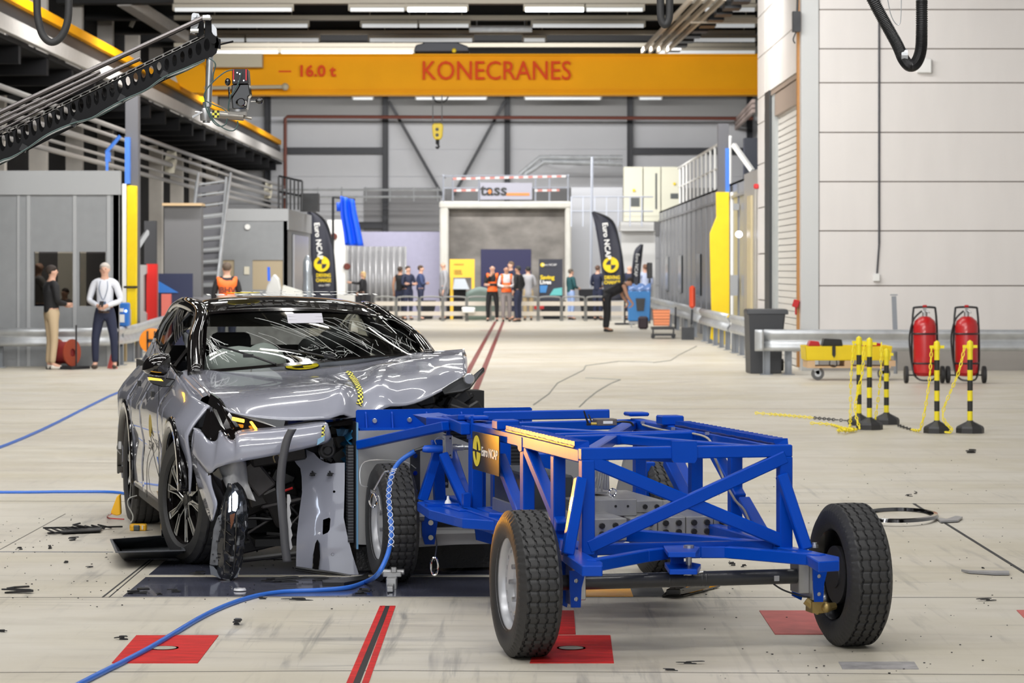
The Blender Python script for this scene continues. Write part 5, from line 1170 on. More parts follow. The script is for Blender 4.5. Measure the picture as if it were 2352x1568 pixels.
# ---- black grille band, headlamp housing
def patch(name, pts, m, par=car, ext=(0, .02, 0), bevel=0, **k):
    b = MB(); b.prism([K(*p) for p in pts], ext); return b.build(name, m, par, bevel=bevel, **k)
AMB = mat('amber_lamp', (1, .4, .02), .3, emit=(1, .36, .02), es=9)
hl = patch('headlamp_housing', [(483, 903, -.30), (500, 915, -.45), (527, 945, -.72), (556, 956, -.78), (566, 975, -.80), (548, 1005, -.82), (540, 1009, -.82), (528, 1009, -.81), (507, 988, -.74), (497, 1012, -.74), (482, 1010, -.68), (463, 988, -.58), (470, 962, -.50), (477, 935, -.38)], BLACKG, ext=(.02, .06, 0))
patch('grille_band', [(530, 948, -.77), (580, 958, -.79), (655, 966, -.83), (745, 964, -.83), (825, 958, -.74), (825, 975, -.72), (745, 980, -.80), (650, 986, -.83), (560, 994, -.82)], BLACKG, ext=(0, .10, 0))
for p in (((534, 957), (562, 963), (561, 971), (533, 965)), ((573, 968), (579, 967), (592, 985), (585, 986))):
    b = MB(); q = [K(x, y, -.845) for x, y in p]; b.prism(q, (0, .012, 0)); b.build('amber_indicator', AMB, hl, bevel=.003)
b = MB(); b.bar(K(505, 925, -.60), K(535, 985, -.86), .012, .012); b.bar(K(490, 940, -.5), K(520, 1000, -.86), .02, .012); b.build('lamp_rib', BLACKG, hl, bevel=.003)
ip = bpy.data.lights.new('amber_indicator_beam', 'SPOT'); ip.energy = 190; ip.color = (1, .42, .03); ip.shadow_soft_size = .05; ip.spot_size = math.radians(34); ip.spot_blend = .9
io = bpy.data.objects.new('amber_indicator_beam', ip); COL.objects.link(io); q = K(575, 972, -.95); io.location = (CF.o[0]+q.x*CF.c-q.y*CF.s, CF.o[1]+q.x*CF.s+q.y*CF.c, q.z)
io.rotation_euler = (Vector((.30, 12.2, .98))-Vector(io.location)).to_track_quat('-Z', 'Y').to_euler()
# ---- bumper cover: pale upper band, open below
up = [(446, 988, -.52), (463, 992, -.60), (480, 1012, -.68), (497, 1013, -.74), (508, 992, -.77), (528, 1010, -.82), (541, 1010, -.84), (552, 994, -.86), (650, 985, -.88), (740, 972, -.86), (752, 975, -.84)]
lo = [(440, 1042, -.50), (458, 1064, -.62), (474, 1082, -.70), (485, 1086, -.74), (495, 1076, -.78), (515, 1068, -.84), (535, 1063, -.87), (560, 1058, -.90), (640, 1043, -.92), (738, 1020, -.90), (760, 1008, -.86)]
U = spline([K(*p) for p in up], 4); Lw = spline([K(*p) for p in lo], 4)
b = MB(); rows = []
for u, w in zip(U, Lw):
    rows.append([u.lerp(w, t)+Vector((0, -.035*.6*math.sin(PI*t), 0)) for t in [j/7 for j in range(8)]])
b.grid(rows); bc = b.build('bumper_cover', GREYP, car, smooth='all', solid=.008, off=0)
L1 = [(446, 988, -.50), (442, 1010, -.48), (441, 1042, -.47), (446, 1075, -.50), (455, 1110, -.55), (466, 1145, -.62), (477, 1178, -.70), (485, 1198, -.76)]
L2 = [(458, 1000, -.58), (470, 1040, -.64), (485, 1080, -.70), (484, 1095, -.74), (486, 1115, -.78), (492, 1135, -.82), (498, 1158, -.85), (489, 1192, -.84)]
A1, A2 = spline([K(*p) for p in L1], 4), spline([K(*p) for p in L2], 4)
b = MB(); b.grid([[p.lerp(q, t)+Vector((0, -.02*math.sin(PI*t), 0)) for t in (0, .33, .66, 1)] for p, q in zip(A1, A2)]); b.build('bumper_leg', GREYP, bc, smooth='all', solid=.008, off=0)
b = MB(); e = U[-12:]; b.grid([[p+Vector((0, -.006, 0)), p+Vector((0, .05, .012)), p+Vector((0, .09, .0))] for p in U]); b.build('bumper_lip', GREYP, bc, smooth='all')
b = MB(); t0, t1 = K(743, 977, -.905), K(741, 1014, -.925); pts = ruled(t0, t1, 6); b.grid([[p+Vector((-.008, 0, 0)), p+Vector((.008, 0, 0))] for p in pts]); b.uv = [(k*.016, i*.016) for i in range(7) for k in range(2)]; b.build('chequered_tape', CHK, bc)
patch('blue_tape_patch', [(728, 1022, -.93), (745, 1012, -.93), (746, 1000, -.93), (730, 1008, -.93)], mat('tape_light_blue', (.25, .45, .62), .5), bc, ext=(0, .003, 0))
# fog lamp pocket, white inner sheet, crash structure
patch('lamp_pocket', [(478, 1064, -.72), (490, 1058, -.76), (500, 1068, -.78), (512, 1100, -.78), (518, 1150, -.78), (500, 1170, -.76), (488, 1120, -.74), (478, 1095, -.72)], BLACKG, ext=(0, .05, 0))
b = MB(); rows = [[K(495+j*9+i*6, 1060+i*14+(j*3 if i > 1 else -j*2), -.70+.05*math.sin(j*.9+i)) for j in range(8)] for i in range(6)]; b.grid(rows); b.build('white_inner_sheet', mat('milky_plastic', (.62, .62, .63), .45, noise=.15, nscale=9), car, smooth='all', solid=.004)
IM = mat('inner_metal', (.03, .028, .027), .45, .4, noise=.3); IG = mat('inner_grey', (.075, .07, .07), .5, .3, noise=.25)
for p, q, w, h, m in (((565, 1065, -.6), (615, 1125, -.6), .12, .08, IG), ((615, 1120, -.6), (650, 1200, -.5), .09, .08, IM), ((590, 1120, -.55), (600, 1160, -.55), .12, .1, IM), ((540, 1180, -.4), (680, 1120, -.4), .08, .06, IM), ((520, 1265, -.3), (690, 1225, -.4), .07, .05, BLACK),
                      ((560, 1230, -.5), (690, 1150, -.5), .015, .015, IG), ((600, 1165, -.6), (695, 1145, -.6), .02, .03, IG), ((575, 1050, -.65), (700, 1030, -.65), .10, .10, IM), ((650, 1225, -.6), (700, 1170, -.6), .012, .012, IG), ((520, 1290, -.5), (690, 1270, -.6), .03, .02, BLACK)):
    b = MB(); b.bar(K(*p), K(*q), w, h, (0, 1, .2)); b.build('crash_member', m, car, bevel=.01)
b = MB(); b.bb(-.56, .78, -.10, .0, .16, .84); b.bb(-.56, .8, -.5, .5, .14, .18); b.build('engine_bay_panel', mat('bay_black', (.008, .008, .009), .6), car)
rr = random.Random(3)
b = MB()
for k in range(26):
    x = rr.uniform(-.66, -.05); z = rr.uniform(.25, .75); b.box((x, rr.uniform(-.45, -.2), z), (rr.uniform(.05, .2), rr.uniform(.05, .2), rr.uniform(.03, .12)), M=Matrix.Rotation(rr.uniform(-.5, .5), 3, 'Y'))
b.split('engine_part', mat('engine_black', (.018, .018, .02), .35, noise=.3), car, bevel=.012)
b = MB()
for k in range(12):
    p = Vector((rr.uniform(-.6, 0), rr.uniform(-.55, -.3), rr.uniform(.3, .8))); b.tube(spline([p, p+Vector((rr.uniform(-.1, .1), -.03, rr.uniform(-.1, .05))), p+Vector((rr.uniform(-.15, .15), 0, rr.uniform(-.25, .0))), p+Vector((rr.uniform(-.2, .2), .03, rr.uniform(-.2, 0)))], 4), rr.choice((.006, .009, .014)), 6)
b.build('hoses', BLACK, car, smooth=True)
b = MB(); b.tube(spline([K(632, 1062, -.7), K(628, 1048, -.7), K(638, 1043, -.7), K(644, 1054, -.7), K(640, 1064, -.7)], 5), .004, 5); b.build('loose_wire', mat('tan_wire', (.45, .35, .18), .5), car)
b = MB(); b.tube([K(652, 1127, -.7), K(672, 1120, -.7)], .007, 6); b.build('red_clip', RED, car)
# dark parts between bumper and trolley: horn, brackets, crumpled film
b = MB(); b.lathe([(.04, 0), (.05, .01), (.05, .03), (.03, .045), (0, .045)], K(752, 1034, -.75), 'Y', 20); b.lathe([(.02, -.01), (.03, 0)], K(752, 1034, -.75), 'Y', 16); b.box(K(752, 1015, -.74), (.06, .03, .05)); b.build('horn', BLACK, car, smooth=True)
b = MB()
for k in range(14): b.box(K(rr.uniform(745, 815), rr.uniform(985, 1075), rr.uniform(-.5, -.3)), (rr.uniform(.04, .12), .08, rr.uniform(.03, .1)), M=Matrix.Rotation(rr.uniform(-.7, .7), 3, 'Y'))
b.split('crushed_part', BLACK, car, bevel=.01)
b = MB(); rows = [[K(772+j*9+4*math.sin(i*2.3+j), 985+i*16, -.62+.02*math.sin(i*3+j*2)) for j in range(6)] for i in range(5)]; b.grid(rows[:2]); b.build('crumpled_film', mat('film_light_blue', (.12, .25, .42), .3), car, solid=.003)
# right side under the raised bonnet
patch('torn_liner', [(1112, 844, .15), (1108, 843, .15), (1086, 862, .1), (1060, 866, .0), (1035, 880, -.1), (1015, 893, -.2), (1020, 905, -.2), (1062, 898, -.1), (1080, 890, .0), (1098, 866, .1), (1113, 850, .15)], DARK, ext=(.01, .04, -.01), bevel=.003)
b = MB(); b.lathe([(.028, -.012), (.034, -.006), (.034, 0)], K(1077, 870, -.02), 'Y', 16); b.build('liner_hole', ALU, car)
patch('far_wing_remains', [(1075, 892, .35), (1080, 893, .35), (1092, 915, .3), (1094, 940, .3), (1078, 940, .3), (1074, 910, .35)], GREYP, ext=(-.02, .05, 0))
b = MB()
for k in range(30): b.box(K(rr.uniform(905, 1080), rr.uniform(905, 950), rr.uniform(-.1, .25)), (rr.uniform(.05, .2), .12, rr.uniform(.03, .09)), M=Matrix.Rotation(rr.uniform(-.6, .6), 3, 'Y'))
b.split('crushed_part', BLACK, car, bevel=.01)
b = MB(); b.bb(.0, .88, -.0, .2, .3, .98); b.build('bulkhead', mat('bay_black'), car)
b = MB(); rows = [[K(1000+j*12, 905+i*8-j*2, .0+.03*math.sin(i*2+j*1.7)) for j in range(7)] for i in range(5)]; b.grid(rows); b.build('crumpled_black_film', BLACKG, car, solid=.002)

# ---- greenhouse
WS = [[(470, 718, 1.60), (540, 712, 1.53), (680, 709, 1.50), (800, 715, 1.52), (868, 727, 1.58), (898, 738, 1.66)],
      [(466, 764, 1.28), (540, 757, 1.18), (685, 751, 1.12), (820, 752, 1.14), (905, 763, 1.24), (935, 773, 1.34)],
      [(463, 810, 1.0), (540, 802, .88), (690, 793, .80), (845, 789, .82), (935, 793, .94), (962, 800, 1.04)],
      [(458, 858, .76), (540, 852, .62), (695, 838, .52), (860, 822, .56), (960, 816, .70), (986, 818, .80)]]
wg_ = refine(WS, 5)
wsg = glass('windscreen_glass', (.66, .70, .68), .35)
b = MB(); b.grid(wg_); ws = b.build('windscreen', wsg, car, smooth='all')
# black frit border
def border(rowsel, name):
    b = MB(); b.grid(rowsel); return b.build(name, BLACKG, ws, smooth='all')
off = Vector((0, -.004, .004))
n_, m_ = len(wg_), len(wg_[0])
border([[wg_[i][j]+off for j in range(m_)] for i in (0, 1)], 'top_band'); border([[wg_[i][j]+off for j in (0, 1)] for i in range(n_)], 'side_band'); border([[wg_[i][j]+off for j in (m_-2, m_-1)] for i in range(n_)], 'side_band'); border([[wg_[i][j]+off for j in range(m_)] for i in (n_-2, n_-1)], 'bottom_band')
wbv = BVHTree.FromPolygons([p for r in wg_ for p in r], [(i*m_+j, i*m_+j+1, (i+1)*m_+j+1, (i+1)*m_+j) for i in range(n_-1) for j in range(m_-1)])
camL = Vector((*CF.to(0, 0, 0)[:2], EYE))
def onws(px, py, h=.006):
    d = (K(px, py, 1.0)-camL).normalized(); q = wbv.ray_cast(camL, d)[0]
    return (q-d*h) if q else K(px, py, 1.0)
b = MB(); b.grid([[onws(658+(x*81/6)+(0 if y == 0 else 4), 720+y*22-(x*.2), .008) for x in range(7)] for y in range(2)]); b.build('white_label', mat('label_lilac', (.50, .49, .54), .5), ws)
for y in (727, 734): b = MB(); b.tube([onws(662, y, .011), onws(741, y, .011)], .0006, 3); b.build('label_line', DARK, ws)
# cracks
b = MB(); rc = random.Random(11)
def crk(p, q, bend, r=.0012):
    n = 7; pts = []
    for i in range(n+1):
        t = i/n; x = p[0]+(q[0]-p[0])*t; y = p[1]+(q[1]-p[1])*t+bend*math.sin(PI*t); pts.append(onws(x+rc.uniform(-1, 1), y+rc.uniform(-.8, .8), .004))
    b.tube(pts, r, 3, cap=False)
for k in range(24):
    x = rc.uniform(560, 900); y = rc.uniform(728, 765); L = rc.uniform(40, 150); crk((x, y), (min(x+L, 955), y+L*rc.uniform(.35, .6)), rc.uniform(-10, -2), rc.uniform(.0004, .0009))
for k in range(22):
    x = rc.uniform(468, 490); y = rc.uniform(770, 815); crk((x, y), (x+rc.uniform(5, 60), y+rc.uniform(15, 45)), rc.uniform(-3, 3), rc.uniform(.0005, .0014))
for k in range(46):
    x = rc.uniform(660, 800); y = rc.uniform(795, 826); crk((x, y), (x+rc.uniform(-22, 30), y+rc.uniform(-8, 9)), rc.uniform(-3, 3), rc.uniform(.0004, .0011))
for k in range(14):
    x = rc.uniform(830, 950); y = rc.uniform(755, 790); crk((x, y), (x+rc.uniform(-10, 20), y+rc.uniform(10, 24)), rc.uniform(-3, 3), .0008)
tag(b.build('glass_crack', mat('crack_white', (.75, .78, .76), .3), ws), kind='stuff')
# wipers
for p, q, h in (((497, 793), (633, 836), (570, 817)), ((640, 801), (772, 824), (755, 817))):
    b = MB(); b.tube(spline([onws(*p, .03), onws((p[0]+q[0])/2, (p[1]+q[1])/2-2, .035), onws(*q, .03)], 5), .007, 6); b.box(onws(*h, .04), (.06, .03, .02)); b.build('wiper', BLACK, car, smooth=True)
# pillars, roof, rails
RT = [(1.58, 1.44), (1.75, 1.475), (2.05, 1.505), (2.4, 1.505), (2.8, 1.47), (3.1, 1.40), (3.35, 1.30)]
rows = []
for i, (y, z) in enumerate(RT):
    row = []
    for j in range(13):
        u = -1+j/6; w = .60-.02*max(0, y-2.4); zc = z+.014*(1-u*u)-.018*max(0, u)-(.05*abs(u)**6)
        row.append(Vector((u*w+.01, y-.10*(1-u*u) if i == 0 else y, zc)))
    rows.append(row)
# stitch first row to the windscreen top
rows[0] = [wg_[0][round(j*(m_-1)/12)]+Vector((0, .0, .0)) for j in range(13)]
cols = [spline([r[j] for r in rows], 4) for j in range(13)]; b = MB(); b.grid([[cols[j][i] for j in range(13)] for i in range(len(cols[0]))]); roof = b.build('roof', BLACKG, car, smooth='all', solid=.012)
text('Euro NCAP', .10, basis((.10, 2.02, 1.552), (1, 0, .0), (0, 1, .02)), WHITE, parent=roof, sx=1.6, ext=.001)
text('13-ZEE-R01E-MP1', .12, basis((.03, 1.84, 1.535), (1, 0, .0), (0, 1, .09)), WHITE, parent=roof, sx=1.3, ext=.001, bold=.002)
b = MB(); b.lathe([(.11, 0), (.11, .003)], (-.27, 2.0, 1.545), 'Z', 24); b.build('roof_roundel', mat('decal_yellow'), roof)
for s in (-1, 1):
    if s < 0: A0 = K(448, 856, .60); A1p = K(460, 716, 1.58)
    else: A0 = K(992, 818, .72); A1p = K(905, 735, 1.70)
    def rail(pts, wds, name, m=BLACKG):
        sp = spline(pts, 5); rows = []
        for i, p in enumerate(sp):
            w = wds; rows.append([p+Vector((s*-.045, -.01, w*.4)), p+Vector((0, -.012, w*.5)), p+Vector((s*.035, .0, .0)), p+Vector((s*.04, .03, -w*.7)), p+Vector((0, .04, -w*.6))])
        b = MB(); b.grid(rows); return b.build(name, m, car, smooth='all', solid=.006)
    pts = [A0, A0.lerp(A1p, .5)+Vector((s*.02, 0, .02)), A1p, Vector((s*.625, 2.0, 1.485)), Vector((s*.62, 2.6, 1.47)), Vector((s*.62, 3.1, 1.37)), Vector((s*.66, 3.4, 1.22))]
    if s > 0: pts[3] = Vector((.62, 2.05, 1.44)); pts[4] = Vector((.62, 2.6, 1.45))
    rail(pts, .045, 'roof_rail')
    # side glass with pillars
    Lb = [Vector((-s*lerp_tab(y, belt)[0]*.985, y, lerp_tab(y, belt)[1]+.0)) for y in (.62, 1.0, 1.6, 2.2, 2.7, 3.15)]
    Ut = [A0.lerp(A1p, .12), A0.lerp(A1p, .5), A1p, Vector((s*.635, 2.2, 1.47)), Vector((s*.635, 2.7, 1.44)), Vector((s*.645, 3.1, 1.35))]
    lb_, ut_ = spline(Lb, 5), spline(Ut, 5)
    b = MB(); b.grid([[p.lerp(q, t)+Vector((s*.02*math.sin(PI*t), 0, 0)) for t in (0, .25, .5, .75, 1)] for p, q in zip(lb_[9:], ut_[9:])])
    b.build('side_window', glass('side_glass', (.22, .23, .24), .15), car, smooth='all')
    b = MB(); b.tube([p+Vector((s*.006, 0, .0)) for p in lb_], .010, 6); b.build('window_trim', BLACKG, car, smooth=True)
    b = MB(); i = 12; b.bar(lb_[i], ut_[i], .06, .03, (1, 0, 0)); b.bar(lb_[21], ut_[21], .12, .03, (1, 0, 0)); b.bar(lb_[4]+Vector((0, 0, 0)), ut_[6], .03, .02, (1, 0, 0)); b.split('door_pillar', BLACKG, car)
# tail
b = MB(); b.grid([[(-.70*w, 3.4+dy, z) for w in (1, .6, 0, -.6, -1)] for dy, z in ((.0, 1.16), (.12, 1.0), (.15, .6), (.1, .3))]); b.build('tailgate', GREYP, car, smooth='all', solid=.01)
b = MB(); b.grid([[(-.62*w, y, z) for w in (1, .5, 0, -.5, -1)] for y, z in ((3.3, 1.33), (3.42, 1.16))]); b.build('rear_window', glass('rear_glass', (.75, .75, .72), .1), car)
# ---- interior
b = MB(); b.bb(-.72, .72, 3.28, 3.32, .4, 1.17); b.bb(-.84, -.82, .7, 3.2, .4, 1.08); b.bb(.82, .84, .7, 3.2, .4, 1.08); b.split('cabin_trim', mat('cabin_black', (.018, .018, .02), .6), car)
CAB1 = mat('cabin_black', (.018, .018, .02), .6); CAB2 = mat('seat_grey', (.06, .062, .075), .7)
b = MB(); b.bb(-.74, .74, .60, .98, .88, 1.02); b.build('dashboard', CAB1, car, bevel=.04, seg=2)
b = MB(); b.bb(-.78, .78, .5, 3.3, .36, .42); b.build('cabin_floor', CAB1, car)
for x in (-.36, .36):
    b = MB(); b.box((x, 1.85, .78), (.48, .14, .60), M=Matrix.Rotation(-.2, 3, 'X')); b.box((x, 1.62, .55), (.48, .5, .14)); st_ = b.build('front_seat', CAB2, car, bevel=.04, seg=2)
    b = MB(); b.box((x, 1.93, 1.20), (.26, .10, .18)); b.build('headrest', CAB2, st_, bevel=.04, seg=2)
b = MB(); b.box((0, 2.85, .80), (1.3, .14, .55), M=Matrix.Rotation(-.2, 3, 'X')); b.build('rear_seat', CAB2, car, bevel=.04, seg=2)
AIR = mat('airbag_white', (.62, .64, .62), .7, noise=.05, bump=.3, bscale=14)
b = MB(); b.ball(K(548, 850, 1.02), (.25, .14, .15), 20, 12); b.ball(K(606, 842, 1.0), (.15, .12, .15), 16, 10); b.build('driver_airbag', AIR, car, smooth=True, sub=1)
cb0 = [Vector((-.66, 1.0+.17*i, 1.30+.035*math.sin(i*1.3)-.02*(4-i if i < 4 else 0))) for i in range(10)]
b = MB(); b.grid([[p+Vector((.03*math.sin(i*1.5+j), 0, -.065*j)) for j in range(5)] for i, p in enumerate(cb0[2:6])]); b.build('curtain_airbag', mat('curtain_white', (.72, .72, .72), .7), car, smooth='all', solid=.02)
b = MB(); b.box((.02, 1.42, 1.36), (.22, .05, .07)); b.build('rear_view_mirror', BLACK, car, bevel=.01)
b = MB(); b.grid([[(x, y, z-.03) for x in (-.56, 0, .58)] for y, z in ((1.65, 1.44), (2.2, 1.48), (2.8, 1.43), (3.2, 1.33))]); b.build('headliner', mat('headliner', (.20, .18, .15), .8), car)
b = MB(); b.ball(K(770, 790, 1.2), (.13, .1, .10), 12, 8); b.ball(K(720, 800, 1.1), (.1, .1, .08), 12, 8); b.build('dark_interior_gear', CAB1, car, smooth=True)
# ---- door mirror
mc = K(360, 838, a=-1.03); me_ = MB()
M_ = Matrix.Rotation(.15, 3, 'Z')
prof = [(328, 850), (330, 835), (338, 822), (352, 815), (372, 811), (388, 812), (392, 822), (391, 845), (386, 858), (375, 863), (350, 861), (335, 857)]
pc = [K(x, y, a=-1.03) for x, y in prof]
rows = []
P0 = [K(x, y, .62) for x, y in prof]; cen = sum(P0, Vector())/len(P0)
for s_, dy in ((.35, -.075), (.75, -.062), (.94, -.03), (1.0, .0), (1.0, .05), (.93, .075)): rows.append([cen+(p-cen)*s_+Vector((0, dy, 0)) for p in P0]+[cen+(P0[0]-cen)*s_+Vector((0, dy, 0))])
b = MB(); b.grid(rows); b.prism([cen+(p-cen)*.36+Vector((0, -.075, 0)) for p in P0], (0, .001, 0)); b.prism([cen+(p-cen)*.93+Vector((0, .074, 0)) for p in P0], (0, .001, 0)); mir = b.build('door_mirror', BLACKG, car, smooth='all')
b = MB(); b.prism([K(x, y, .56) for x, y in ((341, 864), (372, 866), (404, 871), (391, 888), (372, 889), (350, 882), (343, 874))], (0, .10, 0)); b.build('mirror_arm', BLACKG, mir, bevel=.006)
b = MB(); b.prism([K(x, y, .55) for x, y in ((341, 866), (370, 870), (375, 875), (342, 872))], (0, .008, 0)); b.build('side_repeater', mat('amber_repeater', (1, .5, .02), .3, emit=(1, .5, .03), es=4), mir)
b = MB(); b.box(K(405, 878, .62), (.12, .06, .03)); b.build('mirror_foot', BLACKG, mir)

# ---- road wheels
def alloy_wheel():
    """rim with five forked spokes, face towards -a"""
    o_ = {}
    b = MB(); b.lathe([(.262, -.10), (.266, -.092), (.258, -.084), (.246, -.078), (.236, -.04), (.225, .05), (.25, .09), (.26, .10)], (0, 0, 0), 'X', 56, cap=False)
    o_['rim'] = b
    sp_ = MB(); edge = MB()
    for k in range(5):
        t0 = 2*PI*k/5+.3
        def pt(r, t, a): return Vector((a, r*math.cos(t0+t), r*math.sin(t0+t)))
        for s in (-1, 1):
            q = [pt(.045, s*.28, -.075), pt(.045, s*.75, -.075), pt(.12, s*.30, -.085), pt(.243, s*.36, -.088), pt(.246, s*.20, -.088), pt(.12, s*.10, -.085)]
            order = [q[0], q[1], q[2], q[3], q[4], q[5]]
            sp_.prism(order if s > 0 else order[::-1], (.035, 0, 0))
            for u, w in ((q[1], q[2]), (q[2], q[3]), (q[5], q[4]), (q[3], q[4])): edge.bar(u+Vector((-.002, 0, 0)), w+Vector((-.002, 0, 0)), .005, .004, (1, 0, 0))
    o_['spokes'] = sp_; o_['edge'] = edge
    b = MB(); b.lathe([(0, -.078), (.03, -.08), (.034, -.076), (.06, -.072), (.065, -.04)], (0, 0, 0), 'X', 24, cap=False); o_['cap'] = b
    return o_
cty = make_tyre(.372, .235, .262, 4, 144, .0, True)
steer = math.radians(15)
for i, (a, y, st_) in enumerate(((-.815, .02, steer), (-.84, WBR, 0), (.84, .3, 0), (.84, WBR, 0))):
    if i == 0: t = cty.build('tyre', TYM, car, smooth=True); tc0 = t
    else: t = tc0.copy(); COL.objects.link(t)
    t.location = (a, y, .372); t.rotation_euler = (.2, 0, st_+(PI if a > 0 else 0))
    if i == 0:
        w = alloy_wheel(); r0 = w['rim'].build('rim', BLACKG, t, smooth=True)
        s1 = w['spokes'].build('spokes', BLACKG, t, bevel=.003); s2 = w['edge'].build('spoke_edge', mat('machined_edge', (.60, .60, .58), .3, .8), t); s3 = w['cap'].build('hub_cap', BLACK, t, smooth=True)
        b = MB(); b.lathe([(0, .0), (.17, .0), (.175, .01), (.175, .03), (0, .03)], (0, 0, 0), 'X', 40); s4 = b.build('brake_disc', mat('disc_iron'), t, smooth=True)
        KK = (r0, s1, s2, s3, s4)
    else:
        for o_ in KK: c_ = o_.copy(); c_.parent = t; COL.objects.link(c_)
# ================================================================ LOOSE CAR PARTS AND FLOOR DETAILS
def fb(name, m, b, label, cat, **k):
    g = k.pop('group', None); kd = k.pop('kind', None); o = b.build(name, m, **k); return tag(o, label, cat, g, kd)
# grey bumper panel standing upright: pixel outline in its own plane facing the camera
def PL(px, py, Y0, slope=0.0, lean=0.0):
    """point on a steep plane: distance Y0 at x=750,y=1320, going back to the left/up"""
    Y = Y0+slope*(px-750)/400+lean*(1320-py)/300; return W3(px, py, Y)
YP = 15.3
pn = empty('bumper_panel', (W3(750, 0, YP).x, YP, 0), 0, 'torn light grey bumper panel standing upright below the car front', 'bumper panel'); po_ = pn.location.copy()
def pp_(x, y, d=0): return PL(x, y, YP-d, -.25, .06)-po_
outl = [(683, 1023), (692, 1025), (708, 1034), (722, 1040), (733, 1052), (746, 1060), (760, 1064), (775, 1062), (792, 1062), (792, 1100), (791, 1150), (790, 1187), (797, 1225), (810, 1275), (824, 1318), (816, 1321), (806, 1322), (760, 1312), (700, 1303), (680, 1302), (682, 1230), (687, 1180), (694, 1130), (693, 1095), (690, 1075), (681, 1065), (673, 1052), (677, 1038)]
def hole(cx_, cy_, rx, ry, n=10): return [(cx_+rx*math.cos(2*PI*k/n), cy_+ry*math.sin(2*PI*k/n)) for k in range(n)]
hls = [[(743, 1192), (757, 1187), (760, 1190), (758, 1215), (754, 1221), (743, 1226), (742, 1222)], [(723, 1041), (729, 1041), (729, 1047), (723, 1047)], [(736, 1045), (743, 1047), (743, 1054), (736, 1053)], hole(768, 1128, 3, 3)]
def warp(me_v):
    return me_v
b = MB(); bm = bmesh.new()
b.holes([pp_(*p) for p in outl], [[pp_(*p) for p in h] for h in hls], (0, .001, 0))
# relief: fold lines give the panel depth
def relief(v):
    w = v+po_; px = CX+FPX*w.x/w.y; py = CY-FPX*(w.z-EYE)/w.y; d = 0
    t = (py-1023)/300
    d -= .04*math.sin(PI*min(max((px-680)/130, 0), 1))*(.4+.6*t)
    ridge = 1245-(px-690)*.42; d -= .016*max(0, 1-abs(py-ridge)/60)
    d += .010*max(0, 1-abs(py-1215)/40)*(1 if px > 730 else .3)
    return v+Vector((0, d, 0))
# finer mesh for the relief
me_t = bpy.data.meshes.new('t'); me_t.from_pydata([tuple(v) for v in b.v], [], b.f); bm.from_mesh(me_t); bmesh.ops.triangulate(bm, faces=bm.faces[:])
for _ in range(3):
    le = [e for e in bm.edges if e.calc_length() > .035]; bmesh.ops.subdivide_edges(bm, edges=le, cuts=1); bmesh.ops.triangulate(bm, faces=[f for f in bm.faces if len(f.verts) > 3])
bm.verts.index_update(); b = MB(); b.add([relief(v.co.copy()) for v in bm.verts], [tuple(v.index for v in f.verts) for f in bm.faces]); bm.free()
b.build('panel_shell', GREYP, pn, smooth=True)
b = MB(); b.prism([pp_(x, y, .06) for x, y in ((717, 1312), (719, 1275), (724, 1248), (729, 1238), (734, 1248), (735, 1280), (731, 1313))], (0, .015, 0)); b.build('slot_fin', BLACKG, pn, bevel=.004)
b = MB(); q = spline([pp_(680, 1303, .05), pp_(720, 1309, .06), (pp_(770, 1316, .06)), pp_(806, 1323, .05)], 6); b.tube(q, .008, 6); b.tube([p+Vector((0, .0, -.012)) for p in q], .004, 5); b.build('lower_trim', BLACK, pn)
b = MB()
for cx_, cy_ in ((718, 1089), (758, 1089)): b.box(pp_(cx_, cy_, .04), (.022, .02, .018), rz=.4); b.bar(pp_(cx_-7, cy_+2, .05), pp_(cx_+8, cy_-2, .05), .008, .006); b.bar(pp_(cx_-1, cy_-8, .05), pp_(cx_+2, cy_+4, .05), .008, .006)
b.split('clip', BLACK, pn)
b = MB(); b.tube(circ(pp_(764, 1273, .06), (1, 0, 0), (0, 0, 1), .008, .008, 14), .0008, 4); b.build('round_mark', DARK, pn)
# dark rubber strip hanging from the bumper
b = MB(); pts = [W3(x, y, 14.93) for x, y in ((672, 985), (660, 1010), (652, 1045), (647, 1080), (645, 1120), (648, 1165), (652, 1210), (655, 1250), (660, 1290))]
sp_ = spline(pts, 6); b.grid([[p+Vector((-.022, .012, 0)), p+Vector((-.02, -.004, 0)), p+Vector((-.004, -.010, 0)), p+Vector((.012, -.004, 0)), p+Vector((.018, .01, 0))] for p in sp_])
fb('hanging_strip', mat('strip_grey', (.085, .085, .092), .45), b, 'long dark grey rubber strip hanging from the bumper to the floor', 'trim strip', smooth='all', solid=.004, loc=W3(660, 1290, 15.05))
b = MB(); pts = [W3(x, y, 14.95) for x, y in ((662, 1135), (662, 1180), (665, 1220), (665, 1262))]; b.grid([[p+Vector((-.006, 0, 0)), p+Vector((.008+.004*((i*7) % 3), 0, 0))] for i, p in enumerate(spline(pts, 5))]); fb('broken_edge', mat('pale_plastic', (.45, .45, .46), .5), b, 'thin pale broken edge along the hanging rubber strip', 'trim', solid=.003)
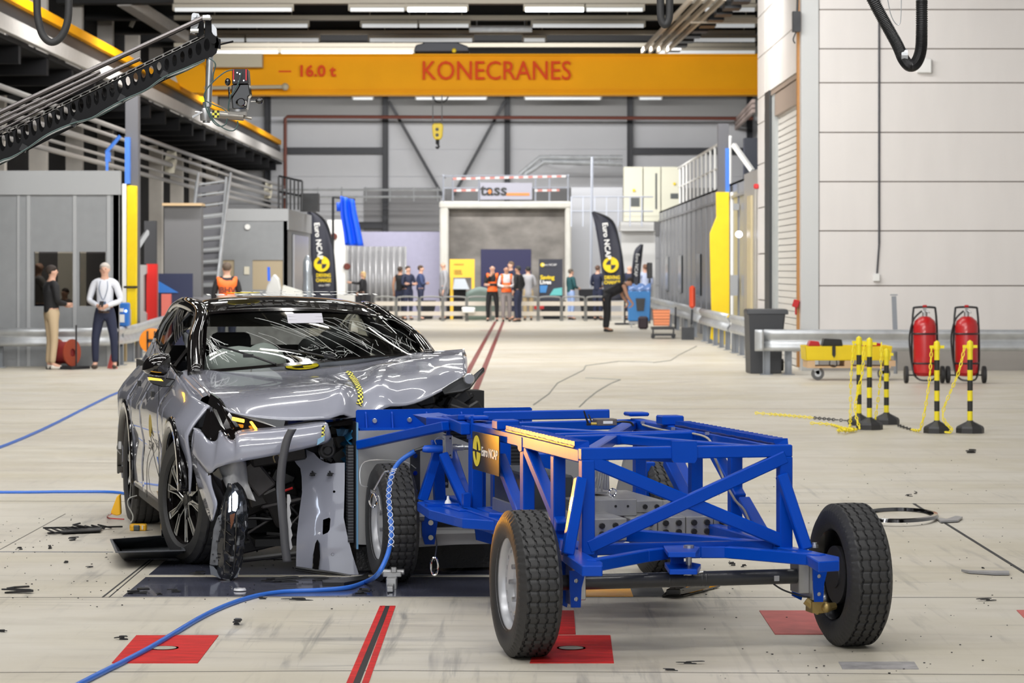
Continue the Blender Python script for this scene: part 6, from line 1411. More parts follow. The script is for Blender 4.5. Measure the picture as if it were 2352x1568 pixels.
# second headlamp unit standing on the floor, still glowing
hl2 = empty('torn_headlamp', (W3(525, 0, 15.04).x, 15.04, 0), 0, 'torn-off black headlamp unit standing on the floor, still glowing white', 'headlamp'); ho = hl2.location.copy()
def hp_(x, y, d=0): return W3(x, y, 15.0-d)-ho
Lh = [(528, 1110), (522, 1128), (513, 1160), (505, 1200), (500, 1240), (497, 1280), (500, 1310), (510, 1325)]
Rh = [(543, 1110), (556, 1125), (567, 1160), (566, 1200), (562, 1240), (555, 1280), (545, 1312), (530, 1330)]
b = MB(); rows = []
for l, r in zip(spline([(*p, 0) for p in Lh], 4), spline([(*p, 0) for p in Rh], 4)):
    rows.append([hp_(l[0]+(r[0]-l[0])*t, l[1]+(r[1]-l[1])*t, .075*math.sin(PI*t)+(.012*math.sin(t*19+l[1]*.08))) for t in [j/9 for j in range(10)]])
b.grid(rows); b.build('lamp_body', mat('lamp_black', (.02, .021, .024), .16, coat=.6, bump=.06, bscale=22), hl2, smooth=True, solid=.012, off=1)
b = MB(); b.prism([hp_(x, y, .03) for x, y in ((508, 1180), (500, 1186), (490, 1215), (486, 1250), (481, 1297), (487, 1298), (503, 1299), (507, 1250), (512, 1210), (516, 1185))], (0, .03, 0)); b.build('mounting_flange', mat('flange_grey', (.12, .125, .135), .45, noise=.3, nscale=25), hl2, bevel=.004)
b = MB(); rf = random.Random(5)
for k in range(14): b.box(hp_(rf.uniform(486, 512), 1190+k*7.5, .035), (.008, .012, .006))
b.split('flange_clip', BLACK, hl2)
WL = mat('white_led', (1, 1, 1), .3, emit=(.72, .82, 1), es=16)
b = MB(); b.prism([hp_(x, y, .135) for x, y in ((534, 1134), (540, 1128), (546, 1138), (545, 1165), (541, 1174), (534, 1172))], (0, .01, 0)); b.prism([hp_(x, y, .13) for x, y in ((527, 1142), (530, 1138), (530, 1174), (525, 1176))], (0, .01, 0)); b.split('white_led', WL, hl2)
b = MB(); b.prism([hp_(x, y, .12) for x, y in ((528, 1182), (540, 1178), (536, 1200), (530, 1215))], (0, .008, 0)); b.build('copper_reflector', mat('copper_dark', (.16, .07, .04), .2, .8), hl2)
b = MB()
for k in range(5): b.bar(hp_(514+k*.5, 1190+k*24, .07), hp_(532, 1205+k*24, .10), .01, .008)
b.bar(hp_(520, 1150, .09), hp_(514, 1310, .07), .008, .008); b.bar(hp_(545, 1180, .10), hp_(537, 1310, .08), .01, .008); b.split('lamp_rib', BLACKG, hl2, bevel=.002)
b = MB(); b.prism([hp_(x, y, .02) for x, y in ((481, 1298), (484, 1318), (505, 1328), (525, 1332), (545, 1325), (552, 1305), (548, 1300), (530, 1322), (505, 1318), (490, 1300))], (0, .05, 0)); b.build('clear_rim', mat('clear_dark', (.06, .07, .09), .1, coat=1), hl2)
b = MB(); b.box(hp_(563, 1203, .02), (.012, .02, .035)); b.build('clear_tab', mat('pale_plastic'), hl2, bevel=.003)

# ---- flat floor items (painted plates, glazed pit)
def flat(name, pix, m, z=.004, label=None, cat=None, group=None, kind=None, h=.004):
    q = [FL(x, y) for x, y in pix]; c = sum(q, Vector())/len(q); b = MB(); b.prism([Vector((v.x, v.y, z)) for v in q], (0, 0, -h)); o = b.build(name, m, loc=(c.x, c.y, 0)); return tag(o, label, cat, group, kind)
RP = mat('red_floor_paint', (.55, .022, .02), .6, spec=.2, noise=.25, nscale=9, stretch=(.6, 2, 1)); RPL = mat('red_floor_paint_worn', (.52, .12, .11), .6, noise=.15, nscale=8)
pe = flat('floor_plate', ((313, 1460), (502, 1460), (454, 1523), (257, 1523)), RP, label='red square floor plate in the left foreground, crossed by the blue hose', cat='floor plate')
flat('floor_plate', ((1236, 1460), (1402, 1460), (1410, 1523), (1217, 1523)), RP, label='red floor plate below the nearest trolley wheel', cat='floor plate')
flat('floor_plate', ((1240, 1403), (1318, 1403), (1322, 1457), (1230, 1457)), RP, label='small red floor plate behind the nearest trolley wheel', cat='floor plate')
flat('floor_plate', ((1744, 1403), (1890, 1403), (1922, 1457), (1780, 1457)), RPL, label='worn red floor plate with small holes under the right trolley wheel', cat='floor plate')
flat('floor_plate', ((2335, 1402), (2400, 1402), (2425, 1440), (2372, 1440)), RPL, label='corner of a red floor plate at the right edge', cat='floor plate')
flat('floor_plate', ((1926, 1521), (2100, 1521), (2110, 1537), (1935, 1537)), mat('grey_worn_plate', (.30, .29, .29), .5, noise=.3, nscale=12), label='small grey worn plate in the right foreground floor', cat='floor plate')
for i, (x, y) in enumerate(((377, 1490), (1312, 1490))):
    b = MB(); c_ = FL(x, y); b.lathe([(.045, .001), (.055, .006), (.065, .006)], c_, 'Z', 24); fb('floor_ring', mat('worn_ring', (.40, .37, .30), .5), b, ['pale ring socket in the left red floor plate', 'pale ring socket in the middle red floor plate'][i], 'ring', loc=c_)
DG = mat('pit_glass_dark', (.075, .08, .115), .15, coat=.3, noise=.2, nscale=3)
for k, (y0, y1, lab) in enumerate(((1370, 1326, 'nearest dark glossy pit cover strip in the floor'), (1320, 1287, 'second dark glossy pit cover strip under the car front'), (1284, 1240, 'third dark glossy pit cover strip under the car'))):
    Ya, Yb = FPX*EYE/(y0-CY), FPX*EYE/(y1-CY); xa, xb = -2.03, .29; b = MB(); b.bb(xa, xb, Ya, Yb, .0, .003)
    fb('pit_cover', DG, b, lab, 'pit cover', loc=((xa+xb)/2, Ya, 0))
b = MB(); Ya, Yb = FPX*EYE/(752), FPX*EYE/(1348-CY); b.bb(.29, .62, Ya, Yb, 0, .004); fb('hazard_plate', mat('hazard_orange', (.80, .36, .01), .4), b, 'orange striped floor plate seen under the trolley axle', 'floor plate', loc=(.45, Ya, 0))
b = MB(); b.bb(.62, .79, Ya, Yb, 0, .004); fb('pit_edge', mat('pit_edge_dark', (.06, .06, .06), .4), b, 'short dark plate beside the orange floor plate', 'floor plate', loc=(.7, Ya, 0))
n = 0
def seamline(pix, w, m, lab):
    global n
    n += 1; q = [FL(x, y) for x, y in pix]; b = MB()
    for p, r in zip(q, q[1:]): b.bar(p+Vector((0, 0, .0005)), r+Vector((0, 0, .0005)), w, .003)
    o = b.build('trim_%d' % (n+2), m); o['kind'] = 'structure'
SM = mat('floor_seam', (.16, .15, .13), .7); SD = mat('floor_slot', (.03, .03, .03), .6)
seamline(((-300, 1372), (2700, 1372)), .006, SM, ''); seamline(((-300, 1546), (900, 1540), (2700, 1552)), .005, SM, ''); seamline(((-300, 1266), (260, 1268)), .012, mat('thin_blue_line', (.05, .07, .12), .6), '')
seamline(((-300, 1150), (2700, 1158)), .005, SM, ''); seamline(((-300, 940), (2700, 938)), .015, SM, '')
seamline(((2098, 1156), (2352, 1314), (2600, 1470)), .022, SD, ''); seamline(((235, 1372), (345, 1285)), .010, SD, ''); seamline(((250, 1372), (352, 1285)), .006, SD, ''); seamline(((0, 1262), (150, 1180)), .006, SM, '')
# rail with red edges
railm = mat('rail_steel', (.016, .013, .011), .6)
def gl(x0, y0, x1, y1, w, m, h=.004, lab=None, nm='guide_rail'):
    p, q = FL(x0, y0), FL(x1, y1); b = MB(); b.bar(p, q, w, h*2); return b.build(nm, m)
tag(gl(889, 1392, 806, 1600, .03, railm, .003), 'dark guide slot between red stripes in the foreground floor', 'guide rail')
tag(gl(879, 1392, 790, 1600, .028, RP, .0035, nm='red_stripe'), 'red painted stripe left of the foreground guide slot', 'stripe'); tag(gl(902, 1392, 828, 1600, .028, RP, .0035, nm='red_stripe'), 'red painted stripe right of the foreground guide slot', 'stripe')
RDK = mat('rail_dark_red', (.20, .05, .045), .5)
tag(gl(1030, 935, 1138, 738, .09, RDK, .004), 'left dark red floor rail running away behind the car', 'guide rail'); tag(gl(1076, 935, 1156, 738, .09, RDK, .004), 'right dark red floor rail running away behind the car', 'guide rail')
tag(gl(1106, 759, 1162, 760, .22, mat('faded_red', (.40, .17, .15), .6), .003, nm='cross_mark'), 'faded red cross mark over the far rails', 'floor mark')
# tow clamp
v = FL(900, 1350); b = MB(); b.box(v+Vector((0, .05, .07)), (.10, .06, .03)); b.box(v+Vector((0, .0, .03)), (.055, .16, .06)); b.box(v+Vector((0, -.16, .02)), (.035, .16, .03)); b.tube([v+Vector((-.06, .05, .08)), v+Vector((.065, .05, .08))], .018, 8); b.box(v+Vector((.01, .02, .095)), (.03, .03, .03))
fb('tow_clamp', STEEL, b, 'small steel tow clamp sitting on the guide rail in front of the trolley wheel', 'clamp', bevel=.004, loc=v)
# carabiner hanging
b = MB(); v = W3(998, 1300, 13.9); c_ = [v+Vector((.018*math.cos(t), 0, .045*math.sin(t))) for t in [2*PI*k/20 for k in range(21)]]; c_ = [p+Vector((0, 0, (.0 if abs(p.z-v.z) < .02 else 0))) for p in c_]; b.tube(c_, .005, 8)
b.v = [p+Vector((0, 0, .045-v.z+.005)) if False else p for p in b.v]; tag(b.build('snap_hook', CHROME, smooth=True), 'steel snap hook hanging between the trolley wheels', 'hook')
b = MB(); b.tube(spline([W3(998, 1287, 13.9), W3(1003, 1250, 14.4), W3(1000, 1230, 14.9)], 5), .004, 5); tag(b.build('hook_wire', BSTEEL), 'thin wire carrying the snap hook under the trolley', 'wire')
b = MB(); b.tube(spline([FL(1000, 1310), FL(1030, 1316), FL(1055, 1310), FL(1068, 1300), FL(1050, 1310)], 5), .006, 5); tag(b.build('wire_sling', BSTEEL), 'wire sling lying on the dark pit cover between the wheels', 'wire')
# long blue hose
HB = mat('hose_blue', (.03, .15, .60), .35)
pts = [FL(-60, 1700, .01), FL(190, 1567, .01), FL(340, 1490, .01), FL(470, 1413, .01), FL(560, 1376, .01), FL(640, 1360, .01), FL(735, 1355, .012), FL(800, 1349, .015), FL(842, 1335, .02)]+[W3(x, y, Y) for x, y, Y in ((868, 1318, 14.1), (888, 1280, 14.15), (897, 1245, 14.3), (899, 1215, 14.4), (895, 1170, 14.5), (893, 1130, 14.55), (900, 1090, 14.6), (918, 1060, 14.7), (952, 1036, 14.75))]
b = MB(); b.tube(spline(pts, 8), .013, 10); hs_ = fb('air_hose', HB, b, 'thick blue hose running from the foreground over the floor to the trolley', 'hose', smooth=True)
b = MB(); cp = spline([W3(x, y, Y) for x, y, Y in ((898, 1255, 14.22), (899, 1215, 14.34), (895, 1170, 14.44), (893, 1130, 14.5), (900, 1090, 14.55), (906, 1075, 14.6))], 10)
for s in (0, PI):
    q = []
    for i, p in enumerate(cp): a_ = i*.9+s; q.append(p+Vector((.015*math.cos(a_), -.006+.010*math.sin(a_), .0)))
    b.tube(q, .0022, 4)
b.build('braided_sleeve', mat('sleeve_white', (.65, .68, .75), .5), hs_)
# blue hoses on the left
b = MB(); b.tube(spline([FL(-80, 1050, .01), FL(0, 1027, .01), (FL(100, 985, .01)), FL(200, 935, .01), FL(262, 905, .01), FL(300, 893, .01)], 6), .016, 8); fb('air_hose', HB, b, 'blue hose curving over the floor in the left middle distance', 'hose', smooth=True)
b = MB(); b.tube(spline([FL(-60, 1130, .01), FL(60, 1130, .01), FL(160, 1129, .01), FL(275, 1131, .01), FL(330, 1150, .01)], 6), .011, 8); fb('air_hose', HB, b, 'straight blue hose on the floor ending behind the car rear wheel', 'hose', smooth=True)
# chalk or mark lines on the far floor
CKM = mat('pencil_grey', (.30, .30, .27), .7)
for pts, lab in ((((1225, 930), (1260, 905), (1280, 880), (1320, 860), (1340, 850), (1345, 840), (1420, 830), (1500, 832)), 'thin grey line wandering over the far floor'), (((1330, 935), (1345, 920), (1370, 900), (1400, 882), (1425, 872), (1345, 868)), 'second thin grey line on the far floor'), (((1500, 833), (1540, 828), (1560, 815), (1600, 795)), 'thin grey line on the far floor toward the right cabins')):
    b = MB(); b.tube([FL(x, y, .002) for x, y in pts], .012, 4); fb('floor_cable', CKM, b, lab, 'cable')
# debris ------------------------------------------------------------------
rd = random.Random(21)
def shard(px, py, w, h, lab, m=BLACK, nm='plastic_shard', tall=.35, n=3):
    Y = FPX*EYE/(py-CY); s = Y/FPX; v = FL(px, py); b = MB()
    for k in range(n):
        a0 = rd.uniform(-.35, .35); L = w*s*(.5+.5*rd.random()); dpt = h*s*2.2
        x0 = rd.uniform(-.25, .25)*w*s
        poly = [Vector((x0-L/2, -dpt*.2, 0)), Vector((x0-L*.2, -dpt*.5*rd.random(), .0)), Vector((x0+L/2, -dpt*.15, 0)), Vector((x0+L*.35, dpt*.4, 0)), Vector((x0-L*.3, dpt*.5*rd.random()+.002, 0))]
        z = .002+k*h*s*tall; M = Matrix.Rotation(a0*.25, 3, 'Y')@Matrix.Rotation(a0*.5, 3, 'Z')
        q = [M@p+Vector((0, 0, z+abs(L*.06)*abs(a0))) for p in poly]; b.prism([p+v for p in q], (0, 0, max(.003, h*s*.25)))
    return fb(nm, m, b, lab, 'debris', loc=v)
for a in ((40, 1362, 80, 14, 'broken black plastic bracket at the left picture edge'), (172, 1241, 24, 8, 'small black shard below the ribbed black fragment'), (318, 1364, 48, 14, 'thick black tube fragment at the left end of the pit cover'), (365, 1367, 16, 5, 'tiny black shard between two larger ones on the pit cover'),
          (401, 1361, 30, 8, 'flat black shard on the left part of the pit cover'), (542, 1435, 20, 14, 'small round black ring standing in the middle foreground'), (279, 1469, 26, 9, 'grey stone-like fragment beside the left red plate'), (832, 1365, 30, 14, 'black clip fragment in front of the left trolley wheel'),
          (680, 1379, 62, 6, 'flat black strip on the floor before the pit'), (600, 1376, 20, 5, 'small black shard left of the flat black strip'), (455, 1320, 45, 8, 'black shard beside the standing headlamp'), (660, 1338, 110, 12, 'long ragged black fragment under the crushed front'), (740, 1335, 90, 10, 'thin black fragment beside the bumper panel foot'),
          (1680, 1299, 16, 8, 'small square black block seen behind the axle tube'), (1708, 1302, 12, 6, 'small black shard right of the square block'), (2118, 1069, 0, 0, ''), (2227, 1040, 28, 9, 'black shard on the open floor at the right'), (2086, 1140, 14, 5, 'dark shard beyond the chrome ring'), (2103, 1134, 8, 5, 'small dark shard beyond the chrome ring'),
          (2268, 1380, 36, 6, 'flat grey shard in the right foreground'), (1585, 1525, 60, 6, 'flat dark paint flake in the foreground between the trolley wheels'), (1543, 1541, 30, 4, 'thin dark shard in the lower foreground'), (2257, 1306, 8, 3, 'tiny shard above the long grey strip'), (149, 1225, 18, 6, 'small grey shard below the ribbed black fragment, nearer the car'), (47, 1262, 12, 6, 'small half-round black piece on the thin blue line'), (150, 1293, 12, 5, 'small black square piece left of the tray'), (205, 1304, 18, 3, 'thin black sliver below the tray'), (8, 1452, 24, 6, 'dark shard at the lower left edge'), (115, 1260, 8, 8, 'small black clip standing on the thin blue line'), (1315, 1305, 90, 6, 'flat dark strip under the trolley, behind the near wheel'), (1900, 1240, 26, 4, 'thin black flake behind the right trolley wheel')):
    if a[2]: shard(*a)
b = MB(); rg = random.Random(9)
for k in range(520):
    px, py = rg.uniform(0, 900), rg.uniform(1180, 1400)
    if k % 3 == 0: px, py = rg.uniform(1600, 2350), rg.uniform(1040, 1560)
    v = FL(px, py); r = rg.uniform(.001, .004); b.box(v+Vector((0, 0, r*.5+.003)), (r*2, r*2, r), rz=rg.random()*3)
fb('floor_crumbs', BLACK, b, 'tiny black plastic crumbs scattered over the floor around the crash', 'debris', kind='stuff')
# ribbed black fragment on the left
v = FL(185, 1220); rib = MB(); 
for k in range(9): rib.bar(FL(105+k*15, 1214-k*1.2, .03+.0*k), FL(128+k*16, 1224-k*1.5, .012), .012, .008)
rib.bar(FL(100, 1212, .035), FL(280, 1209, .012), .02, .010); rib.bar(FL(110, 1224, .01), FL(230, 1218, .01), .02, .012); rib.bar(FL(168, 1205, .05), FL(185, 1201, .06), .012, .01); rib.bar(FL(168, 1205, .04), FL(200, 1210, .04), .012, .01); rib.prism([FL(x, y, .012) for x, y in ((140, 1224), (230, 1220), (235, 1212), (150, 1214))], (0, 0, .008))
fb('grille_fragment', BLACK, rib, 'ribbed black grille fragment lying on the floor left of the car', 'grille fragment', loc=v)
# grey tray
tz = .10; ty_ = empty('drip_tray', FL(330, 1270), 0, 'shallow dark grey plastic tray in front of the car front wheel', 'tray'); to_ = ty_.location.copy()
b = MB(); top = [FL(x, y, tz) for x, y in ((258, 1238), (270, 1266), (420, 1262), (400, 1228))]; bot = [FL(x, y, .01) for x, y in ((277, 1260), (283, 1282), (420, 1282), (395, 1255))]
rim = [p+(p-sum(top, Vector())/4)*.07 for p in top]
b.grid([[p-to_ for p in rim+[rim[0]]], [p-to_ for p in top+[top[0]]], [p-to_ for p in bot+[bot[0]]]]); b.add([p-to_ for p in bot], [(0, 1, 2, 3)]); b.build('tray_shell', mat('tray_grey', (.07, .075, .085), .4), ty_, solid=.005)
b = MB(); b.add([p+Vector((0, 0, .012))-to_ for p in bot], [(0, 1, 2, 3)]); b.build('tray_film', mat('tray_sheen', (.12, .13, .14), .15), ty_)
# yellow instruments
def inst(px, py, lab, s=1, rz=0):
    v = FL(px, py); e = empty('test_meter', v, rz, lab, 'meter'); b = MB(); b.box((0, 0, .022), (.11*s, .06, .044)); b.box((-.035*s, -.02, .02), (.03, .05, .04)); b.build('meter_case', mat('meter_yellow', (.85, .45, .01), .4), e, bevel=.01, seg=2)
    b = MB(); b.box((-.012*s, -.028, .02), (.05, .03, .036)); b.build('dark_front', mat('meter_dark', (.05, .07, .07), .35), e, bevel=.006); b = MB(); b.box((.03, -.031, .022), (.008, .004, .026)); b.build('label', WHITE, e); return e
inst(318, 1218, 'yellow and grey handheld meter on the floor by the rear wheel')
b = MB(); b.prism([W3(x, y, 17.6) for x, y in ((275, 1134), (277, 1182), (268, 1184), (256, 1181), (254, 1177), (268, 1140))], (0, .06, 0)); fb('yellow_chock', mat('meter_yellow'), b, 'yellow chock leaning behind the car rear wheel', 'chock', bevel=.006)
b = MB(); b.tube(spline([W3(256, 1180, 17.4), FL(246, 1186, .01), FL(255, 1190, .01), FL(285, 1192, .01)], 6), .004, 5); tag(b.build('test_lead', RED), 'thin red lead beside the yellow chock', 'lead')
b = MB(); b.tube(spline([W3(314, 1138, 16.9), W3(296, 1145, 16.8), W3(294, 1160, 16.8), W3(304, 1180, 16.8), W3(305, 1192, 16.8), W3(300, 1200, 16.8)], 6), .004, 5); tag(b.build('grey_lead', mat('lead_grey', (.40, .40, .36), .5)), 'thin grey lead hanging from the sill to the handheld meter', 'lead')
b = MB(); b.box(W3(276, 1022, 18.4), (.02, .03, .05)); b.tube(spline([W3(272, 1018, 18.4), W3(269, 1030, 18.4), W3(277, 1042, 18.4)], 5), .004, 5); tag(b.build('wheel_sensor', STEEL), 'small sensor on the outside of the car rear wheel', 'sensor')
# white roundel sticker on the pit cover
c_ = FL(551, 1356, .005); e = empty('floor_sticker', c_, 0, 'crumpled round white and grey marker sticker on the pit cover', 'sticker'); b = MB(); b.lathe([(.0, .01), (.03, .012), (.034, .002)], (0, 0, 0), 'Z', 16); b.build('sticker_disc', mat('sticker_white', (.7, .7, .72), .3), e, smooth=True)
b = MB(); b.prism([(0, 0, .013), (.028, .004, .014), (.018, .02, .013)], (0, 0, .001)); b.prism([(0, 0, .013), (-.028, -.004, .014), (-.018, -.02, .013)], (0, 0, .001)); b.build('grey_quadrant', mat('quad_grey', (.25, .25, .26), .4), e)
# chrome ring and pieces on the right
cr_ = FL(2060, 1186); b = MB(); ring = []
for k in range(49):
    t = 2*PI*k/48; px = 2062+92*math.cos(t); py = 1186+14*math.sin(t); q = FL(px, py, .015+.012*math.sin(t)); ring.append(q)
rows = []
for i, q in enumerate(ring):
    d = (q-cr_); d.z = 0; d = d.normalized(); rows.append([q+d*.0+Vector((0, 0, .02)), q-d*.03+Vector((0, 0, .024)), q-d*.035+Vector((0, 0, .0)), q+d*.01+Vector((0, 0, .0)), q+Vector((0, 0, .02))])
b.grid(rows); fb('chrome_ring', mat('dark_chrome', (.20, .20, .21), .12, 1), b, 'oval dark chrome trim ring lying on the floor behind the right trolley wheel', 'trim ring', smooth=True, loc=cr_)
b = MB(); b.prism([FL(x, y, .006) for x, y in ((2152, 1192), (2160, 1200), (2200, 1198), (2211, 1190), (2195, 1188), (2175, 1195))], (0, 0, .012)); fb('grey_fragment', mat('frag_grey', (.25, .25, .26), .3), b, 'small pale grey fragment at the end of the chrome ring', 'fragment')
b = MB(); b.prism([FL(x, y, .004) for x, y in ((2208, 1312), (2235, 1314), (2318, 1315), (2318, 1320), (2285, 1320), (2225, 1316))], (0, 0, .012)); fb('grey_strip', mat('frag_grey'), b, 'long thin grey strip lying on the floor at the right', 'strip')
b = MB(); b.prism([FL(x, y, .004) for x, y in ((1520, 1371), (1570, 1370), (1655, 1348), (1610, 1348), (1538, 1352))], (0, 0, .01)); b.prism([FL(x, y, .02) for x, y in ((1530, 1366), (1562, 1366), (1630, 1350), (1560, 1350))], (0, 0, .03)); fb('lamp_fragment', BLACKG, b, 'glossy black lamp fragment on the floor under the trolley axle', 'fragment', bevel=.004)
b = MB(); b.prism([FL(x, y, .003) for x, y in ((740, 1340), (830, 1330), (846, 1322), (846, 1336), (790, 1346), (742, 1346))], (0, 0, .02)); fb('torn_trim', BLACK, b, 'black torn trim piece lying between the bumper panel and the trolley wheel', 'trim')
# ================================================================ PROPS AROUND THE HALL
# wheeled fire extinguishers
def extinguisher(px, lab, first=None):
    Y = 10710/(880-CY); v = W3(px, 880, Y); v.z = 0
    e = empty('wheeled_fire_extinguisher', v, 0, lab, 'fire extinguisher', 'wheeled fire extinguishers')
    b = MB(); b.lathe([(.0, .10), (.12, .11), (.165, .16), (.17, .25), (.17, .85), (.15, .93), (.08, .99), (.04, 1.0)], (0, 0, 0), 'Z', 28); b.build('cylinder', RED, e, smooth=True)
    b = MB(); b.lathe([(.04, .99), (.04, 1.06), (.025, 1.08)], (0, 0, 0), 'Z', 12); b.box((.0, 0, 1.1), (.04, .05, .05)); b.tube([(0, 0, 1.1), (.06, -.05, 1.05)], .012); vv = b.build('valve', STEEL, e)
    b = MB(); b.box((0, 0, 1.15), (.06, .05, .035)); b.build('red_handle', RED, vv, bevel=.008)
    b = MB()
    fr = spline([(-.16, -.02, .12), (-.19, .02, .35), (-.185, .02, .8), (-.165, .03, 1.08), (-.13, .03, 1.13), (.13, .03, 1.13), (.165, .03, 1.08), (.185, .02, .8), (.19, .02, .35), (.16, -.02, .12)], 5)
    b.tube(fr, .016, 8); b.tube(spline([(-.16, -.02, .12), (-.1, -.16, .06), (0, -.2, .05), (.1, -.16, .06), (.16, -.02, .12)], 5), .014, 6)
    for z in (.30, .74): b.tube([(.175*math.cos(t), .175*math.sin(t), z) for t in [PI*.95+PI*1.1*k/14 for k in range(15)]], .014, 6)
    b.tube([(-.25, .05, .12), (.25, .05, .12)], .012); b.build('frame', BSTEEL, e, smooth=True)
    b = MB(); b.tube(spline([(-.05, -.05, 1.08), (-.17, -.03, .95), (-.23, -.02, .7), (-.22, -.04, .45), (-.2, -.05, .3)], 6), .014, 8); b.build('hose', RUB, e, smooth=True)
    for s in (-1, 1):
        b = MB(); b.lathe([(.085, -.028), (.125, -.024), (.13, 0), (.125, .024), (.085, .028)], (s*.27, .05, .13), 'X', 28); w = b.build('wheel', RUB, e, smooth=True)
        b = MB(); b.lathe([(.0, -.022), (.085, -.018), (.085, .018), (0, .022)], (s*.27, .05, .13), 'X', 20); b.build('wheel_disc', mat('wheel_disc_red', (.16, .03, .03), .4), w)
extinguisher(2124, 'left red wheeled fire extinguisher, between the yellow tub and the right one'); extinguisher(2220, 'right red wheeled fire extinguisher, nearest the right picture edge')
# black wheeled bin
bn = empty('wheeled_bin', FL(1762, 858), 0, 'dark grey wheeled bin standing beside the white building door', 'bin'); bo_ = bn.location.copy(); Yb_ = bo_.y
def bw(px, py): return W3(px, py, Yb_)-bo_
b = MB(); rows = []
for (x0, x1, y) in ((1724, 1795, 857), (1722, 1797, 780), (1720, 1804, 722)):
    a, c_ = bw(x0, y), bw(x1, y); d = .62; rows.append([a, c_, c_+Vector((.03, d, 0)), a+Vector((-.03, d, 0)), a])
b.grid(rows); b.add([rows[0][i] for i in range(4)], [(0, 1, 2, 3)]); BINM = mat('bin_grey', (.035, .037, .042), .45); b.build('bin_body', BINM, bn, bevel=.02)
b = MB(); a, c_ = bw(1716, 722), bw(1811, 722); b.prism([a, c_, c_+Vector((0, .02, .06)), c_+Vector((-.02, .05, .085)), a+Vector((.02, .05, .085)), a+Vector((0, .02, .06))], (0, .66, 0)); b.build('bin_lid', BINM, bn, bevel=.01)
b = MB(); b.lathe([(.1, 0), (.1, .05)], bw(1799, 840)+Vector((0, .5, 0)), 'X', 20); b.build('bin_wheel', RUB, bn)
# yellow tub on wooden dolly
yt = empty('yellow_tub_dolly', FL(1950, 874), 0, 'flat yellow tub on a wooden dolly with castors near the fire extinguishers', 'dolly'); yo_ = yt.location.copy(); YY = yo_.y
def yw(px, py, d=0): return W3(px, py, YY)-yo_+Vector((0, d, 0))
b = MB(); rows = []
for (x0, x1, y, e_) in ((1852, 2046, 826, 0), (1850, 2049, 800, .0), (1849, 2050, 795, .0)):
    a, c_ = yw(x0, y), yw(x1, y); rows.append([a, c_, c_+Vector((0, .75, 0)), a+Vector((0, .75, 0)), a])
b.grid(rows); b.add([rows[0][i] for i in range(4)], [(0, 1, 2, 3)]); b.build('yellow_tub', YEL, yt, solid=.01, bevel=.004)
b = MB()
for x in (1855, 1940, 2040): b.bb(yw(x, 0).x, yw(x+17, 0).x, 0, .7, yw(0, 841).z, yw(0, 828).z)
b.bb(yw(1855, 0).x, yw(2046, 0).x, 0, .7, yw(0, 845).z, yw(0, 841).z); b.build('wooden_pallet', mat('pallet_wood', (.62, .42, .24), .6, noise=.1), yt)
for x in (1880, 2032):
    c_ = yw(x, 863, .1); b = MB(); b.lathe([(.05, -.02), (.095, -.018), (.10, 0), (.095, .018), (.05, .02)], Vector((c_.x, c_.y, .105)), 'Y', 24); w = b.build('castor', mat('castor_rubber', (.12, .12, .12), .5), yt, smooth=True)
    b = MB(); b.prism([Vector((c_.x-.1, c_.y-.03, .2)), Vector((c_.x+.02, c_.y-.03, .2)), Vector((c_.x+.03, c_.y-.03, .1)), Vector((c_.x-.01, c_.y-.03, .09))], (0, .01, 0)); b.lathe([(.05, -.03), (.05, .0)], (c_.x, c_.y, .105), 'Y', 16); b.build('castor_fork', GALV, w)
b = MB(); b.prism([yw(x, y, -.012) for x, y in ((1911, 795), (1919, 795), (1919, 815), (1916, 822), (1911, 815))], (0, .008, 0)); b.tube(spline([yw(1906, 828), yw(1906, 838), yw(1915, 842), yw(1922, 838), yw(1921, 828)], 5), .01, 6); b.build('black_strap', BLACK, yt)
for (x0, x1, y0, y1, m, lab) in ((1860, 1888, 783, 796, RED, 'red cloth lying in the left end of the yellow tub'), (1892, 1940, 778, 796, BLACK, 'black case lying in the middle of the yellow tub'), (1985, 2030, 787, 796, RED, 'red item lying in the right end of the yellow tub')):
    b = MB(); b.prism([yw(x0, y1, .2)+yo_, yw(x1, y1, .2)+yo_, yw(x1-3, y0+2, .2)+yo_, yw(x0+5, y0, .2)+yo_], (0, .3, 0)); tag(b.build('tub_item', m, bevel=.01), lab, 'item')
b = MB(); b.bar(W3(2057, 780, 44.6), W3(2053, 680, 44.6), .07, .07); b.box(W3(2053, 677, 44.6), (.11, .08, .02)); b.box(W3(2057, 787, 44.6), (.28, .2, .14)); b.tube([W3(2057, 796, 44.6), FL(2057, 858)+Vector((0, 0, 0))], .03); tag(b.build('steel_post', mat('post_grey')), 'short grey steel post standing upright behind the yellow tub', 'post')
# chain posts
CHY = mat('chain_yellow', (.85, .70, .02), .45); CHB = mat('chain_black', (.02, .02, .02), .5)
def chain(pts, lab, every=4):
    sp_ = spline(pts, 14); e = empty('plastic_chain', pts[0], 0, lab, 'chain'); o = Vector(pts[0]); L = 0; acc = 0; my, mk = MB(), MB(); k = 0; prev = sp_[0]; last = sp_[0]
    for p in sp_[1:]:
        if (p-last).length > .045:
            d = (p-last).normalized(); side = Vector((1, 0, 0)) if k % 2 else Vector((0, .6, .8)); side = (side-d*side.dot(d)).normalized()
            c_ = (p+last)/2-o; ring = [c_+d*.030*math.cos(t)+side*.013*math.sin(t) for t in [2*PI*i/8 for i in range(9)]]
            (mk if (k//22) % 2 and every else my).tube(ring, .006, 4, cap=False); k += 1; last = p
    if my.v: my.build('yellow_links', CHY, e)
    if mk.v: mk.build('black_links', CHB, e)
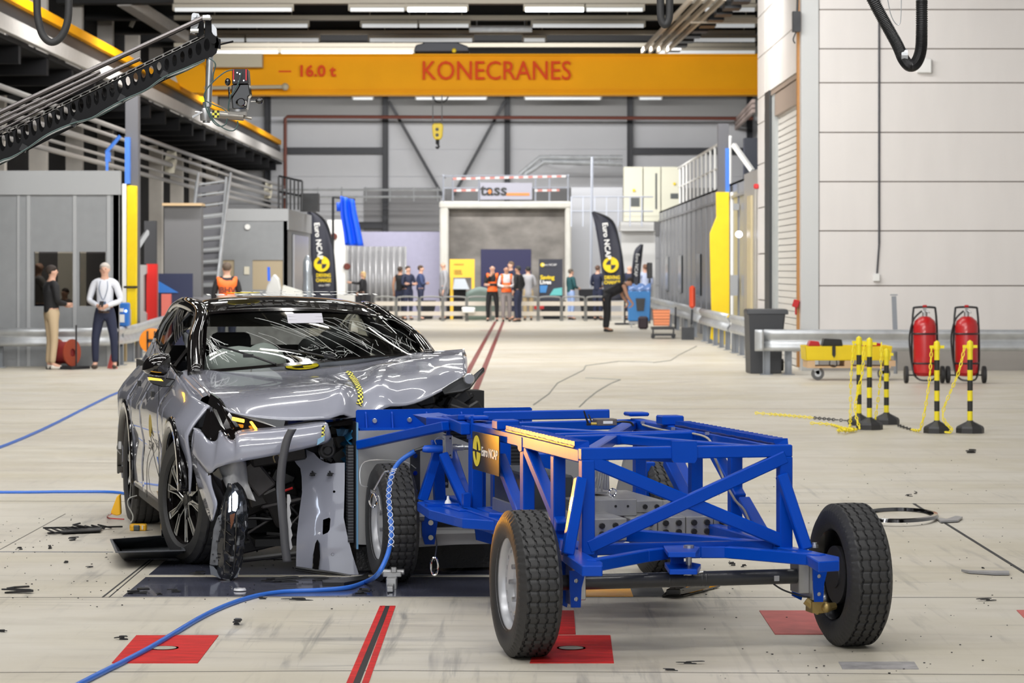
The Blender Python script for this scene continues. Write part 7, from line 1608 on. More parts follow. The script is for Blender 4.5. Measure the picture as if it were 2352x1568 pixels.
def cpost(px, py, ptop, lab, bw_=60):
    v = FL(px, py-6); Y = v.y; H = W3(0, ptop, Y).z; e = empty('chain_post', v, 0, lab, 'post', 'yellow and black chain posts')
    b = MB(); r = bw_/2*Y/FPX; b.lathe([(r, 0), (r, .05), (r*.92, .07), (r*.25, .12), (.03, .13)], (0, 0, 0), 'Z', 8 if True else 24); b.build('base', mat('base_black', (.03, .03, .032), .5), e)
    n = 7; z0, z1 = .12, H-.10; dz = (z1-z0)/n
    for k in range(n):
        b = MB(); b.lathe([(.028, z0+k*dz), (.028, z0+(k+1)*dz)], (0, 0, 0), 'Z', 14); b.build('pole_band', CHY if k % 2 == 0 else CHB, e, smooth=True)
    b = MB(); b.lathe([(.034, z1), (.034, z1+.05), (.03, H-.02), (0, H)], (0, 0, 0), 'Z', 12); b.box((-.05, 0, z1+.03), (.05, .02, .03)); b.box((.05, 0, z1+.03), (.05, .02, .03)); b.build('cap', CHY, e, smooth=True); return v
P1 = cpost(1973, 982, 771, 'yellow and black chain post with its base behind the neighbouring post, leftmost of the five', 50); P2 = cpost(1997, 992, 774, 'yellow and black chain post, second from the left, nearest of the left trio', 62)
P3 = cpost(2036, 980, 799, 'shorter looking yellow and black chain post, rightmost of the left trio', 60); P4 = cpost(2152, 1000, 781, 'yellow and black chain post in front of the left fire extinguisher', 62); P5 = cpost(2228, 1000, 780, 'yellow and black chain post in front of the right fire extinguisher, rightmost', 65)
top = lambda v: v+Vector((-.06, -.04, .90))
chain([top(P1), P1+Vector((-.10, -.1, .5)), P1+Vector((-.12, -.2, .05)), FL(1950, 985, .02)], 'plastic chain hanging down from the leftmost chain post')
chain([top(P2), P2+Vector((-.09, -.1, .6)), P2+Vector((-.17, -.15, .25)), FL(1975, 985, .03)], 'plastic chain hanging down from the second chain post')
chain([top(P3), P3+Vector((-.08, -.1, .5)), P3+Vector((-.14, -.1, .02))], 'plastic chain hanging down from the third chain post')
chain([top(P4), P4+Vector((-.10, -.1, .5)), P4+Vector((-.17, -.1, .1)), FL(2105, 988, .02), FL(2060, 975, .02)], 'plastic chain hanging from the post before the left extinguisher and trailing left')
chain([top(P5), P5+Vector((-.14, -.1, .62)), P5+Vector((-.30, -.1, .2)), FL(2190, 990, .03), FL(2170, 992, .02)], 'plastic chain hanging from the rightmost post toward its neighbour')
chain([FL(1735, 948, .02), FL(1800, 953, .02), FL(1880, 960, .02), FL(1950, 966, .02), FL(2000, 968, .02)], 'long straight plastic chain lying on the floor left of the chain posts')
chain([FL(1861, 971, .02), FL(1905, 974, .02), FL(1935, 982, .02), FL(1960, 985, .03)], 'short plastic chain lying on the floor toward the left trio of posts')
chain([FL(1930, 984, .02), FL(1925, 988, .03), FL(1945, 987, .05), FL(1935, 983, .05), FL(1965, 988, .03), FL(1950, 984, .04), FL(1970, 986, .02), FL(1940, 990, .03)], 'heap of yellow chain at the foot of the left trio', 0)
# hanging hoses from above
b = MB(); b.tube(spline([W3(x, y, 17) for x, y in ((1975, -60), (2010, 10), (2040, 65), (2062, 105), (2075, 135), (2090, 151), (2105, 143), (2115, 115), (2117, 70), (2117, 0), (2117, -60))], 6), [.034]*61, 12)
o = b.build('corrugated_hose', mat('hose_black', (.012, .012, .013), .4, bump=.0), smooth=True); tag(o, 'thick black corrugated hose looping down in front of the white panel wall', 'hose')
b = MB(); sp_ = spline([W3(x, y, 17) for x, y in ((1975, -60), (2010, 10), (2040, 65), (2062, 105), (2075, 135), (2090, 151), (2105, 143), (2115, 115), (2117, 70), (2117, 0))], 16)
for i in range(0, len(sp_)-1):
    d = (sp_[i+1]-sp_[i]).normalized(); x_ = d.cross(Vector((0, 1, 0))).normalized(); b.tube([sp_[i]+x_*.036*math.cos(t)+Vector((0, 1, 0))*.036*math.sin(t) for t in [2*PI*k/12 for k in range(13)]], .003, 4, cap=False)
b.split('hose_ring', BLACK, o)
b = MB(); b.lathe([(.042, -.02), (.042, .02)], W3(2076, 128, 17), 'X', 14, cap=False); b.build('grey_clamp', GALV, o)
b = MB(); b.tube(spline([W3(x, y, 16.9) for x, y in ((2036, -20), (2045, 30), (2058, 55), (2068, 50), (2070, 0), (2068, -20))], 6), .003, 5); tag(b.build('thin_wire', GALV), 'thin pale wire loop beside the corrugated hose', 'wire')
b = MB(); b.tube(spline([W3(x, y, 20) for x, y in ((86, -60), (85, 0), (87, 40), (98, 80), (118, 97), (140, 85), (155, 50), (158, 0), (157, -60))], 6), .028, 10); tag(b.build('hanging_cable_loop', RUB, smooth=True), 'thick black cable loop hanging at the upper left', 'cable')
b = MB(); b.tube(spline([W3(x, y, 24) for x, y in ((1517, -60), (1517, 20), (1519, 45), (1527, 57), (1536, 45), (1538, 10), (1538, -60))], 6), .034, 10); tag(b.build('hanging_cable_loop', RUB, smooth=True), 'thick black cable loop hanging over the girder lettering at the top', 'cable')
# camera jib -------------------------------------------------------------
JY = 13.2
jb = empty('camera_jib', W3(480, 180, JY), 0, 'long black perforated camera jib arm reaching in from the left', 'camera jib'); jo = jb.location.copy()
def jp(x, y, d=0): return W3(x, y, JY+d)-jo
BJ = mat('jib_black', (.005, .005, .006), .5, spec=.2)
# side plate with oval holes
top0, top1 = (-60, 345), (480, 78); bot0, bot1 = (-60, 410), (465, 155)
outl = [(-60, 342), (470, 85), (483, 74), (500, 87), (503, 100), (497, 122), (487, 130), (470, 136), (-60, 407)]
hs_ = []
for k in range(28):
    t = k/27; x = 437-(437+48)*t; y = 122+(353-122)*t; w, h = 5.4+1.9*t, 13+8*t
    hs_.append([jp(x+w*math.cos(2*PI*i/14)+.0, y+h*math.sin(2*PI*i/14)) for i in range(14)])
for x, y, w, h in ((456, 112, 7, 15), (475, 103, 7, 15)): hs_.append([jp(x+w*math.cos(2*PI*i/16), y+h*math.sin(2*PI*i/16)) for i in range(16)])
b = MB(); b.holes([jp(*p) for p in outl], hs_, (0, .006, 0)); b.build('side_plate', BJ, jb)
b = MB(); b.v = []
off_ = jp(0, 0, 0)-jp(0, 0, 0)
o2 = [(x, y) for x, y in outl]
b.holes([jp(*p)+Vector((-.02, .16, .03)) for p in outl], [[v+Vector((-.02, .16, .03)) for v in h] for h in hs_[:28]], (0, .006, 0)); b.build('side_plate', BJ, jb)
# top face with round holes
T0, T1 = jp(-60, 342), jp(470, 85); W_ = Vector((-.02, .16, .03)); hs2 = []
for k in range(24):
    t = .04+.92*k/23; c_ = T0.lerp(T1, t)+W_*.5; u = (T1-T0).normalized(); hs2.append([c_+u*.030*math.cos(2*PI*i/14)+W_.normalized()*.052*math.sin(2*PI*i/14) for i in range(14)])
b = MB(); b.holes([T0, T1, T1+W_, T0+W_], hs2, (0, 0, -.004)); b.build('top_plate', mat('jib_top', (.07, .06, .055), .35, coat=.2), jb)
b = MB(); b.add([jp(-60, 407), jp(470, 136), jp(470, 136)+W_, jp(-60, 407)+W_], [(0, 1, 2, 3)]); b.build('bottom_plate', BJ, jb, solid=.004)
b = MB(); 
for p, q, r in (((-60, 286), (465, 42), .013), ((-60, 312), (322, 134), .011), ((-60, 330), (318, 137), .006), ((-60, 300), (230, 165), .009)): b.tube([jp(*p, .05), jp(*q, .05)], r, 8)
b.split('tie_rod', mat('rod_grey', (.10, .09, .09), .25, .6), jb, smooth=True)
b = MB(); b.prism([jp(x, y, .04) for x, y in ((470, 85), (471, 45), (478, 38), (485, 45), (486, 82))], (0, .012, 0)); b.prism([jp(x, y, .12) for x, y in ((452, 85), (453, 48), (460, 42), (468, 50), (468, 84))], (0, .012, 0)); b.split('head_bracket', BJ, jb, bevel=.002)
b = MB(); b.prism([jp(x, y, .1) for x, y in ((440, 35), (446, 30), (456, 31), (460, 40), (455, 60), (447, 78), (437, 76))], (0, .012, 0)); b.tube([jp(438, 71, .02), jp(456, 71, .02)], .012); b.tube([jp(466, 41, .0), jp(483, 41, .0)], .014); b.prism([jp(x, y, .05) for x, y in ((486, 56), (490, 56), (497, 66), (498, 82), (492, 84), (486, 72))], (0, .02, 0)); b.lathe([(.014, -.02), (.014, .02)], jp(478, 41, .03), 'Y', 14); b.lathe([(.012, -.02), (.012, .02)], jp(447, 36, .08), 'Y', 12); b.split('bright_bracket', ALU, jb)
b = MB(); b.prism([jp(x, y) for x, y in ((497, 86), (506, 90), (506, 112), (493, 110))], (0, .02, 0)); b.tube([jp(506, 102), jp(536, 95)], .005, 6); b.lathe([(.013, -.01), (.013, .0)], jp(491, 95, -.01), 'Y', 14); b.build('end_lug', BJ, jb)
b = MB(); b.tube([jp(482, 128, .02), jp(478, 245, .02)], .017, 16); b.build('drop_tube', ALU, jb, smooth=True)
b = MB(); b.lathe([(.026, -.03), (.028, -.02), (.028, .02), (.024, .03)], jp(473, 263, .02), 'Z', 16); b.lathe([(.018, -.05), (.018, .05)], jp(474, 258, .02), 'Z', 12); b.bar(jp(442, 269), jp(462, 258), .014, .01); b.tube([jp(448, 257), jp(465, 259)], .006); b.build('tube_clamp', STEEL, jb, smooth=True)
b = MB(); b.tube([jp(484, 262, .0), jp(560, 268, .0)], .020, 14); b.tube([jp(558, 268), jp(578, 272)], .007, 8); b.prism([jp(x, y, -.02) for x, y in ((523, 256), (565, 256), (564, 264), (523, 262))], (0, .06, 0)); b.build('cross_arm', mat('arm_grey_brown', (.30, .28, .25), .3, .7), jb, smooth=True)
b = MB(); A = jp(487, 262, -.022); b.grid([[A+Vector((x*.012, -.001*0, -z*.012+.018)) for x in range(4)] for z in range(4)]); b.uv = [(x*.012, z*.012) for z in range(4) for x in range(4)]; b.build('chequered_tape', checker('chequer_small', (.8, .75, .1), (.02, .02, .02), 85), jb)
jc = empty('crash_camera', W3(547, 240, JY), 0, 'small black camera with red side stripes hanging upside down from the jib', 'camera'); co_ = jc.location.copy()
def cp_(x, y, d=0): return W3(x, y, JY+d)-co_
b = MB(); b.prism([cp_(x, y, -.05) for x, y in ((533, 158), (568, 158), (571, 192), (533, 193))], (0, .12, 0)); cbody = b.build('camera_body', mat('camera_black', (.02, .018, .022), .35), jc, bevel=.003)
b = MB()
for x in (535, 564): b.prism([cp_(x, y, -.053) for x, y in ((x, 159), (x+2.5, 159), (x+2.5, 184), (x, 184))], (0, .004, 0))
b.split('red_stripe', mat('stripe_red', (.7, .03, .04), .4), cbody)
b = MB()
for x, y in ((545, 167), (551, 170), (538, 185), (560, 185), (549, 187)): b.lathe([(.004, -.004), (.005, 0)], cp_(x, y, -.052), 'Y', 10)
b.split('connector', CHROME, cbody)
b = MB(); b.prism([cp_(x, y, -.04) for x, y in ((532, 194), (571, 193), (575, 218), (570, 222), (566, 250), (534, 250), (531, 215))], (0, .10, 0)); b.ball(cp_(549, 235, -.05), .016); b.lathe([(.02, -.05), (.024, 0)], cp_(556, 236, -.05), 'Y', 16); b.build('tilt_head', BLACKG, jc, bevel=.004)
b = MB(); b.tube([cp_(526, 200, -.05), cp_(528, 236, -.05)], .005, 8); b.tube([cp_(576, 233, -.04), cp_(590, 232, -.04)], .005, 8); b.split('knob_stem', CHROME, jc, smooth=True)
b = MB(); b.ball(cp_(523, 188, -.05), (.014, .014, .019), 14, 10); b.ball(cp_(596, 232, -.04), (.020, .013, .015), 14, 10); b.ball(cp_(557, 236, -.08), .014, 12, 8); b.split('knob', BLACKG, jc, smooth=True)
b = MB(); b.lathe([(.045, 0), (.045, .016)], cp_(547, 257, .01), 'Z', 24); b.build('mount_disc', STEEL, jc, smooth=True)
gr_ = mat('cable_green_grey', (.05, .09, .085), .4)
for pts, lab in ((((536, 160), (520, 164), (500, 178), (480, 198), (470, 215), (472, 230), (490, 240), (510, 248), (521, 256)), 'thin grey-green cable looping from the camera to the jib head'), (((470, 220), (474, 250), (490, 280), (505, 290), (518, 285), (522, 272)), 'short cable loop under the jib head'), (((476, 245), (490, 275), (515, 295), (535, 300), (545, 290), (546, 278)), 'lowest cable loop under the camera'), (((555, 165), (548, 190), (540, 205), (528, 225), (524, 255)), 'cable running down over the camera body'), (((480, 134), (490, 140), (495, 150), (490, 170), (489, 190)), 'cable bending around the top of the drop tube')):
    b = MB(); b.tube(spline([W3(x, y, JY-.08) for x, y in pts], 6), .0035, 6); tag(b.build('camera_cable', gr_, smooth=True), lab, 'cable')
for k in range(3):
    pts = [W3(x, y+k*2.2, JY-.03+.02*k) for x, y in ((-60, 405), (0, 372), (25, 360), (60, 342), (110, 310), (165, 283), (210, 270), (240, 255), (285, 228), (335, 205), (375, 180), (430, 155), (470, 136))]
    b = MB(); b.tube(spline([p+Vector((0, 0, .004*math.sin(i*2+k))) for i, p in enumerate(pts)], 5), .004, 6); tag(b.build('jib_cable', [gr_, mat('cable_silver', (.38, .40, .40), .4), gr_][k], smooth=True), 'thin cables strapped along the underside of the jib arm', 'cable', 'cables along the jib arm')
b = MB()
for x, y in ((55, 340), (170, 282), (280, 226), (378, 172)): b.box(jp(x, y, -.01), (.03, .03, .035), M=Matrix.Rotation(.5, 3, 'Y'))
b.split('cable_clip', BLACK, jb)
# things near the left barrier
def reel(px, py, lab, m, r, core):
    v = FL(px, py); e = empty('cable_reel', v, 0, lab, 'reel')
    b = MB()
    for s in (-1, 1): b.lathe([(r*.3, s*.16-.015), (r, s*.16-.015), (r, s*.16+.015), (r*.3, s*.16+.015)], (0, 0, r+.05), 'X', 30, cap=False)
    b.build('reel_flange', m, e); b = MB(); b.lathe([(r*.8, -.15), (r*.82, 0), (r*.8, .15)], (0, 0, r+.05), 'X', 30); b.build('wound_cable', core, e, smooth=True)
    b = MB(); b.bb(-.2, .35, -.25, .25, .0, .05); b.tube([(.25, 0, .02), (.25, 0, .75)], .015); b.build('reel_stand', BSTEEL, e); e.rotation_euler = (0, 0, -.5)
reel(148, 847, 'dark red cable reel on the floor between the two men', mat('reel_orange', (.30, .05, .02), .5), .23, mat('reel_red_cable', (.22, .02, .02), .5))
b = MB(); v = FL(352, 822); c_ = W3(349, 782, 48.6); b.lathe([(.18, -.05), (.22, -.04), (.22, .04), (.20, .05)], c_, 'Y', 28); o = fb('orange_reel', mat('orange_plastic', (.85, .26, .01), .45), b, 'orange round cable reel hanging behind the left barrier near the car', 'reel', smooth=True, loc=c_)
b = MB()
for dx in (-.07, .06): b.box((dx, -.06, 0), (.03, .02, .34))
b.box((0, -.06, .0), (.16, .02, .06)); b.bar((0, .0, -.2), (0, .0, -c_.z), .04, .04); b.box((0, 0, -c_.z+.02), (.2, .2, .04)); b.split('reel_bracket', BLACK, o)
b = MB(); b.box(W3(283, 722, 48.7), (.22, .25, .42)); o = b.build('blue_unit', mat('blue_case', (.02, .15, .50), .4), bevel=.02); tag(o, 'blue supply box mounted beside the man in the white shirt', 'box')
b = MB(); b.box(W3(280, 731, 48.56), (.09, .01, .14)); b.box(W3(279, 712, 48.56), (.08, .01, .06)); b.build('label', WHITE, o)
b = MB(); b.ball(W3(289, 714, 48.56), .022); b.build('blue_lamp', mat('led_blue', (.2, .3, 1), .3, emit=(.3, .4, 1), es=6), o)
b = MB(); b.lathe([(.0, .0), (.09, 0), (.03, .24), (0, .25)], FL(258, 846), 'Z', 4); tag(b.build('red_cone', mat('faded_red2', (.55, .10, .09), .5)), 'small red object on the floor behind the man in the white shirt', 'cone')
# red bollard, pale column, dark mast at the left
b = MB(); p = W3(348, 730, 64); b.bb(p.x-.12, p.x+.12, 64, 64.25, 0, W3(0, 606, 64).z); fb('red_column', mat('bright_red', (.75, .02, .015), .4), b, 'bright red column cover left of the car roof', 'column')
b = MB(); p = W3(345, 600, 64); b.bb(p.x-.14, p.x+.13, 64.0, 64.25, W3(0, 606, 64).z, W3(0, 507, 64).z); fb('dark_mast', mat('mast_dark', (.05, .05, .055), .5), b, 'dark square mast above the red column cover', 'mast')
b = MB(); p = W3(381, 700, 60.6); b.bb(p.x-.10, p.x+.10, 60.6, 60.8, 0, W3(0, 675, 60.6).z); fb('faded_red_column', mat('faded_red3', (.60, .14, .11), .5), b, 'short faded red column right of the bright red one', 'column')
b = MB(); b.prism([W3(x, y, 63.8) for x, y in ((308, 608), (336, 608), (336, 628), (330, 632), (330, 715), (336, 720), (336, 785), (308, 785), (316, 715), (318, 632), (308, 628))], (0, .25, 0)); fb('pale_machine', mat('pale_machine', (.52, .50, .49), .5), b, 'pale grey machine column between the yellow and red covers', 'machine')
b = MB(); b.bar(W3(312, 573, 63.9), W3(340, 530, 64.05), .12, .1); tag(b.build('grey_bracket', CABL), 'pale slanting bracket beside the dark mast', 'bracket')
b = MB(); b.prism([W3(x, y, 60.85) for x, y in ((364, 793), (442, 793), (442, 628), (364, 628))], (0, .1, 0)); o = b.build('navy_screen', mat('navy_dark', (.012, .018, .06), .5)); tag(o, 'dark navy low screen in front of the staircase', 'screen')
b = MB(); b.prism([W3(x, y, 60.8) for x, y in ((364, 672), (410, 672), (364, 645))], (0, .02, 0)); b.build('blue_triangle', mat('blue_case'), o)
b = MB(); b.prism([W3(x, y, 61) for x, y in ((398, 793), (700, 793), (700, 684), (398, 684))], (0, 1.4, 0)); fb('low_equipment', mat('equip_grey', (.16, .16, .17), .5, noise=.3), b, 'low grey equipment row behind the car roof', 'equipment', loc=W3(500, 800, 61))
# things on the equipment: dummy chair, control desk, bottle
b = MB(); b.prism([W3(x, y, 61.3) for x, y in ((608, 683), (645, 683), (645, 665), (640, 640), (630, 628), (618, 645), (612, 660))], (0, .3, 0)); o = b.build('crash_test_chair', mat('seat_cream', (.50, .50, .48), .5), bevel=.03); tag(o, 'pale test seat with a blue belt on the equipment behind the car', 'seat')
b = MB(); b.bar(W3(618, 645, 61.2), W3(617, 613, 61.2), .06, .06); b.build('blue_belt', mat('blue_plastic'), o)
b = MB(); b.prism([W3(x, y, 61.3) for x, y in ((645, 684), (695, 685), (692, 668), (650, 655))], (0, .3, 0)); tag(b.build('control_desk', mat('desk_cream', (.60, .60, .55), .5)), 'cream sloping control desk left of the black flag', 'desk')
b = MB(); b.lathe([(.11, 0), (.12, .3), (.10, .5), (.11, .62), (.10, .9), (.04, 1.05)], W3(706, 690, 64), 'Z', 16); tag(b.build('wrapped_column', mat('foil', (.42, .46, .50), .15, .7, bump=.6, bscale=6), smooth=True), 'shiny wrapped upright bundle beside the left flag', 'bundle')
b = MB(); b.box(Vector((W3(795, 0, 80).x, 80, .48)), (.5, .4, .96)); tag(b.build('white_crate', WHITE), 'white crate behind the right edge of the car roof', 'crate')
# cleaning carts on the right
ct = empty('blue_waste_cart', W3(1468, 752, 80), 0, 'blue waste cart with a dark bucket next to the bending man', 'cart'); co2 = ct.location.copy()
def qw(x, y, d=0): return W3(x, y, 80+d)-co2
b = MB(); b.prism([qw(x, y) for x, y in ((1444, 737), (1492, 737), (1495, 668), (1443, 668))], (0, .55, 0)); b.build('cart_body', mat('cart_blue', (.03, .20, .52), .45), ct, bevel=.02)
b = MB(); b.prism([qw(x, y, -.05) for x, y in ((1463, 714), (1479, 714), (1482, 685), (1460, 685))], (0, .1, 0)); b.build('bucket', DARK, ct)
b = MB(); rows = [[qw(1443+52*j/8, 668-8*i+3*math.sin(j*2+i), .1*i) for j in range(9)] for i in range(3)]; b.grid(rows); b.build('bin_liner', mat('liner_blue', (.10, .18, .38), .2), ct, smooth='all', solid=.02)
b = MB(); b.prism([qw(x, y) for x, y in ((1446, 744), (1488, 744), (1490, 738), (1445, 738))], (0, .5, 0))
for x in (1450, 1486): b.bar(qw(x, 744), qw(x, 758), .04, .04)
b.build('cart_frame', CABL, ct)
b = MB(); b.box(FL(1483, 760)+Vector((0, 1.5, .2)), (.28, .3, .36)); tag(b.build('dark_bag', mat('bag_maroon', (.035, .02, .03), .6), bevel=.05), 'dark bag on the floor beside the blue waste cart', 'bag')
dl = empty('crate_dolly', FL(1525, 778), 0, 'low dark dolly carrying orange crates in front of the right cabin', 'dolly'); do = dl.location.copy(); DY = do.y
def dw(x, y, d=0): return W3(x, y, DY+d)-do
b = MB(); b.prism([dw(x, y) for x, y in ((1498, 757), (1550, 757), (1550, 751), (1498, 751))], (0, .7, 0)); b.prism([dw(x, y) for x, y in ((1498, 771), (1552, 771), (1552, 767), (1498, 767))], (0, .6, 0))
for x in (1500, 1547): b.bar(dw(x, 757), dw(x, 767), .04, .04); b.lathe([(.05, -.02), (.05, .02)], (dw(x, 0).x, .05, .055), 'Y', 14)
b.tube([dw(1551, 755, .6), dw(1552, 705, .6)], .02); b.build('dolly_frame', BSTEEL, dl)
b = MB(); b.prism([dw(x, y, .1) for x, y in ((1502, 733), (1538, 733), (1539, 711), (1500, 711))], (0, .5, 0)); b.prism([dw(x, y, .1) for x, y in ((1503, 748), (1537, 748), (1538, 734), (1502, 734))], (0, .5, 0)); b.v = [v+do for v in b.v]; fb('orange_crate', stripes('crate_orange', (.70, .24, .10), (.45, .14, .06), 14, 'Z'), b, 'pair of orange plastic crates stacked on the low dolly', 'crate', loc=do)
b = MB(); b.box(W3(1590, 682, 66), (.14, .2, .55)); tag(b.build('red_fire_extinguisher', mat('orange_red', (.55, .06, .02), .4), bevel=.05), 'narrow red extinguisher hanging on the right cabin wall', 'extinguisher')
b = MB(); b.tube([W3(1590, 710, 66), W3(1588, 745, 66)], .03, 6); b.box(Vector((W3(1580, 0, 66).x, 66, .15)), (.3, .2, .3)); tag(b.build('dark_bucket', DARK), 'dark object on the floor under the red extinguisher', 'bucket')
# ================================================================ PEOPLE
SKIN = [mat('skin_light', (.62, .36, .26), .55), mat('skin_tan', (.48, .26, .17), .55)]
def skinmesh(name, V, E_, m, par, sub=1):
    """V: {key: (point, radius)}, first key is the root"""
    ks = list(V); me = bpy.data.meshes.new(name); me.from_pydata([tuple(V[k][0]) for k in ks], [(ks.index(a), ks.index(b_)) for a, b_ in E_], [])
    o = bpy.data.objects.new(name, me); COL.objects.link(o); o.parent = par; me.materials.append(m)
    md = o.modifiers.new('skin', 'SKIN'); md.use_smooth_shade = True
    if not me.skin_vertices: me.attributes.new
    for i, k in enumerate(ks):
        r = V[k][1]; me.skin_vertices[0].data[i].radius = r if isinstance(r, tuple) else (r, r)
    me.skin_vertices[0].data[0].use_root = True
    s = o.modifiers.new('sub', 'SUBSURF'); s.levels = sub; s.render_levels = sub; return o
def person(px, py, H, face, top, legs, label, arms='down', hair=(.06, .04, .03), bald=False, skin=0, Y=None, shoes=(.02, .02, .02), vest=None, coat=False, sleeves=True, bend=0, stance=.10, twist=0, hands=True, cat='person', longhair=False, extras=None, sl2=None):
    Y = Y or FPX*EYE/(py-CY); x = (px-CX)/FPX*Y
    e = empty('person', (x, Y, 0), math.radians(face), label, cat); k = H/1.75
    P = lambda a, b_, c_: Vector((a, b_, c_))*k
    sk = SKIN[skin]
    hipz = .93; J = {}
    J['pelvis'] = (P(0, 0, .95), .125*k); J['waist'] = (P(0, .01, 1.10), .118*k); J['chest'] = (P(0, .0, 1.30), .135*k); J['collar'] = (P(0, -.01, 1.44), .075*k)
    J['neck'] = (P(0, .0, 1.51), .052*k); J['jaw'] = (P(0, .025, 1.585), (.058*k, .07*k)); J['head'] = (P(0, .015, 1.655), (.078*k, .092*k)); J['crown'] = (P(0, .0, 1.715), (.055*k, .065*k))
    J['nose'] = (P(0, .125, 1.635), .010*k)
    for s, n in ((-1, 'l'), (1, 'r')):
        J['ear'+n] = (P(s*.088, .0, 1.64), .012*k)
        J['sh'+n] = (P(s*.18, 0, 1.42), .062*k)
        if arms == 'down': el, wr = P(s*.24, -.02, 1.14), P(s*.24, .06, .88)
        elif arms == 'front': el, wr = P(s*.25, .02, 1.14), P(s*.08, .24, 1.10)
        elif arms == 'cross': el, wr = P(s*.24, .06, 1.15), P(-s*.08, .19, 1.18)
        elif arms == 'phone': el, wr = P(s*.27, -.02, 1.13), P(s*.07, .24, 1.05)
        elif arms == 'chin': el, wr = (P(s*.22, .12, 1.15), P(s*.05, .2, 1.42)) if s > 0 else (P(s*.24, .06, 1.13), P(.1, .2, 1.14))
        elif arms == 'raise': el, wr = (P(s*.2, .22, 1.32), P(s*.14, .48, 1.36)) if s > 0 else (P(s*.24, 0, 1.15), P(s*.15, .15, 1.0))
        elif arms == 'reach': el, wr = P(s*.20, .02, 1.16), P(s*.16, .10, .92)
        elif arms == 'pocket': el, wr = P(s*.27, -.06, 1.16), P(s*.17, .05, .96)
        J['el'+n] = (el, .044*k); J['wr'+n] = (wr, .030*k)
        d = (wr-el).normalized(); side = Vector((0, 0, 1)) if abs(d.z) < .7 else Vector((1, 0, 0)); up = d.cross(side).normalized(); side = up.cross(d).normalized()
        J['palm'+n] = (wr+d*.055*k, .030*k)
        for f in range(4):
            q = wr+d*.10*k+side*(f-1.5)*.021*k; L = (.034, .040, .037, .028)[f]; c1 = q+d*L*.8*k+up*.012*k; c2 = c1+d*L*.5*k+up*.026*k
            J['f%d%s' % (f, n)] = (q, .010*k); J['g%d%s' % (f, n)] = (c1, .009*k); J['h%d%s' % (f, n)] = (c2, .008*k)
        J['t0'+n] = (wr+d*.05*k-side*.036*k*1, .011*k); J['t1'+n] = (wr+d*.085*k-side*.052*k+up*.012*k, .010*k)
        J['hip'+n] = (P(s*.095, 0, .88), .088*k); J['kn'+n] = (P(s*(stance*.98), .02, .49), .058*k); J['an'+n] = (P(s*stance, -.02, .09), .040*k); J['toe'+n] = (P(s*(stance+.02), .13, .035), .032*k)
    if bend:
        B = Matrix.Rotation(-math.radians(bend), 3, 'X'); piv = J['pelvis'][0].copy()
        for key in J:
            if key[:3] in ('hip', 'toe') or key[:2] in ('kn', 'an') or key == 'pelvis': continue
            J[key] = (piv+B@(J[key][0]-piv), J[key][1])
        for n, s in (('l', -1), ('r', 1)):
            el = J['sh'+n][0]+P(s*.03, .08, -.27); wr = el+P(0, .16, -.20); dv = wr-J['wr'+n][0]
            for key in [q for q in J if q.endswith(n) and q[:2] in ('pa', 'f0', 'f1', 'f2', 'f3', 'g0', 'g1', 'g2', 'g3', 'h0', 'h1', 'h2', 'h3', 't0', 't1')]: J[key] = (J[key][0]+dv, J[key][1])
            J['el'+n] = (el, .044*k); J['wr'+n] = (wr, .03*k)
    E_ = [('pelvis', 'waist'), ('waist', 'chest'), ('chest', 'collar'), ('collar', 'neck'), ('neck', 'jaw'), ('jaw', 'head'), ('head', 'crown'), ('head', 'nose')]
    for n in 'lr':
        E_ += [('head', 'ear'+n), ('collar', 'sh'+n), ('sh'+n, 'el'+n), ('el'+n, 'wr'+n), ('wr'+n, 'palm'+n), ('pelvis', 'hip'+n), ('hip'+n, 'kn'+n), ('kn'+n, 'an'+n), ('an'+n, 'toe'+n)]
        E_ += [('palm'+n, 't0'+n), ('t0'+n, 't1'+n)]
        for f in range(4): E_ += [('palm'+n, 'f%d%s' % (f, n)), ('f%d%s' % (f, n), 'g%d%s' % (f, n)), ('g%d%s' % (f, n), 'h%d%s' % (f, n))]
    skinmesh('body', J, E_, sk, e)
    def sub_(keys, edges, grow, name, m):
        V = {q: (J[q][0], J[q][1]+grow*(.35 if q[:2] in ('el', 'wr', 'sh') else 1)) for q in keys}; return skinmesh(name, V, edges, m, e)
    mt = lambda c_, n='cloth': mat('%s_%d_%d_%d' % (n, c_[0]*99, c_[1]*99, c_[2]*99), c_, .75)
    tk = ['waist', 'chest', 'collar', 'pelvis']+[q+n for n in 'lr' for q in (('sh', 'el', 'wr') if sleeves else ('sh',))]
    te = [('waist', 'pelvis'), ('waist', 'chest'), ('chest', 'collar')]+[p for n in 'lr' for p in ([('collar', 'sh'+n), ('sh'+n, 'el'+n), ('el'+n, 'wr'+n)] if sleeves else [('collar', 'sh'+n)])]
    if coat: J['hem'] = (P(0, 0, .68), .135*k); tk.append('hem'); te.append(('pelvis', 'hem'))
    shirt = sub_(tk, te, .030*k, 'coat' if coat else 'top', mt(top))
    if vest:
        vk = ['waist', 'chest', 'collar', 'pelvis', 'shl', 'shr']; V = {q: (J[q][0], J[q][1]+(.040 if q[:2] != 'sh' else .028)*k) for q in vk}; V['pelvis'] = (J['pelvis'][0]+P(0, 0, .03), .16*k)
        v = skinmesh('safety_vest', V, [('waist', 'pelvis'), ('waist', 'chest'), ('chest', 'collar'), ('collar', 'shl'), ('collar', 'shr')], mat('hi_vis_orange', (.95, .16, .02), .6, emit=None), e)
        b = MB(); b.lathe([(.175*k, 1.10*k), (.178*k, 1.13*k), (.175*k, 1.15*k)], (0, 0, 0), 'Z', 20, cap=False); b.build('reflective_band', mat('reflective_grey', (.75, .50, .40), .4), v, smooth=True)
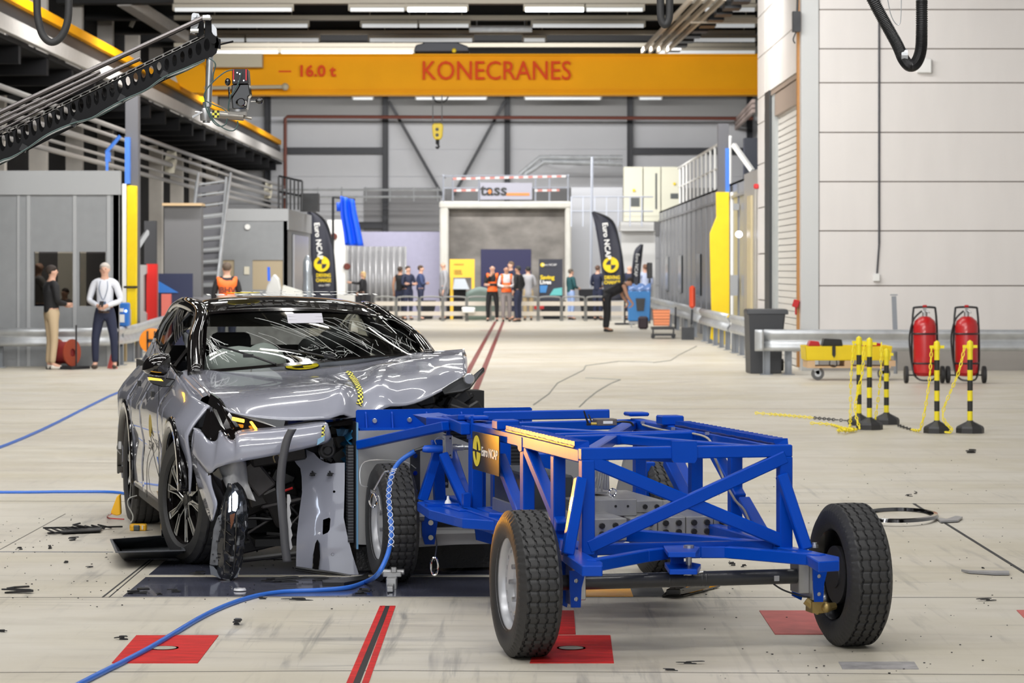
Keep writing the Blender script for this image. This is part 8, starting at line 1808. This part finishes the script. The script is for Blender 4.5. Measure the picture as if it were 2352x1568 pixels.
    lk = ['pelvis', 'waist']+[q+n for n in 'lr' for q in ('hip', 'kn', 'an')]; le = [('pelvis', 'waist')]+[p for n in 'lr' for p in (('pelvis', 'hip'+n), ('hip'+n, 'kn'+n), ('kn'+n, 'an'+n))]
    sub_(lk, le, .017*k, 'trousers', mt(legs))
    for n in 'lr': skinmesh('shoe', {'a': (J['an'+n][0]+P(0, -.03, -.045), .046*k), 'm': (J['an'+n][0]+P(0, .06, -.05), .042*k), 't': (J['toe'+n][0]+P(0, .02, .005), .036*k)}, [('a', 'm'), ('m', 't')], mt(shoes, 'leather'), e)
    hc = J['head'][0]; up_ = (J['crown'][0]-J['head'][0]).normalized(); Mh = Matrix.Rotation(-math.radians(bend), 3, 'X')
    if not bald:
        b = MB(); b.ball(hc+Mh@P(0, -.018, .022), (.090*k, .102*k, .090*k), 14, 8, M=Mh)
        if longhair: b.ball(hc+Mh@P(0, -.05, -.05), (.085*k, .07*k, .12*k), 12, 8)
        # open the face side
        Mi = Mh.inverted(); cut = lambda w: (w.y > .02*k and w.z < .055*k) or (w.z < -.01*k and w.y > -.045*k) or (w.z < -.045*k and not longhair)
        b.v = [v if not cut(Mi@(v-hc)) else hc+(v-hc)*.78 for v in b.v]
        b.build('hair', mt(hair, 'hair'), e, smooth=True)
    b = MB()
    for s in (-1, 1): b.ball(hc+Mh@P(s*.032, .098, .0), (.011*k, .006*k, .007*k), 8, 5)
    b.build('eyes', mat('eye_dark', (.03, .02, .02), .3), e, smooth=True)
    b = MB(); b.ball(hc+Mh@P(0, .098, -.062), (.022*k, .006*k, .005*k), 8, 4); b.build('mouth', mat('lip', (.40, .13, .11), .5), e, smooth=True)
    return e, J, k
NV = (.015, .02, .05); BKc = (.008, .008, .010)
e, J, k = person(118, 848, 1.76, -60, BKc, (.50, .38, .24), 'man in a black sweater and khaki trousers talking with raised hands at the left', 'front', hair=(.03, .02, .015), shoes=(.70, .66, .60), stance=.09)
b = MB(); 
for s in (-1, 1): b.tube(circ(J['head'][0]+Vector((s*.034, .104, .002)), (1, 0, 0), (0, 0, 1), .024, .018, 10)+[J['head'][0]+Vector((s*.034+.024, .104, .002))], .003, 4)
b.build('glasses', BLACK, e)
e, J, k = person(241, 847, 1.80, 178, (.68, .70, .76), (.015, .02, .05), 'man in a white shirt and dark jeans looking down at his phone', 'phone', hair=(.52, .47, .43), shoes=(.06, .04, .03), stance=.16)
b = MB(); b.box((J['wrl'][0]+J['wrr'][0])/2+Vector((.0, .08, .03)), (.075, .015, .13), M=Matrix.Rotation(.8, 3, 'X')); v = (J['wrl'][0]+J['wrr'][0])/2; o = b.build('phone', BLACK, None, bevel=.004); o.parent = None
b2 = e.matrix_basis if False else None
o.matrix_world = Matrix.Translation(e.location)@Matrix.Rotation(e.rotation_euler.z, 4, 'Z'); tag(o, 'small black phone held by the man in the white shirt', 'phone')
b = MB(); b.tube(spline([(-.06, .09, 1.5), (-.07, .16, 1.35), (0, .17, 1.18), (.07, .16, 1.35), (.06, .09, 1.5)], 5), .006, 5); b.box((0, .175, 1.12), (.10, .01, .06)); b.build('lanyard', mat('lanyard_blue', (.08, .13, .22), .6), e)
b = MB(); b.lathe([(.148, .955), (.15, .99)], (0, 0, 0), 'Z', 20, cap=False); b.build('belt', mat('belt_brown', (.05, .025, .015), .5), e)
e, J, k = person(521, 0, 1.82, 10, BKc, NV, 'man in an orange vest lettered BHV seen from behind over the car roof', 'down', hair=(.10, .07, .05), Y=52.0, vest=True)
text('BHV', .16, basis((0, -.185, 1.30), (1, 0, 0), (0, 0, 1)), mat('vest_letter', (.12, .02, .01), .6), parent=e, ext=.004, bold=.004)
person(834, 735, 1.62, 80, BKc, BKc, 'blond visitor in black clothes stretching an arm to the left', 'raise', hair=(.55, .38, .18), Y=90.5, longhair=True)
person(919, 738, 1.78, -20, BKc, NV, 'visitor in a black t-shirt at the left of the group by the sheet wall', 'down', Y=92, sleeves=False, skin=1)
person(937, 738, 1.80, -150, NV, NV, 'visitor in a navy and red jacket between two others of the group', 'cross', Y=91.6)
person(966, 738, 1.82, -90, (.04, .06, .15), NV, 'bearded visitor in a blue sweater with folded arms', 'cross', Y=91.8, hair=(.08, .05, .03))
person(1020, 738, 1.95, 100, (.34, .34, .36), (.2, .2, .22), 'white haired visitor in a light grey suit beside the yellow board', 'down', Y=91.8, bald=True, coat=True)
person(1131, 735, 1.84, 178, BKc, BKc, 'bald man in an orange vest with a hand at his chin', 'chin', bald=True, vest=True, Y=89.3, stance=.14)
person(1163, 736, 1.80, 185, (.62, .60, .60), (.25, .22, .22), 'man in an orange vest over a white shirt beside the bald one', 'front', bald=True, vest=True, Y=89.0, skin=1)
person(1174, 738, 1.95, 120, NV, NV, 'tall brown haired visitor behind the orange vests', 'down', Y=92.2, hair=(.16, .10, .06))
person(1190, 735, 1.80, 60, BKc, NV, 'man in black seen from the side right of the orange vests', 'pocket', Y=88.6, hair=(.03, .03, .03), skin=1)
person(1213, 733, 1.78, 5, (.36, .36, .38), (.42, .32, .18), 'visitor in a light grey coat seen from behind', 'front', Y=91, coat=True, hair=(.02, .02, .02))
person(1311, 722, 1.70, -60, (.01, .07, .08), (.26, .36, .60), 'visitor in a dark green sweater and light blue jeans', 'front', Y=92, hair=(.10, .08, .06))
person(1373, 738, 1.82, -30, NV, NV, 'visitor in a dark puffy jacket left of the right flag', 'front', Y=91.5, hair=(.12, .07, .05))
person(1393, 762, 1.86, -75, BKc, BKc, 'man in black bending forward over the blue waste cart', 'reach', Y=74.5, bend=62, hair=(.03, .02, .02), skin=1, sleeves=False, stance=.10)
person(1446, 738, 1.84, -20, NV, NV, 'visitor in dark clothes half hidden behind the small flag', 'chin', Y=91.2, bald=True)
person(1482, 738, 1.86, 20, (.48, .54, .72), NV, 'visitor in a light blue shirt between the small flag and the loudspeaker', 'front', Y=93.0, hair=(.20, .10, .06))
person(86, 0, 1.85, -60, (.16, .14, .13), NV, 'man standing inside the near left cabin, seen through its window', 'chin', Y=49.6, bald=True, skin=1)
person(150, 0, 1.35, 150, (.10, .08, .07), NV, 'seated person inside the near left cabin, seen through its window', 'front', Y=49.8, skin=1)
